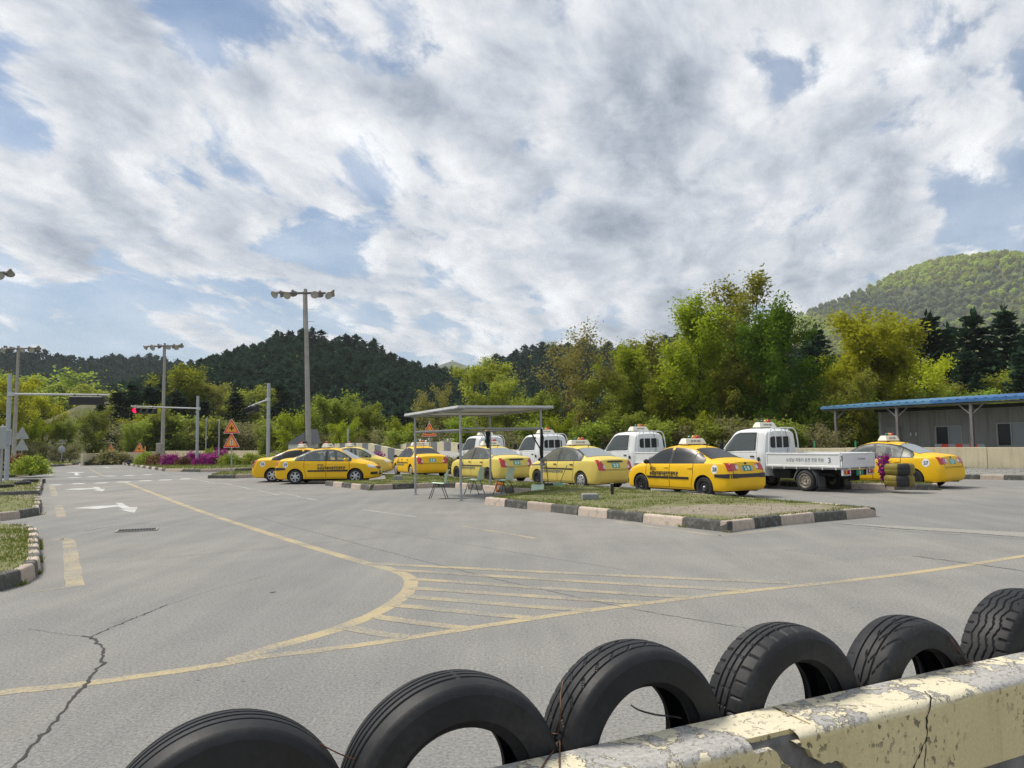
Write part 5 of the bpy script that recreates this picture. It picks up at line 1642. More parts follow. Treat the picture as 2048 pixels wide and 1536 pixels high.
    # chassis
    def chas(mb):
        for y in (-.36, .36): mb.box((.7, y, .56), (3.9, .09, .14))
        for x in (-1.1, -.3, .5, 1.2): mb.box((x, 0, .58), (.08, .8, .1))
        mb.box((0, 0, .32), (.10, 1.2, .10), .02); mb.sphere((0, 0, .32), .16, 12)
        mb.box((.95, .50, .50), (.62, .30, .28), .03); mb.box((.95, -.50, .48), (.5, .28, .26), .03)
        mb.tube([(1.3, -.1, .45), (.3, -.1, .36), (-.6, .2, .42), (-1.2, .3, .42)], .035, 8)
        mb.box((-.55, 0, .52), (.5, 1.3, .05)); mb.box((-1.22, 0, .60), (.08, 1.30, .12))
        mb.box((-1.1, 0, .46), (.06, .5, .25))
    put(('chassis',), chas, M_DARK, c)
    for sg in (-1, 1):
        def mud(mb):
            v = []; f = []
            for i in range(15):
                t = math.radians(-20 + 200 * i / 14)
                if i == 14: t = math.radians(180)
                r = .41
                x, z = -r * math.cos(t), .33 + r * math.sin(t)
                z = max(z, .20)
                for y0, dz in ((.50, 0), (.80, 0), (.80, -.05)): v.append((x * (1 if dz == 0 else .93), sg * y0, z + dz))
            for i in range(14):
                for k in range(2): f.append((i * 3 + k, i * 3 + 3 + k, i * 3 + 4 + k, i * 3 + 1 + k))
            mb.add(v, f, 0, True)
            mb.box((-.46, sg * .64, .30), (.02, .32, .32))
        put(('mudguard', sg), mud, M_MUD, c)
        put(('lamp_bracket', sg), lambda mb: (mb.box((L0 + .04, sg * .60, .60), (.06, .40, .20), .012)), M_WHITE, c)
        tl = put(('tail_lamp', sg, 't'), lambda mb: mb.box((L0 - .005, sg * .60, .605), (.05, .30, .125), .02), M_RED, c)
        put(('turn_lens', sg), lambda mb: mb.box((L0 - .012, sg * .68, .605), (.05, .08, .105), .012), M_AMBER, tl)
        put(('reversing_lens', sg, 't'), lambda mb: mb.box((L0 - .012, sg * .49, .605), (.05, .06, .09), .012), M_LENS, tl)
    pl = put(('number_plate', 't'), lambda mb: mb.box((L0 + .0, -.03, .58), (.02, .34, .17), .004), M_PLATE, c)
    if number: put(('lettering', 'tplate', number), lambda mb: text_on_plane(mb, number, (L0 - .012, .0, .53), (0, -1, 0), (0, 0, 1), .06, .10, .03), M_WINK, pl)
    for x, y in ((0, 1), (2.43, 1), (0, -1), (2.43, -1)):
        add_wheel(c, x, y * .74, .32, y, 'truck', .32 / .30)
    if full:
        for y in (1, -1): add_wheel(c, 0, y * .56, .32, y, 'truck', .32 / .30)
    add_roof_sign(c, 2.05, 1.985, lamps)
    put(('aerial', 't'), lambda mb: (mb.tube([(2.05, .20, 2.15), (2.05, .21, 2.75)], .0028, 5), mb.tube([(2.05, -.30, 2.12), (2.05, -.31, 2.6)], .0028, 5)), M_BLACK, c)
    return c
tr0 = Vector((8.86, 23.55, 0)) - LSIDE * .83
TL = [0, 5.2, 10.6, 16.3]
truck('white flatbed truck number 3 with its whole bed and tailgate showing', tr0, LANE, '3')
# ------------------------------------------------------------------ other trucks in the far lane
M_LEAFSIGN = None
truck('white flatbed truck behind the pale car number 23, three-pane rear window', tr0 + LANE * 6.0 + LSIDE * .1, LANE, '')
truck('white flatbed truck behind the shelter post with the black umbrella, two-pane rear window', tr0 + LANE * 12.2 + LSIDE * .15, LANE, '', 2)
truck('white flatbed truck farthest from the wall tyres, seen behind the pale car number 24', tr0 + LANE * 17.6 + LSIDE * .1, LANE, '', 3, lamps=(None, 'amber', None))

# ------------------------------------------------------------------ floodlight poles
def dome_lamp():
    mb = MB()
    mb.lathe([(.0, -.16), (.05, -.16), (.075, -.10), (.10, -.02), (.19, .10), (.215, .15), (.20, .15), (.17, .11), (0, .06)], 18)
    mb.lathe([(0, .10), (.17, .12), (.19, .14)], 18, mat=1)
    return mb
_dl = dome_lamp()
FLOOD = _dl.mesh('floodlight', [simple('floodlight_housing', (.27, .25, .22), .6, .3, var=.2), simple('floodlight_glass', (.40, .40, .38), .2)])
M_POLE = simple('concrete_pole', (.34, .325, .29), .9, var=.15, scale=2.5, bump=.2, dirt=(.2, .19, .17, .5))
M_RACK = simple('lamp_rack_steel', (.16, .15, .14), .6, .3, var=.2)
def flood_pole(label, base, h, arm=1.65, rz=0.0, lean=(0, 0), r0=.185, r1=.105):
    o = empty('floodlight_pole', label, 'light pole', base, rz, 'floodlight poles')
    mb = MB(); mb.tube([(0, 0, 0), (lean[0] * .5, lean[1] * .5, h * .5), (lean[0], lean[1], h + .15)], [r0, (r0 + r1) / 2, r1], 14); mb.build('pole', M_POLE, o)
    T = Matrix.Translation((lean[0], lean[1], 0))
    mb = MB(); mb.box((0, -.14, h - .12), (arm * 2, .10, .10), .01, M=T); mb.box((0, .12, h - .12), (arm * 1.9, .06, .06), M=T)
    for s in (-1, 1): mb.tube([(s * arm * .5, -.14, h - .12), (s * arm * .5, .14, h - .12)], .03, 6, M=T)
    mb.build('cross_arm', M_RACK, o)
    for i, x in enumerate((-arm, -arm * .56, arm * .44, arm * .92)):
        for j, (yy, pitch) in enumerate(((-.28, 1.15), (.22, 1.9))):
            f = link(bpy.data.objects.new('floodlight', FLOOD), o)
            f.location = (x + j * .22 - .1 + lean[0], yy + lean[1], h - .12 + .12 * (1 if j else -1) * (1 if i % 2 else .6))
            f.rotation_euler = ((PI + .62) if j == 0 else -.62, 0, (-.7, -.25, .2, .75)[i])
            f.scale = (1.15,) * 3
    mb = MB(); mb.tube([(-r0 - .02, -.02, .5), (-r0 * .85 - .03 + lean[0] * .5, -.02, h * .5), (-r1 - .03 + lean[0], -.02, h)], .022, 5); mb.build('cable', M_BLACK, o)
    mb = MB()
    for k in range(5): mb.tube([(-.28, 0, h * (.62 + .07 * k)), (.28, 0, h * (.62 + .07 * k))], .010, 4)
    mb.build('climbing_rung', M_STEELBLK, o)
    return o
def onray(px, Y): p = P(px, 880, Y); return (p.x, p.y, 0)
b1 = onray(618.5, 47)
flood_pole('tall concrete floodlight pole rising right behind the side-on yellow car', b1, 11.05, 1.62, .08, lean=(-.28, 0))
b2 = onray(325.5, 69)
flood_pole('concrete floodlight pole among the azaleas left of the red traffic light', b2, 10.75, 1.45, -.1, lean=(.02, 0))
b3 = onray(28.5, 66)
flood_pole('concrete floodlight pole beside the grey mast at the far left', b3, 10.3, 1.72, -.12, lean=(.1, 0))
b4 = onray(-47, 40)
flood_pole('floodlight pole at the left picture edge with only one lamp showing', b4, 10.95, 1.36, -.1)

# small red box on the tall pole and hut beside it
hb = empty('meter_box', 'small dark red box fixed on the tall pole behind the yellow car', 'box', (b1[0] - .28, b1[1] - .25, 1.25))
mb = MB(); mb.box((0, 0, .25), (.28, .2, .5), .02); mb.build('case', simple('dark_red_paint', (.13, .03, .025), .6, var=.2), hb)
mb = MB(); mb.box((0, -.01, .53), (.34, .26, .06), .015); mb.build('lid', M_STEELBLK, hb)
hp_ = onray(607, 58)
hut = empty('small_hut', 'little pale hut with a grey pitched roof left of the tall pole', 'hut', hp_)
mb = MB(); mb.box((0, 0, .85), (1.7, 2.0, 1.7)); mb.build('wall', M_WHITE, hut)
mb = MB(); mb.add([(-1.0, -1.2, 1.65), (1.0, -1.2, 1.65), (1.0, 1.2, 1.65), (-1.0, 1.2, 1.65), (.75, -1.2, 2.75), (.75, 1.2, 2.75)], [(0, 1, 4), (3, 5, 2), (0, 4, 5, 3), (1, 2, 5, 4), (0, 3, 2, 1)]); mb.build('roof', simple('slate_roof', (.17, .18, .19), .8, var=.2), hut)

# ------------------------------------------------------------------ traffic light masts
M_SIGBODY = simple('signal_black', (.012, .013, .013), .5)
M_OFF = simple('unlit_lens', (.05, .055, .05), .2, coat=.5)
m, nt, b = new_mat('lit_red_lens')
b.inputs['Base Color'].default_value = (.6, .01, .03, 1); b.inputs['Emission Color'].default_value = (1, .01, .06, 1); b.inputs['Emission Strength'].default_value = 1.6
M_REDLIT = m
def signal_mast(label, base, h, arm_pts, head_at, facing, lit=True, hood=True, r=.11):
    """arm_pts: two world points of the arm; head_at: fractions along the arm; facing: horizontal unit vector the lenses look to"""
    o = empty('traffic_light', label, 'traffic light', base, 0, 'traffic light masts')
    inv = Matrix.Translation(-Vector(base))
    mb = MB(); mb.tube([(0, 0, 0), (0, 0, h)], [r, r * .9], 14); mb.box((0, 0, .02), (.36, .36, .04)); mb.build('mast', M_GREYPOLE, o)
    a, e = Vector(arm_pts[0]), Vector(arm_pts[1])
    mb = MB(); mb.tube([a, e], [.055, .045], 10, M=inv); mb.sphere(tuple(e), .06, 10, M=inv)
    mb.tube([a - Vector((0, 0, .1)), a + Vector((0, 0, .1))], .14, 12, M=inv)
    mb.build('arm', simple('arm_grey', (.50, .52, .52), .5, var=.1), o)
    d = (e - a).normalized(); f = Vector(facing).normalized()
    p0 = a.lerp(e, head_at[0]); p1 = a.lerp(e, head_at[1])
    L = (p1 - p0).length; c = (p0 + p1) / 2 - Vector((0, 0, .30)); up = Vector((0, 0, 1))
    T = Matrix(((d.x, f.x, 0, c.x), (d.y, f.y, 0, c.y), (d.z, 0, 1, c.z), (0, 0, 0, 1)))
    hd = MB(); hd.box((0, 0, 0), (L, .26, .44), .035, M=inv @ T)
    for s in (-1, 1): hd.box((s * L * .34, 0, .25), (.05, .10, .16), M=inv @ T)
    head = hd.build('signal_head', M_SIGBODY, o)
    for i in range(4):
        # lenses left to right as a driver sees them
        x = L * (-.375 + .25 * i) * (-1 if (d.x * f.y - d.y * f.x) > 0 else 1)
        mb = MB(); mb.lathe([(.175, 0), (.145, .02), (.07, .034), (0, .037)], 20, M=inv @ T @ Matrix.Translation((x, .135, 0)))
        ln = mb.build('lens', M_REDLIT if (lit and i == 0) else M_OFF, head)
        if lit and i == 0: ln['label'] = 'lit red lens'
        mb = MB(); mb.lathe([(.185, 0), (.19, .24)], 20, M=inv @ T @ Matrix.Translation((x, .13, 0)))
        k = [q for q in range(len(mb.f)) if q not in range(12, 19)]
        mb.f = [mb.f[q] for q in k]; mb.m = [mb.m[q] for q in k]; mb.s = [mb.s[q] for q in k]
        mb.build('visor', M_SIGBODY, head)
    return o
t1 = onray(15.5, 39)
a1 = P(22, 788, 39); e1 = P(217, 790, 39.6)
tl1 = signal_mast('grey traffic light mast at the left with its black signal seen from behind', t1, 5.4, (a1, e1), (.60, .95), (0, 1, 0), lit=False)
mb = MB()
for k in range(9): mb.box((.10, -.16, 1.85 + k * .085), (.30, .10, .06), .01)
mb.box((.10, -.12, 2.2), (.28, .10, .8)); mb.build('control_box', M_GREYPOLE, tl1)
t2 = onray(394.5, 57)
a2 = P(397, 817, 57); e2 = P(263, 812.5, 57)
signal_mast('grey traffic light mast with a lit red lamp beside the azaleas', t2, 5.3, (a2, e2), (.62, .98), (0, -1, 0))
t3 = onray(536.5, 46.5)
a3 = P(536, 799, 46.5); e3 = P(497, 814, 50.5)
signal_mast('grey traffic light mast seen edge-on, between the warning sign and the tall pole', t3, 5.35, (a3, e3), (.52, .98), (-.9, -.42, 0), lit=False)

# ------------------------------------------------------------------ road signs
M_SIGNY = simple('sign_yellow', (.78, .34, .03), .4)
M_SIGNR = simple('sign_red', (.72, .06, .03), .4)
M_SIGNB = simple('sign_black', (.015, .015, .015), .5)
M_SIGNW = simple('sign_white', (.8, .8, .78), .4)
M_SIGNBACK = simple('sign_back_grey', (.36, .38, .39), .55, .2, var=.08, scale=2)
def tri_plate(parent, z, w, symbol, back=False, y=-.04, label=None):
    """triangular plate, apex up, facing -y; z is the plate's lower edge"""
    h = w * .88
    def tri(s, yy, r=.06):
        pts = []
        c = [(-w / 2 * s, h * .36 - h * .36 * s), (w / 2 * s, h * .36 - h * .36 * s), (0, h * .36 + h * .64 * s)]
        for i in range(3):
            a, q, b_ = Vector(c[i - 1]), Vector(c[i]), Vector(c[(i + 1) % 3])
            d1 = (a - q).normalized(); d2 = (b_ - q).normalized()
            for t in (0, .5, 1):
                p = (q + d1 * r * s) * (1 - t) ** 2 + q * 2 * t * (1 - t) + (q + d2 * r * s) * t * t
                pts.append((p.x, p.y))
        return pts
    def plate(mb, s, y0, y1, mat):
        p = tri(s, 0)
        M = Matrix(((1, 0, 0, 0), (0, 0, 1, 0), (0, 1, 0, z), (0, 0, 0, 1)))
        mb.prism(p, y0, y1, mat, M)
    if back:
        mb = MB(); plate(mb, 1, y, y + .02, 0)
        mb.build('plate', M_SIGNBACK, parent)
        mb = MB(); mb.box((0, y - .012, z + h * .2), (w * .5, .02, .05)); mb.box((0, y - .012, z + h * .55), (w * .2, .02, .05)); mb.build('bracket', M_GALV, parent)
        return
    mb = MB(); plate(mb, 1.06, y, y + .02, 2); plate(mb, 1.0, y - .004, y + .001, 1); plate(mb, .72, y - .008, y - .003, 0)
    pl = mb.build('plate', [M_SIGNY, M_SIGNR, M_SIGNW], parent)
    mb = MB(); yy = y - .010
    cz = z + h * .36
    def q(pts, mat=0): mb.add([(p[0] * w, yy, cz + p[1] * w) for p in pts], [tuple(range(len(pts)))], mat)
    if symbol == 'cross':
        q([(-.155, -.04), (.155, -.04), (.155, .04), (-.155, .04)]); yy -= .001; q([(-.04, -.15), (.04, -.15), (.04, .15), (-.04, .15)])
    elif symbol == 'light':
        q([(-.065, -.17), (.065, -.17), (.065, .16), (-.065, .16)], 1); yy -= .002
        for k, mt in ((-.11, 0), (0, 0), (.11, 0)):
            q([(.042 * math.cos(t), k + .042 * math.sin(t)) for t in [2 * PI * i / 12 for i in range(12)]], mt)
    elif symbol == 'turn':
        q([(.02, -.16), (.09, -.16), (.09, .04), (.02, .04)]); yy -= .001; q([(-.06, -.0), (.09, .0), (.09, .07), (-.06, .07)]); yy -= .001; q([(-.16, .035), (-.05, -.05), (-.05, .12)])
    elif symbol == 'slope':
        q([(-.26, -.16), (.24, -.16), (-.22, .06)]); yy -= .002; q([(-.12, .05), (.10, -.05), (.13, .02), (-.09, .12)])
    mb.build('symbol', [M_SIGNB, M_SIGNW], pl)
def sign_post(label, base, top, r=.035, rz=0.0, group=None, name='warning_sign', cat='road sign'):
    o = empty(name, label, cat, base, rz, group)
    mb = MB(); mb.tube([(0, 0, 0), (0, 0, top)], r, 10); mb.sphere((0, 0, top), r, 8); mb.build('post', M_GALV, o)
    return o
s1 = onray(463.5, 43.7)
o = sign_post('pair of red triangle signs with a black cross and a traffic light symbol', s1, 2.95)
tri_plate(o, 2.32, .90, 'cross'); tri_plate(o, 1.52, .90, 'light')
s2 = onray(44.5, 53.6)
o = sign_post('two grey triangle signs seen from behind, left of the road', s2, 3.05)
tri_plate(o, 2.27, 1.0, None, True); tri_plate(o, 1.47, 1.0, None, True)
s3 = onray(279.5, 66); o = sign_post('orange triangle sign with a left bend arrow by the far wall', s3, 1.9)
tri_plate(o, 1.12, .95, 'turn')
mb = MB(); mb.box((.50, -.05, 1.35), (.10, .03, .50), .01); mb.build('side_board', M_SIGNY, o)
s4 = onray(222.5, 82); o = sign_post('small orange triangle sign beyond the far wall', s4, 2.2)
tri_plate(o, 1.15, .8, 'turn')
s5 = onray(124.5, 76); o = sign_post('round grey sign seen from behind at the end of the road', s5, 2.4)
mb = MB(); mb.lathe([(0, 0), (.36, 0), (.36, .02), (0, .02)], 24, M=Matrix.Translation((0, -.06, 1.42))); mb.build('plate', M_SIGNBACK, o)
mb = MB(); mb.box((0, -.085, 1.42), (.08, .03, .5)); mb.build('bracket', M_GALV, o)
mb = MB(); mb.box((-.25, 0, 2.05), (1.1, .04, .05)); mb.box((.1, 0, 2.3), (.8, .04, .05)); mb.build('cross_bar', M_GALV, o)
s6 = onray(859, 41.5); o = sign_post('orange triangle slope sign seen under the shelter roof', s6, 2.75)
tri_plate(o, 1.98, .78, 'slope')
s7 = onray(4.5, 32.9); o = sign_post('large grey rectangular sign seen from behind at the left picture edge', s7, 2.6, .05, name='road_sign')
mb = MB(); mb.box((-.35, -.07, 2.09), (1.12, .03, .95), .01); mb.build('plate', M_SIGNBACK, o)
mb = MB(); mb.box((-.45, -.10, 2.38), (.75, .03, .05)); mb.box((-.45, -.10, 1.82), (.75, .03, .05)); mb.box((-.12, -.10, 2.1), (.05, .03, .6)); mb.build('bracket', M_GALV, o)
# thin posts behind
for px, Y, h, lab in ((438, 60, 3.7, 'thin grey post with a bracket right of the red warning signs'), (1120 * 0 + 696, 49, 2.6, 'thin grey post beside the striped hump wall'), (412, 75, 4.3, 'thin grey post behind the azaleas near the traffic light')):
    o = empty('thin_post', lab, 'post', onray(px, Y))
    mb = MB(); mb.tube([(0, 0, 0), (0, 0, h)], .05, 8); mb.build('post', M_GREYPOLE, o)
    mb = MB(); mb.box((.03, -.06, h - .35), (.10, .08, .5), .02); mb.build('bracket', M_GALV, o)
# short concrete stub by the pole in the azaleas
o = empty('concrete_stub', 'square concrete post stub beside the pole in the azalea bed', 'post', onray(319, 66)); mb = MB(); mb.box((0, 0, .95), (.42, .42, 1.9), .04); mb.build('post', M_CONC, o)

# ------------------------------------------------------------------ shelter with folding chairs
SA, SB, SD = Vector((-3.08, 24.36, 0)), Vector((-1.47, 21.65, 0)), Vector((.85, 23.15, 0))
SCn = SA + (SD - SB)
shelter = empty('shelter', 'open grey steel shelter with a flat slightly tilted roof on four posts', 'shelter', (0, 0, 0))
tops = {'A': 2.52, 'B': 2.60, 'C': 2.50, 'D': 2.62}
for k, p in (('A', SA), ('B', SB), ('C', SCn), ('D', SD)):
    mb = MB(); mb.tube([(p.x, p.y, 0), (p.x, p.y, tops[k])], .036, 10); mb.box((p.x, p.y, .01), (.16, .16, .02)); mb.build('post', M_GALV, shelter)
ex = (SB - SA).normalized(); ey = (SD - SB).normalized()
Rz = lambda p: 2.56 + .012 * ((p - SB).dot(ey)) + .025 * ((p - SA).dot(ex) - 1.5)
def rp(a, b): p = SA + ex * a + ey * b; return (p.x, p.y, Rz(p))
LA, LB = (SB - SA).length, (SD - SB).length
mb = MB()
c4 = [rp(-.35, -.22), rp(LA + .28, -.22), rp(LA + .28, LB + .28), rp(-.35, LB + .28)]
mb.add([(x, y, z) for x, y, z in c4] + [(x, y, z + .05) for x, y, z in c4], [(0, 3, 2, 1), (4, 5, 6, 7)] + [(i, (i + 1) % 4, 4 + (i + 1) % 4, 4 + i) for i in range(4)])
mb.build('roof_panel', simple('shelter_panel', (.62, .62, .59), .55, var=.08, scale=2), shelter)
mb = MB()
for a, b_ in ((0, 1), (1, 2), (2, 3), (3, 0)):
    p, q = Vector(c4[a]), Vector(c4[b_]); p.z -= .02; q.z -= .02; mb.tube([p, q], .028, 6)
for b_ in (0, LB):
    p, q = Vector(rp(-.3, b_)), Vector(rp(LA + .2, b_)); p.z -= .05; q.z -= .05; mb.tube([p, q], .028, 6)
for a in (LA * .5,):
    p, q = Vector(rp(a, -.2)), Vector(rp(a, LB + .2)); p.z -= .03; q.z -= .03; mb.tube([p, q], .02, 6)
mb.build('roof_frame', M_GALV, shelter)
mb = MB()
for p, q, z in ((SA, SB, 1.98), (SB, SD, 2.02), (SD, SCn, 2.0), (SA, SCn, 1.97)):
    mb.tube([(p.x, p.y, z), (q.x, q.y, z)], .026, 8)
mb.build('rail', M_GALV, shelter)
mb = MB()
p = SCn; mb.tube([(p.x, p.y, 1.55), (p.x - .55, p.y - .3, 2.45)], .018, 6)
mb.build('brace', M_GALV, shelter)
# things that hang on the posts
def cloth_strip(name, label, cat, p, z0, z1, w, mat, twist=0.6):
    mb = MB(); v = []; f = []; n = 9
    for i in range(n):
        z = z1 + (z0 - z1) * i / (n - 1); ww = w * (.55 + .45 * math.sin(i * .9 + .6) ** 2) * (1 if i < n - 1 else .4)
        for k in range(8):
            t = 2 * PI * k / 8
            v.append((p.x + ww * .5 * math.cos(t) * (1 + .25 * math.sin(3 * t + i)), p.y + ww * .32 * math.sin(t) * (1 + .3 * math.cos(2 * t + i * twist)), z))
    for i in range(n - 1):
        for k in range(8): f.append((i * 8 + k, i * 8 + (k + 1) % 8, (i + 1) * 8 + (k + 1) % 8, (i + 1) * 8 + k))
    f += [tuple(range(8)), tuple(reversed(range((n - 1) * 8, n * 8)))]
    mb.add(v, f, 0, True)
    return tag(mb.build(name, mat), label, cat)
cloth_strip('hanging_cloth', 'dark green cloth hanging on the rear shelter post', 'cloth', SCn + Vector((-.08, -.10, 0)), 1.42, 1.98, .17, simple('dark_green_cloth', (.012, .035, .03), .9))
um = empty('folded_umbrella', 'black folded umbrella tied upright to the right shelter post', 'umbrella', (SD.x, SD.y, 0))
mb = MB(); mb.tube(smooth_pts([(.02, -.08, 2.0), (.03, -.10, 1.7), (.0, -.10, 1.35), (.02, -.10, 1.08)]), [.03] * 5 + [.05] * 5 + [.055] * 5 + [.05] * 3 + [.03], 8) ; mb.build('canopy', simple('black_cloth', (.012, .012, .014), .9), um)
mb = MB(); mb.tube([(-.32, -.12, 1.95), (-.2, -.1, 1.7), (-.03, -.09, 1.40)], .022, 6); mb.build('rib', M_STEELBLK, um)
mb = MB(); mb.sphere((.05, -.12, 1.08), .075, 8); mb.tube([(.0, -.1, 1.05), (.08, -.14, .98), (.06, -.1, .92)], .022, 6); mb.build('tie', simple('grey_rag', (.22, .21, .2), .9), um)
mb = MB(); mb.tube([(-.30, -.06, .93), (.14, -.04, .95)], .022, 6); mb.tube([(0, -.05, .88), (0, -.05, 1.0)], .05, 8); mb.build('clamp', M_GALV, um)

M_MINT = simple('pale_green_plastic', (.60, .76, .58), .5, var=.05)
def chair(label, loc, rz, lying=False):
    o = empty('plastic_chair', label, 'chair', loc, rz, 'pale green plastic chairs at the shelter')
    # shell in one bent sheet: seat then back; x forward, y across
    prof = [(.22, .435), (.18, .452), (.05, .440), (-.10, .428), (-.18, .435), (-.215, .47), (-.235, .55), (-.26, .68), (-.30, .80), (-.325, .845)]
    prof = [(p.x, p.z) for p in smooth_pts([(x, 0, z) for x, z in prof], 3)]
    nw = 9; seat_n = [i for i, p in enumerate(prof) if p[1] < .50][-1]
    def shell(a, b):
        mb = MB(); v = []
        for i in range(a, b + 1):
            x, z = prof[i]; t = i / (len(prof) - 1)
            hw = .225 - .02 * max(0, t - .85) / .15 - (.02 if i == 0 else 0)
            for k in range(nw):
                u = -1 + 2 * k / (nw - 1)
                cz = .018 * u * u if z < .5 else 0; cx = .03 * u * u if z >= .5 else 0
                v.append((x + cx, u * hw, z + cz))
        n = b - a + 1; fs = [(i * nw + k, i * nw + k + 1, (i + 1) * nw + k + 1, (i + 1) * nw + k) for i in range(n - 1) for k in range(nw - 1)]
        m0 = len(v)
        v2 = [(x - (.010 if z > .5 else 0), y, z - .010 if z <= .5 else z) for x, y, z in v]
        ring = [k for k in range(nw)] + [i * nw + nw - 1 for i in range(1, n)] + [(n - 1) * nw + k for k in range(nw - 2, -1, -1)] + [i * nw for i in range(n - 2, 0, -1)]
        mb.add(v + v2, [tuple(reversed(f)) for f in fs] + [tuple(i + m0 for i in f) for f in fs], 0, True)
        mb.add(v + v2, [(ring[i], ring[(i + 1) % len(ring)], m0 + ring[(i + 1) % len(ring)], m0 + ring[i]) for i in range(len(ring))])
        return mb
    shell(0, seat_n).build('seat', M_MINT, o); shell(seat_n, len(prof) - 1).build('backrest', M_MINT, o)
    for sx, sy in ((1, 1), (1, -1), (-1, 1), (-1, -1)):
        mb = MB(); mb.tube([(.06 * sx, sy * .19, .425), (.10 * sx, sy * .205, .418), (.25 * sx, sy * .235, .0)], .0115, 8); mb.sphere((.25 * sx, sy * .235, .008), .016, 6); mb.build('leg', M_STEELBLK, o)
    mb = MB()
    for sy in (-1, 1): mb.tube([(.08, sy * .20, .42), (-.08, sy * .20, .42)], .0115, 6)
    mb.tube([(0, -.2, .415), (0, .2, .415)], .010, 6); mb.build('seat_frame', M_STEELBLK, o)
    return o
def gv(px, py): p = G(px, py); return (p.x, p.y, 0)
chair('pale green chair at the front corner of the shelter, seen side-on facing left', gv(877, 997), math.radians(178))
chair('pale green chair just behind the front shelter post, facing left', gv(949, 988), math.radians(160))
chair('pale green chair inside the shelter with an orange can behind its legs', gv(1008, 989), math.radians(150))
# the fallen one: only its pale shell shows, propped on the kerb against the right post
o = empty('loose_chair_shell', 'pale green chair back leaning on the kerb against the right shelter post', 'chair back', (SD.x - .10, SD.y - .18, 0), math.radians(12))
mb = MB(); v = []; f = []
for i in range(7):
    for k in range(7):
        u = -1 + 2 * k / 6; t = i / 6
        v.append((u * .19 - .05 * (1 - t), -.02 + .10 * t + .03 * u * u, .0 + .36 * t - .012 * u * u * (t > .9)))
f = [(i * 7 + k, i * 7 + k + 1, (i + 1) * 7 + k + 1, (i + 1) * 7 + k) for i in range(6) for k in range(6)]
mb.add(v + [(x, y + .012, z) for x, y, z in v], f + [tuple(reversed([i + 49 for i in q])) for q in f], 0, True)
mb.build('backrest', M_MINT, o)
mb = MB(); mb.tube([(-.10, .0, .37), (.12, .06, .365)], .012, 6); mb.build('rim', M_STEELBLK, o)
# orange canister
o = empty('orange_canister', 'orange plastic canister with a white label on the ground under the third chair', 'canister', gv(998, 984), .3)
mb = MB(); mb.box((0, 0, .15), (.24, .16, .30), .03); mb.build('body', simple('orange_plastic', (.72, .20, .015), .5, var=.1), o)
mb = MB(); mb.tube(smooth_pts([(-.07, 0, .30), (-.05, 0, .345), (.04, 0, .345), (.06, 0, .30)]), .014, 6); mb.build('handle', simple('orange_handle', (.72, .20, .015), .5), o)
mb = MB(); mb.tube([(.085, 0, .29), (.085, 0, .335)], .022, 8); mb.build('cap', M_BLACK, o)
mb = MB(); mb.box((-.03, -.083, .15), (.11, .006, .14)); mb.build('paper_label', M_STICKER, o)
# small rock by the post
o = empty('small_rock', 'small grey rock on the kerb edge behind the shelter chairs', 'rock', gv(970, 980)); mb = MB(); mb.sphere((0, 0, .07), .13, 10, sc=(1.2, .8, .7)); q = mb.build('stone', M_CONC, o)
# broom and dustpan
bp_ = G(1090, 985)
o = empty('broom', 'thin broom leaning behind the right shelter post', 'broom', (bp_.x + .12, bp_.y + .25, .14))
mb = MB(); mb.tube([(0, 0, .12), (-.06, .05, .95)], .012, 6); mb.build('handle', M_STEELBLK, o)
mb = MB(); mb.prism([(-.05, -.03), (.05, -.03), (.16, .05), (-.14, .05)], 0, .14); mb.build('brush', simple('broom_bristles', (.03, .05, .035), .9), o)
o = empty('dustpan', 'dark green long-handled dustpan on the kerb beside the broom', 'dustpan', (bp_.x + .45, bp_.y + .3, .14))
mb = MB(); mb.add([(-.2, -.12, 0), (.2, -.12, 0), (.2, .12, 0), (-.2, .12, 0), (-.12, .12, .16), (.12, .12, .16)], [(0, 3, 2, 1), (0, 4, 3), (1, 2, 5), (2, 3, 4, 5), (0, 1, 5, 4)]); mb.build('pan', simple('green_plastic', (.03, .10, .06), .5), o)
mb = MB(); mb.tube([(.05, .12, .12), (.30, .16, .70)], .012, 6); mb.build('handle', simple('olive_handle', (.10, .11, .05), .6), o)
# utility blocks on the grass, bollard
M_UTIL = simple('grey_concrete_block', (.24, .25, .25), .85, var=.15, scale=10, bump=.3)
o = empty('concrete_block', 'grey concrete block lying on the grass in front of the yellow car', 'block', (*G(1180, 999, .19).xy, .20), .05); mb = MB(); mb.box((0, 0, .05), (.40, .26, .16), .015); mb.build('block', M_UTIL, o); mb = MB(); mb.box((0, 0, .135), (.36, .22, .012), .004); mb.build('lid', M_CONC, o)
o = empty('concrete_block', 'small grey concrete block on the grass left of the shelter', 'block', (*G(796, 960, .19).xy, .20)); mb = MB(); mb.box((0, 0, .07), (.34, .24, .18), .015); mb.build('block', M_UTIL, o)
o = empty('bollard', 'short dark steel stub standing in the grass before the pale car 23', 'bollard', (*G(1224.5, 989, .19).xy, .17)); mb = MB(); mb.tube([(0, 0, 0), (0, 0, .30)], .045, 12); mb.build('post', M_STEELBLK, o); mb = MB(); mb.tube([(0, 0, .30), (0, 0, .315)], .052, 12); mb.build('cap', M_GALV, o)

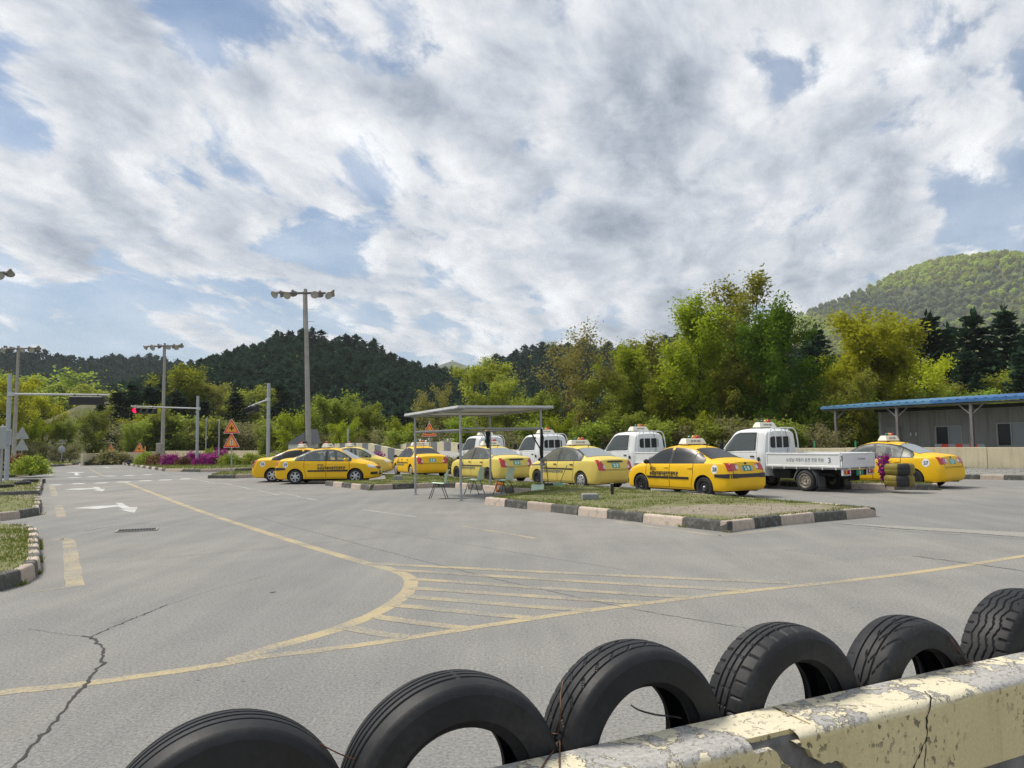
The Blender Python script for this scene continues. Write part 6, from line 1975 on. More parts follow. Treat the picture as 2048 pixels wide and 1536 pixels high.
# ------------------------------------------------------------------ striped tyre stacks at the right island, loose tyres
M_TYRY = simple('olive_yellow_tyre_paint', (.20, .155, .015), .65, var=.3, scale=6)
TORUS = {}
def flat_tyre_mesh(mat, key):
    if key not in TORUS:
        mb = MB(); R, h = .30, .09
        mb.lathe([(.17, -h + .02), (.20, -h), (.26, -h), (.292, -h + .03), (.30, -h + .06), (.30, -.012), (.294, 0), (.30, .012), (.30, h - .06), (.292, h - .03), (.26, h), (.20, h), (.17, h - .02), (.19, 0)], 28, closed=True, M=Matrix.Rotation(PI / 2, 4, 'X'))
        if key == 'striped':
            for i, f in enumerate(mb.f):
                k = (i // 14)
                mb.m[i] = 1 if k % 9 < 4 else 0
        TORUS[key] = mb.mesh('tyre_casing', mat)
    return TORUS[key]
TS = flat_tyre_mesh([M_TYRY, M_RUBBER], 'striped'); TB = flat_tyre_mesh([M_RUBBER], 'plain')
sp_ = G(1799, 973, .18)
for i in range(2):
    o = link(bpy.data.objects.new('tyre_casing', TS)); o.location = (sp_.x + .02 * (i % 2), sp_.y, .19 + .165 + i * .325); o.rotation_euler = (0, 0, 2.72 + .06 * i); o.scale = (1.36, 1.36, 1.8)
    tag(o, ('lower', 'upper')[i] + ' tyre of the olive and black striped stack beside the yellow car', 'tyre', 'striped tyre stack')
for i, (px, py, z, ml) in enumerate(((222 / 3.938 * 1 + 6, 971.5, .13, 0), (60.5, 966.5, .13, 0), (9, 978, .13, 0))):
    q = G(px if i else 45, py, z)
    o = link(bpy.data.objects.new('tyre_casing', TB)); o.location = (q.x, q.y, z + .09); o.rotation_euler = (.02, .03, i)
    tag(o, ('black tyre lying flat on the grass island below the grey signs', 'black tyre lying at the grass island corner beside the white kerb', 'black tyre lying at the foot of the big grey sign')[i], 'tyre', 'loose tyres on the left islands')
for i, (px, Y, up) in enumerate(((122, 71, True), (178, 69, False), (262, 66, False), (258, 66.3, True))):
    p = onray(px, Y)
    o = link(bpy.data.objects.new('tyre_casing', TB)); o.location = (p[0], p[1], .22 if not up else .3); o.rotation_euler = ((PI / 2 if up and i == 0 else 0), .1, i); 
    if i == 3: o.location.z = .40
    tag(o, ('black tyre half sunk upright in the verge at the far left of the road', 'black tyre lying before the far end wall', 'lower black tyre on the verge near the bend sign', 'upper black tyre lying on another near the bend sign')[i], 'tyre', 'loose tyres at the end of the road')
# light barrier blocks on the wall before the building
# ------------------------------------------------------------------ long hut with a blue roof
EA, EB = P(1645, 818, 43.5), P(2048, 796, 33.8)
EA.z = EB.z = 3.28
ed = (EB - EA); ed.z = 0; EL = ed.length; ed.normalize(); en = Vector((-ed.y, ed.x, 0))      # en points away from the camera
if en.y < 0: en = -en
bld = empty('site_building', 'long corrugated hut with a blue sheet roof and an open porch behind the wall', 'building', (0, 0, 0))
def bp(a, d, z): p = EA + ed * a + en * d; return (p.x, p.y, z)
M_BLUE = simple('blue_roof_sheet', (.075, .20, .34), .55, var=.2, scale=1.2, coat=.1)
M_BLUE2 = simple('deep_blue_roof_sheet', (.03, .12, .30), .55, var=.2, scale=1.2)
XL = EL + 9
def roof_part(a0, a1, mat, name):
    mb = MB(); v = []; f = []; n = int((a1 - a0) / .11)
    for i in range(n + 1):
        a = a0 + (a1 - a0) * i / n; rz_ = .045 * (1 if i % 4 in (0, 1) else 0)
        for d, z in ((-.05, 3.30), (3.2, 3.52), (6.6, 3.75)): v.append(bp(a, d, z + rz_))
    for i in range(n):
        for k in range(2): f.append((i * 3 + k, i * 3 + 3 + k, i * 3 + 4 + k, i * 3 + 1 + k))
    mb.add(v, f)
    v = [bp(a0, -.06, 3.19), bp(a1, -.06, 3.19), bp(a1, -.06, 3.32), bp(a0, -.06, 3.32), bp(a0, -.02, 3.19), bp(a1, -.02, 3.19), bp(a1, -.02, 3.30), bp(a0, -.02, 3.30)]
    mb.add(v, [(0, 1, 2, 3), (4, 7, 6, 5), (0, 4, 5, 1), (0, 3, 7, 4), (1, 5, 6, 2)])
    return mb.build(name, mat, bld)
kx = EL * .60
roof_part(-.1, kx, M_BLUE, 'roof'); roof_part(kx + .004, XL, M_BLUE2, 'roof')
mb = MB()
v = [bp(-.1, 0, 3.27), bp(XL, 0, 3.27), bp(XL, 6.5, 3.60), bp(-.1, 6.5, 3.60)]
mb.add(v, [(0, 3, 2, 1)])
mb.build('soffit', simple('pale_soffit', (.50, .49, .45), .8, var=.08), bld)
M_POSTB = simple('brown_grey_steel', (.17, .16, .155), .6, .2, var=.2)
mb = MB()
mb.tube([bp(-.05, .12, 3.12), bp(XL, .12, 3.12)], .05, 4); mb.tube([bp(.0, .1, 3.10), bp(0, 6.4, 3.42)], .05, 4)
mb.build('eave_beam', M_POSTB, bld)
def s_of(px):   # distance along the eave line where the picture column px meets it
    best = min(range(0, int((XL) * 50)), key=lambda i: abs((lambda q: 1024 + FPX * ((q - EYEP).dot(CR)) / ((q - EYEP).dot(CF)) - px)(Vector(bp(i / 50, .12, 2)))))
    return best / 50
for px in (1673, 1796, 1944):
    a = s_of(px)
    mb = MB(); mb.box((0, 0, 1.55), (.14, .14, 3.1), .01, M=Matrix.Translation(Vector(bp(a, .12, 0))) @ Matrix.Rotation(math.atan2(ed.y, ed.x), 4, 'Z')); mb.build('post', M_POSTB, bld)
    mb = MB()
    for s in ((-1, 1) if px != 1673 else (1,)): mb.tube([bp(a, .12, 2.55), bp(a + s * .62, .12, 3.10)], .042, 4)
    mb.build('knee_brace', M_POSTB, bld)
# corrugated container wall set back under the roof
WD = 2.3
def s_at(px, d):
    best = min(range(0, int(XL * 50)), key=lambda i: abs((lambda q: 1024 + FPX * ((q - EYEP).dot(CR)) / ((q - EYEP).dot(CF)) - px)(Vector(bp(i / 50, d, 2)))))
    return best / 50
w0 = s_at(1762, WD)
M_CONT = wall_mat('container_wall', (.30, .30, .29), (.17, .16, .15), (.22, .22, .21))
wins = [(s_at(1870, WD), s_at(1924, WD), 1.05, 2.12), (s_at(1993, WD), s_at(2052, WD), 1.05, 2.20), (s_at(2052, WD) + 2.0, s_at(2052, WD) + 3.8, 1.05, 2.2)]
mb = MB()
a = w0 + .55
def cor_wall(a0, a1, z0, z1):
    v = []; f = []; n = max(1, int((a1 - a0) / .075)); dep = [0, 0, .045, .045]
    for i in range(n + 1):
        aa = a0 + (a1 - a0) * i / n
        for z in (z0, z1): v.append(bp(aa, WD + dep[i % 4], z))
    for i in range(n): f.append((2 * i, 2 * i + 2, 2 * i + 3, 2 * i + 1))
    mb.add(v, f)
edges = w0 + .12
for (x0_, x1_, z0_, z1_) in wins:
    cor_wall(edges, x0_, 0, 2.95); cor_wall(x0_, x1_, 0, z0_); cor_wall(x0_, x1_, z1_, 2.95); edges = x1_
cor_wall(edges, XL, 0, 2.95)
mb.build('wall', M_CONT, bld)
mb = MB(); mb.box((0, 0, 1.5), (.16, .16, 3.0), .01, M=Matrix.Translation(Vector(bp(w0, WD, 0))) @ Matrix.Rotation(math.atan2(ed.y, ed.x), 4, 'Z')); mb.build('corner_post', simple('light_grey_steel', (.36, .36, .35), .6, var=.15), bld)
mb = MB(); v = [bp(w0, WD + .02, 0), bp(w0, WD + 2.4, 0), bp(w0, WD + 2.4, 2.95), bp(w0, WD + .02, 2.95)]; mb.add(v, [(0, 1, 2, 3)]); mb.build('end_wall', M_CONT, bld)
mb = MB(); mb.tube([bp(w0 - .3, WD - .05, 3.03), bp(XL, WD - .05, 3.03)], .09, 4); mb.build('wall_beam', M_STEELBLK, bld)
# door and windows
def panel_at(mb, a0, a1, z0, z1, d0, d1):
    v = [bp(a0, d0, z0), bp(a1, d0, z0), bp(a1, d0, z1), bp(a0, d0, z1), bp(a0, d1, z0), bp(a1, d1, z0), bp(a1, d1, z1), bp(a0, d1, z1)]
    mb.add(v, [(0, 1, 2, 3), (4, 7, 6, 5), (0, 4, 5, 1), (1, 5, 6, 2), (2, 6, 7, 3), (3, 7, 4, 0)])
mb = MB(); panel_at(mb, w0 + .35, w0 + 1.2, .1, 2.15, WD - .04, WD + .02); mb.build('door', simple('grey_door', (.25, .25, .25), .6, var=.15), bld)
for (x0_, x1_, z0_, z1_) in wins:
    mb = MB(); t = .06
    panel_at(mb, x0_, x1_, z1_ - t, z1_, WD - .03, WD + .05); panel_at(mb, x0_, x1_, z0_, z0_ + t, WD - .03, WD + .05)
    panel_at(mb, x0_, x0_ + t, z0_, z1_, WD - .03, WD + .05); panel_at(mb, x1_ - t, x1_, z0_, z1_, WD - .03, WD + .05)
    xm = (x0_ + x1_) / 2; panel_at(mb, xm - .03, xm + .03, z0_ + t, z1_ - t, WD - .02, WD + .03)
    wf = mb.build('window', simple('window_frame_grey', (.36, .37, .37), .5), bld)
    mb = MB(); panel_at(mb, x0_ + t, xm - .03, z0_ + t, z1_ - t, WD + .03, WD + .04); mb.build('pane', M_GLASS, wf)
    mb = MB(); panel_at(mb, xm + .03, x1_ - t, z0_ + t, z1_ - t, WD + .02, WD + .03); mb.build('pane', M_GLASSL, wf)
# two wall sockets
for da in (0, .32):
    a = s_at(1820, WD) + da; mb = MB(); panel_at(mb, a, a + .05, 1.62, 1.80, WD - .03, WD + .01); mb.build('wall_socket', M_SIGNW, bld)
# red and white board along the wall foot under the windows
mb_r, mb_w = MB(), MB()
bb = empty('striped_board', 'red and grey striped board below the hut windows just above the wall', 'barrier board', (0, 0, 0))
a0 = s_at(1868, 1.2)
for i in range(7):
    mb = MB(); panel_at(mb, a0 + i * .36, a0 + i * .36 + .355, 1.04, 1.20, 1.2, 1.24); mb.build('stripe_panel', (M_SIGNR if i % 2 else M_SIGNBACK), bb)
mb = MB()
for a in (a0 + .1, a0 + 2.3): panel_at(mb, a, a + .06, 0, 1.2, 1.25, 1.3)
mb.build('stand', M_GALV, bb)
# green fence stakes behind the wall
for px in (1629, 1711):
    p = P(px, 880, 40.0 if px < 1650 else 39.0); o = empty('green_stake', ('green fence stake showing above the wall left of the hut post' if px < 1650 else 'green fence stake showing above the wall right of the hut post'), 'fence post', (p.x, p.y, 0))
    mb = MB(); mb.tube([(0, 0, 0), (0, 0, 1.38)], .05, 8); mb.build('post', simple('green_paint', (.06, .30, .12), .5), o); mb = MB(); mb.sphere((0, 0, 1.38), .055, 8); mb.build('cap', M_GREENLENS, o)
# white greenhouse roof glimpsed behind the hump
p = P(893, 880, 66); o = empty('white_sheds', 'low white plastic tunnel house showing behind the striped ramp', 'greenhouse', (p.x, p.y, 0), -.2)
mb = MB(); v = []; f = []
for i in range(9):
    t = PI * i / 8
    for x in (-2.6, 2.6): v.append((x, -1.6 * math.cos(t), .4 + 1.55 * math.sin(t)))
for i in range(8): f.append((2 * i, 2 * i + 1, 2 * i + 3, 2 * i + 2))
f += [tuple(range(0, 18, 2)), tuple(reversed(range(1, 18, 2)))]
mb.add(v, f, 0, True); mb.build('cover', M_SIGNW, o)
# ------------------------------------------------------------------ vegetation
ML_YG = leaf_mat('yellow_green_leaf', (.17, .225, .012), (.42, .48, .032), .6)
ML_YG2 = leaf_mat('olive_spring_leaf', (.20, .22, .028), (.42, .44, .065), .58)
ML_BG = leaf_mat('bright_green_leaf', (.06, .125, .010), (.17, .27, .022), .55)
ML_OC = leaf_mat('ochre_green_leaf', (.27, .29, .014), (.52, .54, .036), .6)
ML_OL = leaf_mat('olive_brown_leaf', (.18, .165, .04), (.34, .30, .09), .5)
ML_LG = leaf_mat('light_green_leaf', (.16, .225, .022), (.38, .44, .065), .58)
ML_BR = leaf_mat('grey_brown_twig', (.17, .17, .065), (.33, .31, .14), .4)
ML_PINE = leaf_mat('pine_needle', (.019, .045, .026), (.056, .096, .052), .28, .5, .35, spec=0)
ML_PINE2 = leaf_mat('far_pine_needle', (.02, .042, .027), (.05, .082, .05), .25, .5, .35, spec=0)
ML_AZ = leaf_mat('azalea_flower', (.22, .012, .16), (.50, .045, .36), .3, 3, .12)
ML_RED = leaf_mat('reddish_shrub_leaf', (.10, .025, .028), (.21, .06, .055), .25, 3)

def rng_dirs(r, n):
    v = r.normal(size=(n, 3)); return v / np.linalg.norm(v, axis=1, keepdims=True)

def leaf_quads(r, c, size, up=.35, aspect=.55, droop=0.0):
    """diamond leaves centred at c (n x 3)"""
    n = len(c)
    a = rng_dirs(r, n); nrm = rng_dirs(r, n); nrm[:, 2] = np.abs(nrm[:, 2]) + up
    nrm /= np.linalg.norm(nrm, axis=1, keepdims=True)
    a -= nrm * (a * nrm).sum(1, keepdims=True); a /= np.maximum(1e-6, np.linalg.norm(a, axis=1, keepdims=True))
    b = np.cross(nrm, a)
    s = (size * r.uniform(.5, 1.7, n))[:, None]
    v = np.empty((n, 4, 3))
    v[:, 0] = c - a * s * .5; v[:, 2] = c + a * s * .5
    v[:, 1] = c + b * s * aspect * .5 - a * s * .05; v[:, 3] = c - b * s * aspect * .5 - a * s * .05
    if droop: v[:, 2, 2] -= droop * s[:, 0]
    return v.reshape(-1, 3), np.arange(4 * n).reshape(n, 4)

class Skel:
    def __init__(self): self.mb = MB(); self.ends = []
    def branch(self, pts, r0, r1, n):
        k = len(pts); self.mb.tube(pts, [r0 + (r1 - r0) * i / (k - 1) for i in range(k)], n, caps=False)

def broadleaf(seed, H=12.0, width=7.0, base=.18, limbs=16, leaves=9000, leaf=.22, upright=.6, mat=None, clump=.55, sparse_top=0.0, trunk_r=.16, forks=1, twiggy=1.0, flat=0.0, thin=0.0):
    r = np.random.default_rng(seed); rnd = random.Random(seed)
    sk = Skel(); tips = []
    for fk in range(forks):
        a = 2 * PI * fk / max(1, forks) + rnd.uniform(0, 1)
        spread = (0.10 + .1 * rnd.random()) * H * (forks > 1)
        hh = H * (.92 if fk == 0 else rnd.uniform(.72, .9))
        pts = []
        wx, wy = 0, 0
        for i in range(9):
            t = i / 8
            wx += rnd.uniform(-.018, .018) * H; wy += rnd.uniform(-.018, .018) * H
            if i == 0: wx = wy = 0
            pts.append(Vector((wx + math.cos(a) * spread * t ** .8, wy + math.sin(a) * spread * t ** .8, hh * t)))
        rr = trunk_r * (1 if forks == 1 else .72)
        sk.branch(pts, rr, .018, 8)
        L = max(3, limbs // forks)
        for i in range(L):
            t = base + (.96 - base) * ((i + rnd.random() * .7) / L) ** .9
            f = t * 8; i0 = min(7, int(f)); p = pts[i0].lerp(pts[i0 + 1], f - i0)
            az = i * 2.39996 + rnd.uniform(-.5, .5) + fk
            prof = math.sin(PI * min(1, max(.0, (t - base * .5) / (1.06 - base * .5))) ** .85) ** .7
            ln = width * .5 * (.35 + .75 * prof) * rnd.uniform(.7, 1.15) * (1 if forks == 1 else .8)
            el = upright * rnd.uniform(.7, 1.25) + .35 * t
            d = Vector((math.cos(az) * math.cos(el), math.sin(az) * math.cos(el), math.sin(el)))
            bp_ = [p]
            for k in range(1, 6):
                d = (d + Vector((rnd.uniform(-.22, .22), rnd.uniform(-.22, .22), rnd.uniform(-.08, .2) - flat * .1))).normalized()
                bp_.append(bp_[-1] + d * ln / 5)
            br = max(.012, trunk_r * .38 * (1 - t * .75))
            sk.branch(bp_, br, .008, 5)
            for k in range(2, 6):
                tips.append((bp_[k], .75 + .1 * k))
                for _ in range(2):
                    if rnd.random() > twiggy: continue
                    d2 = (d + Vector((rnd.uniform(-1, 1), rnd.uniform(-1, 1), rnd.uniform(-.35, .75)))).normalized()
                    l2 = ln * rnd.uniform(.18, .38)
                    q = [bp_[k], bp_[k] + d2 * l2 * .5 + Vector((0, 0, rnd.uniform(0, .1) * l2)), bp_[k] + d2 * l2]
                    sk.branch(q, br * .35 + .004, .004, 3)
                    tips += [(q[1], .7), (q[2], 1.0)]
        tips += [(pts[-1], 1.0), (pts[-2], .8)]
    if thin: tips = [t for t in tips if rnd.random() > thin * (t[0].z / H)]
    c = np.array([tuple(t[0]) for t in tips]); w = np.array([t[1] for t in tips])
    if sparse_top: w = w * (1 - sparse_top * np.clip(c[:, 2] / H, 0, 1) ** 3)
    w = w * r.uniform(.25, 1.75, len(w))
    pick = r.choice(len(c), leaves, p=w / w.sum())
    cl = clump * r.uniform(.7, 1.3, len(c))[pick]
    pos = c[pick] + r.normal(size=(leaves, 3)) * cl[:, None] * np.array([.55, .55, .42])
    v, q = leaf_quads(r, pos, leaf)
    return sk.mb.mesh('trunk', M_BARK), np_mesh('crown', v, q, mat)

def conifer(seed, H=9.0, width=4.2, whorls=14, per=7, tufts=5, mat=None, base=.10, tuft=.55, name='crown', trunk=True, top_round=.6, droop=.18):
    r = np.random.default_rng(seed); rnd = random.Random(seed)
    c = []; dirs = []
    mb = MB()
    if trunk: mb.tube([(0, 0, -.3), (.02 * H * rnd.uniform(-1, 1), 0, H * .5), (0, 0, H * .97)], [.02 * H, .014 * H, .004 * H], 6, caps=False)
    for i in range(whorls):
        t = base + (1 - base) * (i + rnd.uniform(-.2, .2)) / whorls
        rad = width * .5 * (1 - t ** (1 + top_round * 2)) ** .8 * rnd.uniform(.75, 1.15) + .12
        for k in range(per):
            az = 2 * PI * k / per + i * .9 + rnd.uniform(-.3, .3)
            ln = rad * rnd.uniform(.65, 1.1)
            for j in range(tufts):
                s = (j + 1) / tufts
                x = ln * s
                z = t * H + x * (.28 * t - droop) + .12 * s * s * ln
                c.append((x * math.cos(az), x * math.sin(az), z)); dirs.append((math.cos(az), math.sin(az), .15))
            if trunk and ln > 1.2 and i % 2 == 0: mb.tube([(0, 0, t * H), (ln * .8 * math.cos(az), ln * .8 * math.sin(az), t * H + ln * .8 * (.28 * t - droop))], [.02, .006], 3, caps=False)
    for k in range(5): c.append((0, 0, H * (.93 + .02 * k))); dirs.append((0, 0, 1))
    c = np.array(c); dirs = np.array(dirs, float); dirs /= np.linalg.norm(dirs, axis=1, keepdims=True)
    rep = 3
    c = np.repeat(c, rep, 0) + r.normal(size=(len(c) * rep, 3)) * tuft * np.array([.3, .3, .16]); dirs = np.repeat(dirs, rep, 0) + r.normal(size=(len(dirs) * rep, 3)) * .35
    dirs /= np.linalg.norm(dirs, axis=1, keepdims=True)
    n = len(c); nrm = np.array([0, 0, 1.0]) + r.normal(size=(n, 3)) * .5
    b = np.cross(nrm, dirs); b /= np.linalg.norm(b, axis=1, keepdims=True)
    s = (tuft * r.uniform(.6, 1.3, n))[:, None]
    v = np.empty((n, 4, 3)); v[:, 0] = c - dirs * s * .5; v[:, 1] = c + b * s * .30; v[:, 2] = c + dirs * s * .65; v[:, 3] = c - b * s * .30
    return (mb.mesh('trunk', M_BARK) if trunk else None), np_mesh(name, v.reshape(-1, 3), np.arange(4 * n).reshape(n, 4), mat)

def join_np(name, parts):
    """merge meshes (from np_mesh or MB) into one mesh with their materials"""
    bm = bmesh.new(); mats = []
    for me in parts:
        off = len(mats); n0 = len(bm.faces)
        bm.from_mesh(me); bm.faces.ensure_lookup_table()
        for f in bm.faces[n0:]: f.material_index = off
        mats.append(me.materials[0])
    out = bpy.data.meshes.new(name); bm.to_mesh(out); bm.free()
    for m in mats: out.materials.append(m)
    return out

PROTO = {
    'tall': (broadleaf(1, 13, 7.5, .14, 24, 24000, .21, .75, ML_YG, .66, .35, .17), 13),
    'tall_b': (broadleaf(2, 13, 6.5, .12, 22, 15000, .20, .85, ML_YG2, .6, .6, .16, forks=2), 13),
    'green': (broadleaf(3, 12, 9.0, .10, 28, 23000, .24, .55, ML_BG, .70, .1, .19), 12),
    'ochre': (broadleaf(4, 10.5, 9.6, .12, 30, 30000, .21, .70, ML_OC, .62, .2, .2, forks=4), 10.5),
    'sparse': (broadleaf(5, 11, 6.5, .22, 18, 6200, .20, .6, ML_OL, .62, .2, .17, forks=2), 11),
    'airy': (broadleaf(6, 10, 6.0, .15, 20, 10000, .20, .65, ML_YG2, .55, .25, .14, forks=2), 10),
    'bushy': (broadleaf(7, 7, 6.4, .05, 22, 13000, .20, .6, ML_LG, .55, .1, .10, forks=3), 7),
    'bushy_b': (broadleaf(8, 6, 6.6, .04, 18, 8000, .20, .5, ML_YG, .55, .1, .09, forks=4), 6),
    'willow': (broadleaf(9, 8, 8.4, .05, 24, 11000, .22, .5, ML_LG, .7, .1, .13, forks=4), 8),
    'brush': (broadleaf(10, 3.4, 4.2, .03, 20, 2600, .15, .5, ML_BR, .45, .2, .04, forks=5), 3.4),
    'shrub': (broadleaf(12, 2.6, 3.4, .03, 16, 4200, .15, .5, ML_LG, .34, .1, .03, forks=4), 2.6),
    'orange': (broadleaf(13, 9, 7.5, .12, 20, 9000, .20, .6, ML_OC, .6, .2, .16, forks=3), 9),
}
NAMES = {'tall': 'poplar_tree', 'tall_b': 'poplar_tree', 'green': 'maple_tree', 'ochre': 'oak_tree', 'sparse': 'bare_tree', 'airy': 'birch_tree', 'bushy': 'young_tree', 'bushy_b': 'young_tree', 'willow': 'willow_tree', 'brush': 'bare_shrub', 'shrub': 'green_shrub', 'orange': 'oak_tree'}
def _top(me):
    z = np.empty(len(me.vertices) * 3, np.float32); me.vertices.foreach_get('co', z); return float(np.percentile(z[2::3], 99.7))
TOPS = {k: _top(v[0][1]) for k, v in PROTO.items()}
def hor_at(px): return HOR + (1024 - px) * math.tan(_r)
def plant(kind, px, top, Y, label, rot=None, wid=1.0, group=None, cat=None, z0=0.0):
    (tm, cm), H = PROTO[kind]
    H = TOPS[kind]
    ztop = EYE + (hor_at(px) - top) * Y / FPX
    s = (ztop - z0) / H
    p = onray(px, Y)
    name = NAMES[kind]
    o = empty(name, label, cat or ('shrub' if 'shrub' in name else 'tree'), (p[0], p[1], z0), rot if rot is not None else random.uniform(0, 6.28), group)
    o.scale = (s * wid, s * wid, s)
    link(bpy.data.objects.new('trunk' if 'shrub' not in name else 'stems', tm), o)
    link(bpy.data.objects.new('crown' if 'shrub' not in name else 'foliage', cm), o)
    return o
BEHIND = [
    ('tall', 1398, 592, 53, 'yellow-green poplar left of the tallest tree behind the white trucks', 1.0),
    ('tall_b', 1496, 548, 56, 'tallest tree behind the trucks, with an airy top against the clouds', 1.0),
    ('green', 1560, 600, 50.5, 'dense bright green tree right behind the nearest white truck cab', .88),
    ('ochre', 1768, 618, 52, 'big rounded yellow-ochre tree behind the blue roof', 1.18),
    ('ochre', 1690, 700, 55, 'lower yellow-ochre tree between the bright green tree and the big rounded one', .8),
    ('airy', 1712, 742, 47, 'thin olive tree just left of the porch of the blue-roofed hut', .9),
    ('orange', 1845, 712, 60, 'yellow-ochre tree on the right flank of the big rounded one', 1.0),
    ('sparse', 1150, 655, 57, 'half-bare olive tree with dark limbs above the second white truck', 1.0),
    ('tall', 1262, 688, 60, 'yellow-green tree between the half-bare tree and the tall poplars', 1.15),
    ('tall_b', 1330, 676, 66, 'olive tree peeping out behind the left poplar', 1.1),
    ('tall', 1340, 742, 54, 'smaller yellow-green tree at the foot of the left poplar', 1.2),
    ('airy', 1205, 742, 55, 'loose olive tree standing close right of the half-bare tree', 1.0),
    ('airy', 968, 712, 64, 'pale olive tree behind the shelter roof', 1.05),
    ('airy', 1015, 748, 62, 'small olive tree right of the pale one behind the shelter roof', .9),
    ('bushy', 1075, 782, 58, 'light green bushy tree left of the half-bare tree', 1.0),
    ('sparse', 868, 768, 62, 'thin yellowish tree with a bare trunk left of the shelter roof', .85),
    ('bushy', 652, 788, 74, 'light green tree right beside the tall floodlight pole', 1.0),
    ('bushy_b', 590, 818, 70, 'yellow-green tree just left of the tall floodlight pole', 1.0),
    ('bushy', 738, 802, 72, 'rounded light green tree above the striped hump', .9),
    ('bushy_b', 690, 838, 66, 'low yellow-green tree at the left end of the striped hump', 1.0),
    ('bushy_b', 800, 836, 64, 'low yellow-green tree behind the middle of the striped hump', 1.0),
    ('bushy', 925, 830, 58, 'low light green tree behind the farthest truck', 1.0),
    ('bushy_b', 1120, 826, 52, 'low yellow-green tree right behind the second truck', 1.0),
    ('bushy', 1270, 820, 50, 'low light green tree behind the third truck cab', 1.1),
    ('bushy_b', 1395, 824, 48, 'low yellow-green tree behind the car with black bumper strip', 1.0),
    ('airy', 1470, 720, 52, 'loose yellowish tree in front of the tallest tree', 1.0),
    ('bushy', 1640, 800, 49, 'low green tree behind the truck bed', 1.0),
    ('sparse', 1640, 770, 52, 'dark-limbed thin tree left of the hut porch post', .9),
    ('bushy', 535, 842, 72, 'low light green tree behind the edge-on traffic light mast', 1.0),
    ('airy', 1905, 760, 66, 'yellowish young tree among the dark pines above the blue roof', 1.2),
    ('airy', 2010, 745, 70, 'olive young tree at the right edge below the tall pines', 1.3),
    ('airy', 1420, 662, 60, 'olive poplar filling the gap between the two tallest trees', 1.2),
    ('willow', 182, 812, 88, 'broad green willow at the end of the road', 1.0),
    ('willow', 262, 842, 92, 'low willow right of the broad one at the end of the road', .9),
    ('orange', 14, 748, 78, 'ochre tree behind the left traffic light mast', 1.0),
    ('orange', 88, 786, 84, 'ochre-green tree right of the leftmost concrete pole', 1.0),
    ('bushy', 128, 838, 84, 'low green tree behind the round grey sign', 1.0),
    ('bushy_b', 62, 838, 80, 'low yellow-green tree behind the two grey triangle signs', 1.1),
    ('tall', 372, 732, 118, 'bright yellow-green tree on the slope right of the middle pole', 1.5),
    ('airy', 425, 758, 122, 'olive tree on the lower slope above the red warning signs', 1.5),
    ('bushy', 330, 822, 96, 'green tree behind the pole in the azalea bed', 1.2),
    ('orange', 290, 808, 100, 'ochre tree left of the pole in the azalea bed', 1.0),
    ('airy', 500, 770, 118, 'olive tree on the lower slope left of the edge-on mast', 1.2),
    ('bushy', 70, 762, 150, 'light green round tree on the far left slope', 1.6),
    ('bushy', 20, 742, 160, 'light green tree at the left edge of the far slope', 1.8),
    ('airy', 210, 770, 140, 'pale tree on the grassy knoll beyond the road', 1.6),
]
for kind, px, top, Y, lab, wid in BEHIND:
    plant(kind, px, top, Y, lab, wid=wid, group='trees behind the boundary wall' if Y < 80 else 'trees at the foot of the hills')
# brush along the wall
_LM = [(555, 'car number 26'), (600, 'the tall floodlight pole'), (650, 'car number 29'), (700, 'the left end of the striped hump'), (752, 'the large azalea'), (800, 'the striped hump'), (850, 'the roof sign of car 25'), (900, 'the left edge of the shelter'), (940, 'the farthest truck'), (985, 'the roof sign of car 24'), (1030, 'the gap between two trucks'), (1080, 'the right shelter post'), (1130, 'the second truck guard frame'), (1170, 'the roof sign of car 23'), (1215, 'the third truck cab front'), (1270, 'the third truck roof sign'), (1320, 'the third truck guard frame'), (1390, 'the roof sign of car 28'), (1440, 'the nearest truck cab front'), (1510, 'the nearest truck roof sign'), (1570, 'the nearest truck guard frame'), (1630, 'the left green stake'), (1680, 'the porch end post'), (1711, 'the right green stake'), (1790, 'the roof sign of car 27'), (1860, 'the rear of car 27'), (1900, 'the hut door window'), (1945, 'the right porch post'), (2030, 'the hut far window')]
_LM += [(262, 'the bend arrow sign'), (300, 'the left end of the azaleas'), (325, 'the middle concrete pole'), (360, 'the azaleas'), (397, 'the red light mast'), (438, 'the thin bracket post'), (464, 'the red warning signs'), (500, 'the green bushes'), (536, 'the edge-on mast'), (2, 'the big grey sign'), (28, 'the leftmost concrete pole'), (48, 'the two grey triangle signs'), (80, 'the left red bush'), (124, 'the round grey sign'), (158, 'the left end of the far wall')]
_used = {}
def near(px, lab):
    b = min(_LM, key=lambda q: abs(q[0] - px)); t = lab + ' behind ' + b[1]
    k = _used.get(t, 0); _used[t] = k + 1
    return t if k == 0 else lab + (' just right of ', ' well right of ', ' further right of ')[min(k - 1, 2)] + b[1]
_bl = ['grey-brown brush at the wall', 'light green bush at the wall']
k = 0
for px in range(560, 1680, 42):
    Y = 0
    # a little behind the wall along this column
    t = (px - 1024) / FPX
    s = (14.5 - t * 40) / (.755 + t * .655)
    Yw = 40 + .655 * s
    Y = Yw + random.uniform(2.0, 4.5)
    top = hor_at(px) - random.uniform(22, 46) * (46 / Y)
    kind = 'brush' if (k * 7) % 3 else 'shrub'
    plant(kind, px + random.uniform(-10, 10), top, Y, near(px, _bl[0] if kind == 'brush' else _bl[1]), wid=1.25, group='brush along the wall' if kind == 'brush' else 'green undergrowth along the wall')
    k += 1
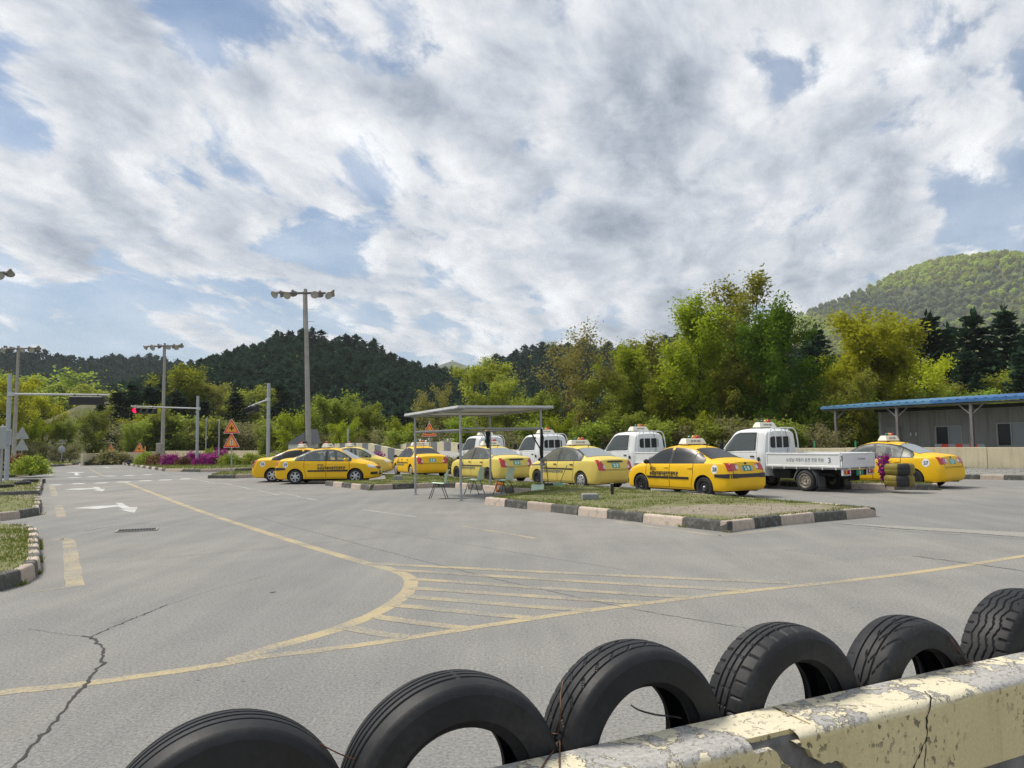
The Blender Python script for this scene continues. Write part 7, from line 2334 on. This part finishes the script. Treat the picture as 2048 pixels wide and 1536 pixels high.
for px in range(255, 560, 34):
    Y = random.uniform(92, 104)
    kind = ('brush', 'brush', 'shrub')[k % 3]; k += 1
    plant(kind, px, hor_at(px) - random.uniform(26, 60), Y, near(px, 'brown brush on the bank' if kind == 'brush' else 'green bush on the bank'), wid=1.5, group='brush on the bank' if kind == 'brush' else 'green bushes on the bank')
for px in range(-10, 165, 30):
    plant('brush', px, hor_at(px) - random.uniform(6, 22), random.uniform(76, 82), near(px, 'dry verge brush'), wid=1.6, group='dry verge brush')
for px in range(1600, 2080, 40):
    Y = random.uniform(49, 56)
    plant('bushy' if (px // 40) % 2 else 'shrub', px, hor_at(px) - random.uniform(70, 95), Y, near(px, 'green undergrowth'), wid=1.3, group='undergrowth behind the hut')

# flowering and small shrubs
def dome_shrub(seed, n, mats, w, h, leaf=.07, stems=10, split=.8, hollow=.35):
    r = np.random.default_rng(seed); rnd = random.Random(seed)
    mb = MB()
    for k in range(stems):
        a = 2 * PI * k / stems + rnd.uniform(-.3, .3); q = rnd.uniform(.3, .95)
        mb.tube([(0.05 * math.cos(a), .05 * math.sin(a), 0), (w * .22 * q * math.cos(a), w * .22 * q * math.sin(a), h * .45), (w * .45 * q * math.cos(a), w * .45 * q * math.sin(a), h * .85)], [.02, .014, .004], 4, caps=False)
    d = rng_dirs(r, n); d[:, 2] = np.abs(d[:, 2])
    rad = r.uniform(hollow, 1, n) ** .45
    lump = 1 + .22 * np.sin(d[:, 0] * 5 + seed) * np.cos(d[:, 1] * 6 + seed * 2) + .1 * r.normal(size=n)
    c = d * (rad * lump)[:, None] * np.array([w * .5, w * .5, h * .95]); c[:, 2] += h * .06
    v, q = leaf_quads(r, c, leaf, .3, .8)
    mi = (r.uniform(size=n) > split).astype(int)
    return mb.mesh('stems', M_BARK), np_mesh('foliage', v, q, mats, mat_idx=mi if len(mats) > 1 else None)
AZ = [dome_shrub(20 + i, 3600, [ML_AZ, ML_BG], 2.0, 1.0, .10, split=.9) for i in range(3)]
RD = dome_shrub(30, 2200, [ML_RED, ML_OL], 2.0, 1.0, .10, split=.7)
GS = [dome_shrub(40 + i, 2800, [ML_LG, ML_YG2], 2.0, 1.0, .10, split=.6) for i in range(2)]
DB = dome_shrub(50, 2200, [ML_BR, ML_OL], 2.0, 1.0, .12, split=.85)
def shrub(pr, name, label, px, Y, w, h, group=None, z0=.12):
    p = onray(px, Y)
    o = empty(name, label, 'shrub', (p[0], p[1], z0), random.uniform(0, 6), group)
    o.scale = (w / 2, w / 2, h)
    link(bpy.data.objects.new('stems', pr[0]), o); link(bpy.data.objects.new('foliage', pr[1]), o)
    return o
for i, (px, Y, w, h, lab) in enumerate(((342, 58, 1.7, .85, 'leftmost of the purple azalea mounds below the red traffic light'), (387, 60, 1.8, .95, 'purple azalea mound hidden partly by the traffic light mast'), (418, 57.5, 1.9, .85, 'purple azalea mound just right of the traffic light mast'), (442, 61, 1.5, 1.15, 'small raised purple azalea left of the warning signs'), (398, 56.5, 1.0, .6, 'low purple azalea at the foot of the traffic light mast'))):
    shrub(AZ[i % 3], 'azalea_bush', lab, px, Y, w, h, 'purple azaleas in the far island')
shrub(AZ[0], 'azalea_bush', 'large round purple azalea in front of the striped hump', 752, 43.5, 1.35, 1.02, None, 0)
for i, (px, Y, w, h, lab) in enumerate(((314, 59, 1.5, .9, 'reddish brown bush left of the azaleas'), (369, 57, 1.4, .7, 'reddish bare bush between two azalea mounds'), (37, 51, 2.4, 1.05, 'dark red bush behind the grey sign post at the left'))):
    shrub(RD, 'red_shrub', lab, px, Y, w, h, 'reddish shrubs')
for i, (px, Y, w, h, lab) in enumerate(((460, 56.5, 1.7, .85, 'rounded green bush behind the warning sign post'), (503, 57, 1.9, .85, 'green bush between the warning sign and the edge-on mast'), (292, 62, 1.6, 1.0, 'green bush at the left end of the azalea bed'), (62, 43, 2.0, 1.05, 'green and brown bush on the left island beside the white kerb'), (420, 63, 1.3, 1.2, 'dark green upright bush behind the azaleas'), (545, 55, 1.8, .8, 'low green bush behind the yellow car number 26'))):
    shrub(GS[i % 2], 'green_bush', lab, px, Y, w, h, 'green bushes in the islands')
shrub(GS[1], 'green_bush', 'small dark upright bush at the left of the large azalea', 727, 43.2, .75, 1.2, None, 0)
for i, (px, Y, w, h, lab) in enumerate(((225, 71, 3.4, 1.25, 'dark heap of dead brushwood before the far wall corner'), (196, 70, 2.2, .5, 'low heap of cut branches before the far end wall'), (905, 40, 1.3, .85, 'dry grey bush beside the ramp behind the pale car'))):
    shrub(DB, 'dry_bush', lab, px, Y, w, h, 'dry brush heaps', 0)
# leggy azalea at the striped tyre stack
p = G(1772, 975, .14)
r_ = np.random.default_rng(77); mb = MB(); cs = []
for k in range(11):
    a = 2 * PI * k / 11; lean = random.uniform(.03, .15); h = random.uniform(.6, .98)
    pts = [(0, 0, 0), (lean * .5 * math.cos(a), lean * .5 * math.sin(a), h * .45), (lean * math.cos(a), lean * math.sin(a), h)]
    mb.tube(pts, [.012, .009, .004], 4, caps=False)
    for t in np.linspace(.35, 1.0, 9):
        cs.append((lean * t * math.cos(a), lean * t * math.sin(a), h * t))
cs = np.array(cs)[r_.integers(0, len(cs), 1300)] + r_.normal(size=(1300, 3)) * np.array([.045, .045, .05])
v, q = leaf_quads(r_, cs, .06, .3, .8)
o = empty('azalea_bush', 'leggy purple azalea between the truck tailgate and the striped tyres', 'shrub', (p.x, p.y, .13))
mb.build('stems', M_BARK, o); link(bpy.data.objects.new('foliage', np_mesh('foliage', v, q, [ML_AZ, ML_BG], mat_idx=(r_.uniform(size=1300) > .9).astype(int))), o)

# big pines on the right
PINES = [conifer(60 + i, 12, 5.2, 20, 8, 6, ML_PINE, .12, .55, top_round=(.5, .9, .3)[i], droop=(.10, .05, .16)[i]) for i in range(3)]
def pine(i, px, top, Y, label, wid=1.0, z0=0.0):
    ztop = EYE + (hor_at(px) - top) * Y / FPX
    s = (ztop - z0) / 12; p = onray(px, Y)
    o = empty('pine_tree', label, 'tree', (p[0], p[1], z0), random.uniform(0, 6), 'tall pines at the right')
    o.scale = (s * wid, s * wid, s)
    link(bpy.data.objects.new('trunk', PINES[i][0]), o); link(bpy.data.objects.new('crown', PINES[i][1]), o)
for i, px, top, Y, lab, w in ((1, 1872, 630, 72, 'flat-topped dark pine right of the big ochre tree', 1.0), (0, 1908, 652, 80, 'narrow dark pine between two taller pines', .9), (1, 1958, 626, 74, 'dark pine with a broad crown second from the right edge', 1.0), (2, 2024, 614, 72, 'pointed tall dark pine near the right picture edge', 1.05), (0, 2075, 640, 76, 'dark pine at the right picture edge', 1.0), (0, 1640, 655, 84, 'dark pine behind the bright green tree', 1.1), (1, 1625, 690, 78, 'dark pine low behind the bright green tree', 1.1), (0, 1940, 700, 68, 'lower dark pine in front of the broad-crowned pine', 1.1), (2, 1890, 705, 76, 'lower dark pine beside the flat-topped one', 1.1), (2, 1990, 690, 78, 'dark pine in the gap before the pointed pine', 1.1), (1, 1560, 690, 90, 'dark pine glimpsed left of the bright green tree', 1.2), (2, 2050, 700, 66, 'lower dark pine at the right edge behind the blue roof', 1.1)):
    pine(i, px, top, Y, lab, w)

for i, px, top, Y, lab in ((0, 232, 782, 108, 'dark pine left of the red traffic light'), (1, 262, 768, 112, 'dark pine just above the red traffic light'), (2, 296, 772, 114, 'dark pine right of the red traffic light'), (0, 322, 764, 116, 'dark pine left of the middle concrete pole'), (1, 352, 782, 112, 'dark pine right of the middle concrete pole'), (2, 408, 800, 110, 'dark pine behind the mast of the red traffic light'), (0, 470, 782, 116, 'dark pine above the pair of red warning signs'), (1, 560, 770, 120, 'dark pine right of the edge-on traffic light mast'), (2, 200, 806, 110, 'small dark pine above the signal seen from behind')):
    pine(i, px, top, Y, lab, 1.25)
# ------------------------------------------------------------------ hills
def hill_mat(name, a, b, s=.02):
    m, nt, bb = new_mat(name)
    co = nt.new('ShaderNodeTexCoord').outputs['Object']
    n = nt.noise(co, s, 6, .65); n2 = nt.noise(co, s * 9, 4, .6)
    c = nt.mix(nt.ramp(n, .35, .65), a, b); c = nt.vmath('SCALE', c, s=nt.ramp(n2, .3, .7, .7, 1.3))
    nt.put(bb.inputs['Base Color'], c); bb.inputs['Roughness'].default_value = 1
    return m
class Hill:
    def __init__(self, name, prof, Yr, Yb, mat, treeh, nx=90, ny=26, amp=1.0, ease=1.25, back=140, spurs=0.0):
        """prof: (px, py) of the tree-top skyline; the ground is treeh lower"""
        self.x = np.array([(px - 1024) / FPX * Yr for px, py in prof]); self.z = np.array([max(0, EYE + (hor_at(px) - py) * Yr / FPX - treeh) for px, py in prof])
        self.Yr, self.Yb, self.ease, self.amp, self.spurs, self.back = Yr, Yb, ease, amp, spurs, back
        xs = np.linspace(self.x[0], self.x[-1], nx)
        ks = list(np.linspace(0, 1, ny)) + list(np.linspace(1.1, 2, 8))
        v = []; f = []
        for k in ks:
            for x in xs: v.append((x, self.yk(k), self.h(x, k) - .3))
        R = nx
        for j in range(len(ks) - 1):
            for i in range(nx - 1): f.append((j * R + i, j * R + i + 1, (j + 1) * R + i + 1, (j + 1) * R + i))
        mb = MB(); mb.add(v, f, 0, True)
        self.o = tag(mb.build(name, mat), kind='structure')
    def yk(self, k): return self.Yb + (self.Yr - self.Yb) * k if k <= 1 else self.Yr + self.back * (k - 1)
    def h(self, x, k):
        zr = np.interp(x, self.x, self.z)
        if k > 1: return zr * (1 - (k - 1)) 
        w = math.sin(PI * k)
        n = math.sin(x * .021 + k * 3.1) + .6 * math.sin(x * .057 - k * 5 + 1.3)
        n2 = self.spurs * w * (abs(math.sin(x * .0085 + .9 * k)) - .55) * zr
        return max(0, zr * k ** self.ease + self.amp * w * n + n2)
HM_D = hill_mat('forest_floor_dark', (.018, .024, .012), (.035, .04, .018))
HM_M = hill_mat('mountain_wood', (.045, .062, .018), (.095, .105, .032), .004)
def field_points(hill, sp, x0=None, x1=None, k0=0.0, k1=1.0, jit=.45):
    out = []
    y = hill.yk(k0)
    while y <= hill.yk(k1):
        k = (y - hill.Yb) / (hill.Yr - hill.Yb)
        x = x0 if x0 is not None else hill.x[0]
        while x < (x1 if x1 is not None else hill.x[-1]):
            xx = x + random.uniform(-jit, jit) * sp; kk = min(1, max(0, k + random.uniform(-jit, jit) * sp / (hill.Yr - hill.Yb)))
            z = hill.h(xx, kk)
            yy = hill.yk(kk)
            u = 1024 + FPX * xx / yy
            if z > .6 and -260 < u < 2320: out.append((xx, yy, z - .2))
            x += sp
        y += sp * .85
    return out

def scatter(name, src_mesh, pts, scales):
    """one object holding copies of a tree at many points: a wood nobody could count"""
    n = len(pts)
    me = bpy.data.meshes.new(name); me.vertices.add(n); me.vertices.foreach_set('co', np.array(pts, np.float32).ravel())
    at = me.attributes.new('tree_scale', 'FLOAT', 'POINT'); at.data.foreach_set('value', np.array(scales, np.float32))
    at = me.attributes.new('tree_turn', 'FLOAT', 'POINT'); at.data.foreach_set('value', RNG.uniform(0, 6.28, n).astype(np.float32))
    o = link(bpy.data.objects.new(name, me)); tag(o, kind='stuff')
    src = bpy.data.objects.new(name + '_source', src_mesh)
    g = bpy.data.node_groups.new(name, 'GeometryNodeTree')
    g.interface.new_socket('Geometry', in_out='INPUT', socket_type='NodeSocketGeometry'); g.interface.new_socket('Geometry', in_out='OUTPUT', socket_type='NodeSocketGeometry')
    N = g.nodes; gi = N.new('NodeGroupInput'); go = N.new('NodeGroupOutput'); ip = N.new('GeometryNodeInstanceOnPoints'); oi = N.new('GeometryNodeObjectInfo')
    oi.inputs[0].default_value = src; oi.inputs['As Instance'].default_value = True
    a1_ = N.new('GeometryNodeInputNamedAttribute'); a1_.data_type = 'FLOAT'; a1_.inputs[0].default_value = 'tree_scale'
    a2_ = N.new('GeometryNodeInputNamedAttribute'); a2_.data_type = 'FLOAT'; a2_.inputs[0].default_value = 'tree_turn'
    cx = N.new('ShaderNodeCombineXYZ')
    L = g.links
    L.new(gi.outputs[0], ip.inputs['Points']); L.new(oi.outputs['Geometry'], ip.inputs['Instance'])
    L.new(a2_.outputs[0], cx.inputs[2]); L.new(cx.outputs[0], ip.inputs['Rotation']); L.new(a1_.outputs[0], ip.inputs['Scale'])
    L.new(ip.outputs[0], go.inputs[0])
    md = o.modifiers.new('wood', 'NODES'); md.node_group = g
    return o

HP = [join_np('pine_tree', conifer(80 + i, 8, 4.6, 12, 6, 3, ML_PINE, .06, .95, top_round=(1.2, 1.8, .7)[i], droop=.06)) for i in range(3)]
FP = [join_np('pine_tree', conifer(90 + i, 8, 5.0, 9, 5, 2, ML_PINE2, .06, 1.4, top_round=(1.1, 1.7)[i], droop=.06)) for i in range(2)]
def ball_tree(seed, mat, n=520, leaf=.65, w=5.0, h=6.0):
    r = np.random.default_rng(seed); d = rng_dirs(r, n)
    lump = 1 + .25 * np.sin(d[:, 0] * 4 + seed) * np.cos(d[:, 2] * 5 + seed)
    c = d * (r.uniform(.55, 1, n) ** .5 * lump)[:, None] * np.array([w / 2, w / 2, h * .45]); c[:, 2] += h * .55
    v, q = leaf_quads(r, c, leaf, .4, .8)
    mb = MB(); mb.tube([(0, 0, -.3), (0, 0, h * .6)], [.14, .05], 5, caps=False)
    return join_np('round_tree', [mb.mesh('trunk', M_BARK), np_mesh('crown', v, q, mat)])
RT = [ball_tree(100, ML_LG), ball_tree(101, ML_YG2), ball_tree(102, ML_OL)]

# wooded hill in the middle
hill1 = Hill('wooded_hill', [(300, 760), (345, 745), (380, 735), (420, 722), (450, 704), (500, 688), (540, 674), (590, 664), (640, 666), (700, 675), (760, 690), (800, 711), (850, 724), (900, 735), (945, 740), (1000, 752), (1060, 772), (1130, 800), (1200, 840)], 310, 135, HM_D, 6.6, amp=1.2)
pts = field_points(hill1, 3.5)
random.shuffle(pts)
def near_key(p): return p[1]
pts.sort(key=near_key)
single, rest = [], []
for p in pts:
    (single if (len(single) < 150) else rest).append(p)
# pines one can tell apart on the skyline
sky = sorted([p for p in rest if p[1] > 300], key=lambda p: -p[2])[:45]
rest = [p for p in rest if p not in sky]
for p in single:
    o = link(bpy.data.objects.new('pine_tree', HP[random.randrange(3)])); o.location = p; s = random.uniform(.65, 1.05); o.scale = (s * random.uniform(.95, 1.2), s * random.uniform(.95, 1.2), s); o.rotation_euler = (0, 0, random.uniform(0, 6))
    tag(o, 'dark green pine at the foot of the wooded hill', 'tree', 'pines at the foot of the wooded hill')
for p in sky:
    o = link(bpy.data.objects.new('pine_tree', HP[random.choice((0, 1, 1, 2))])); o.location = p; s = random.uniform(.5, 1.15); o.scale = (s * 1.05, s * 1.05, s); o.rotation_euler = (0, 0, random.uniform(0, 6))
    tag(o, 'dark pine standing on the skyline of the wooded hill', 'tree', 'pines on the skyline of the wooded hill')
mixr = [p for p in rest if random.random() < .05]
rest2 = [p for p in rest if p not in set(mixr)]
for i in range(3):
    q = rest2[i::3]; scatter('pine_forest', HP[i], q, [random.uniform(.55, .95) for _ in q])
scatter('mixed_forest', RT[0], mixr, [random.uniform(.5, .9) for _ in mixr])
# ridge on the far left
hill2 = Hill('far_left_ridge', [(-420, 690), (-200, 704), (0, 699), (60, 703), (120, 712), (200, 719), (250, 712), (300, 712), (340, 718), (380, 725), (450, 738), (520, 750), (640, 790)], 560, 235, HM_D, 8.0, amp=2.0, ease=1.4)
pts = field_points(hill2, 6.2)
low = [p for p in pts if p[1] < 330]; up_ = [p for p in pts if p[1] >= 330]
for i in range(2): scatter('ridge_forest', FP[i], up_[i::2], [random.uniform(.9, 1.4) for _ in up_[i::2]])
a = [p for p in low if random.random() < .55]; b_ = [p for p in low if p not in set(a)]
scatter('ridge_forest', RT[0], a, [random.uniform(1.0, 1.7) for _ in a]); scatter('ridge_forest', FP[0], b_, [random.uniform(.9, 1.3) for _ in b_])
# ridge behind the trees at the right
hill3 = Hill('far_right_ridge', [(900, 760), (950, 740), (1000, 713), (1040, 699), (1100, 690), (1150, 684), (1200, 688), (1260, 690), (1300, 690), (1340, 668), (1400, 660), (1480, 672), (1560, 690), (1700, 720), (1900, 745), (2100, 750), (2300, 770)], 400, 170, HM_D, 7.5, amp=1.5)
pts = [p for p in field_points(hill3, 5.6) if p[1] > 190]
a = [p for p in pts if random.random() < .12]; b_ = [p for p in pts if p not in set(a)]
for i in range(2): scatter('ridge_forest', HP[i], b_[i::2], [random.uniform(.75, 1.3) for _ in b_[i::2]])
scatter('ridge_forest', RT[1], a, [random.uniform(.8, 1.3) for _ in a])
# the mountain at the right, and a small far peak
mtn = Hill('mountain', [(1380, 740), (1480, 690), (1560, 648), (1610, 622), (1660, 600), (1700, 587), (1740, 571), (1780, 549), (1820, 535), (1860, 520), (1890, 512), (1930, 516), (1960, 514), (2000, 515), (2048, 514), (2150, 505), (2300, 520), (2500, 570), (2700, 640)], 1500, 700, HM_M, 9, nx=140, ny=60, amp=14, ease=1.15, back=600, spurs=.42)
MT = [ball_tree(110, leaf_mat('mountain_leaf', (.26, .33, .045), (.58, .60, .09), .5, .4, .4, spec=0), 150, 1.6), ball_tree(111, leaf_mat('mountain_leaf_grey', (.14, .19, .07), (.30, .34, .12), .45, .4, .35, spec=0), 150, 1.6)]  # bright crests, darker grey-green valleys: the spurs' light and shade put into leaf colour
pts = [p for p in field_points(mtn, 9.0) if p[2] > 60]
def crest(p):
    k = (p[1] - mtn.Yb) / (mtn.Yr - mtn.Yb)
    return abs(math.sin(p[0] * .0085 + .9 * k)) + .25 * math.sin(p[0] * .03 + p[1] * .02) + random.gauss(0, .12)
for i in range(2):
    q = [p for p in pts if (crest(p) > .62) == (i == 0)]
    scatter('mountain_forest', MT[i], q, [random.uniform(1.2, 2.0) for _ in q])
pk = Hill('far_peak', [(700, 760), (820, 742), (870, 733), (905, 721), (930, 730), (960, 738), (1040, 760)], 2400, 1900, HM_M, 0, nx=40, ny=14, amp=3, back=500)
# grassy knoll beyond the road
kn = Hill('grassy_knoll', [(60, 850), (110, 828), (160, 806), (215, 800), (260, 815), (330, 850), (380, 872)], 128, 100, hill_mat('dry_grass', (.075, .08, .03), (.12, .11, .055), .12), 0, nx=40, ny=12, amp=.3, back=40)

# ------------------------------------------------------------------ thin air between here and the mountain
hm = bpy.data.materials.new('haze'); hm.use_nodes = True
hm.node_tree.nodes.clear()
_o = hm.node_tree.nodes.new('ShaderNodeOutputMaterial'); _v = hm.node_tree.nodes.new('ShaderNodeVolumePrincipled')
_v.inputs['Color'].default_value = (.86, .93, 1.0, 1); _v.inputs['Density'].default_value = 0.00016; _v.inputs['Anisotropy'].default_value = 0.0
hm.node_tree.links.new(_v.outputs[0], _o.inputs['Volume'])
mb = MB(); mb.box((0, 1350, 219), (6000, 2900, 442)); tag(mb.build('haze', hm), kind='stuff')
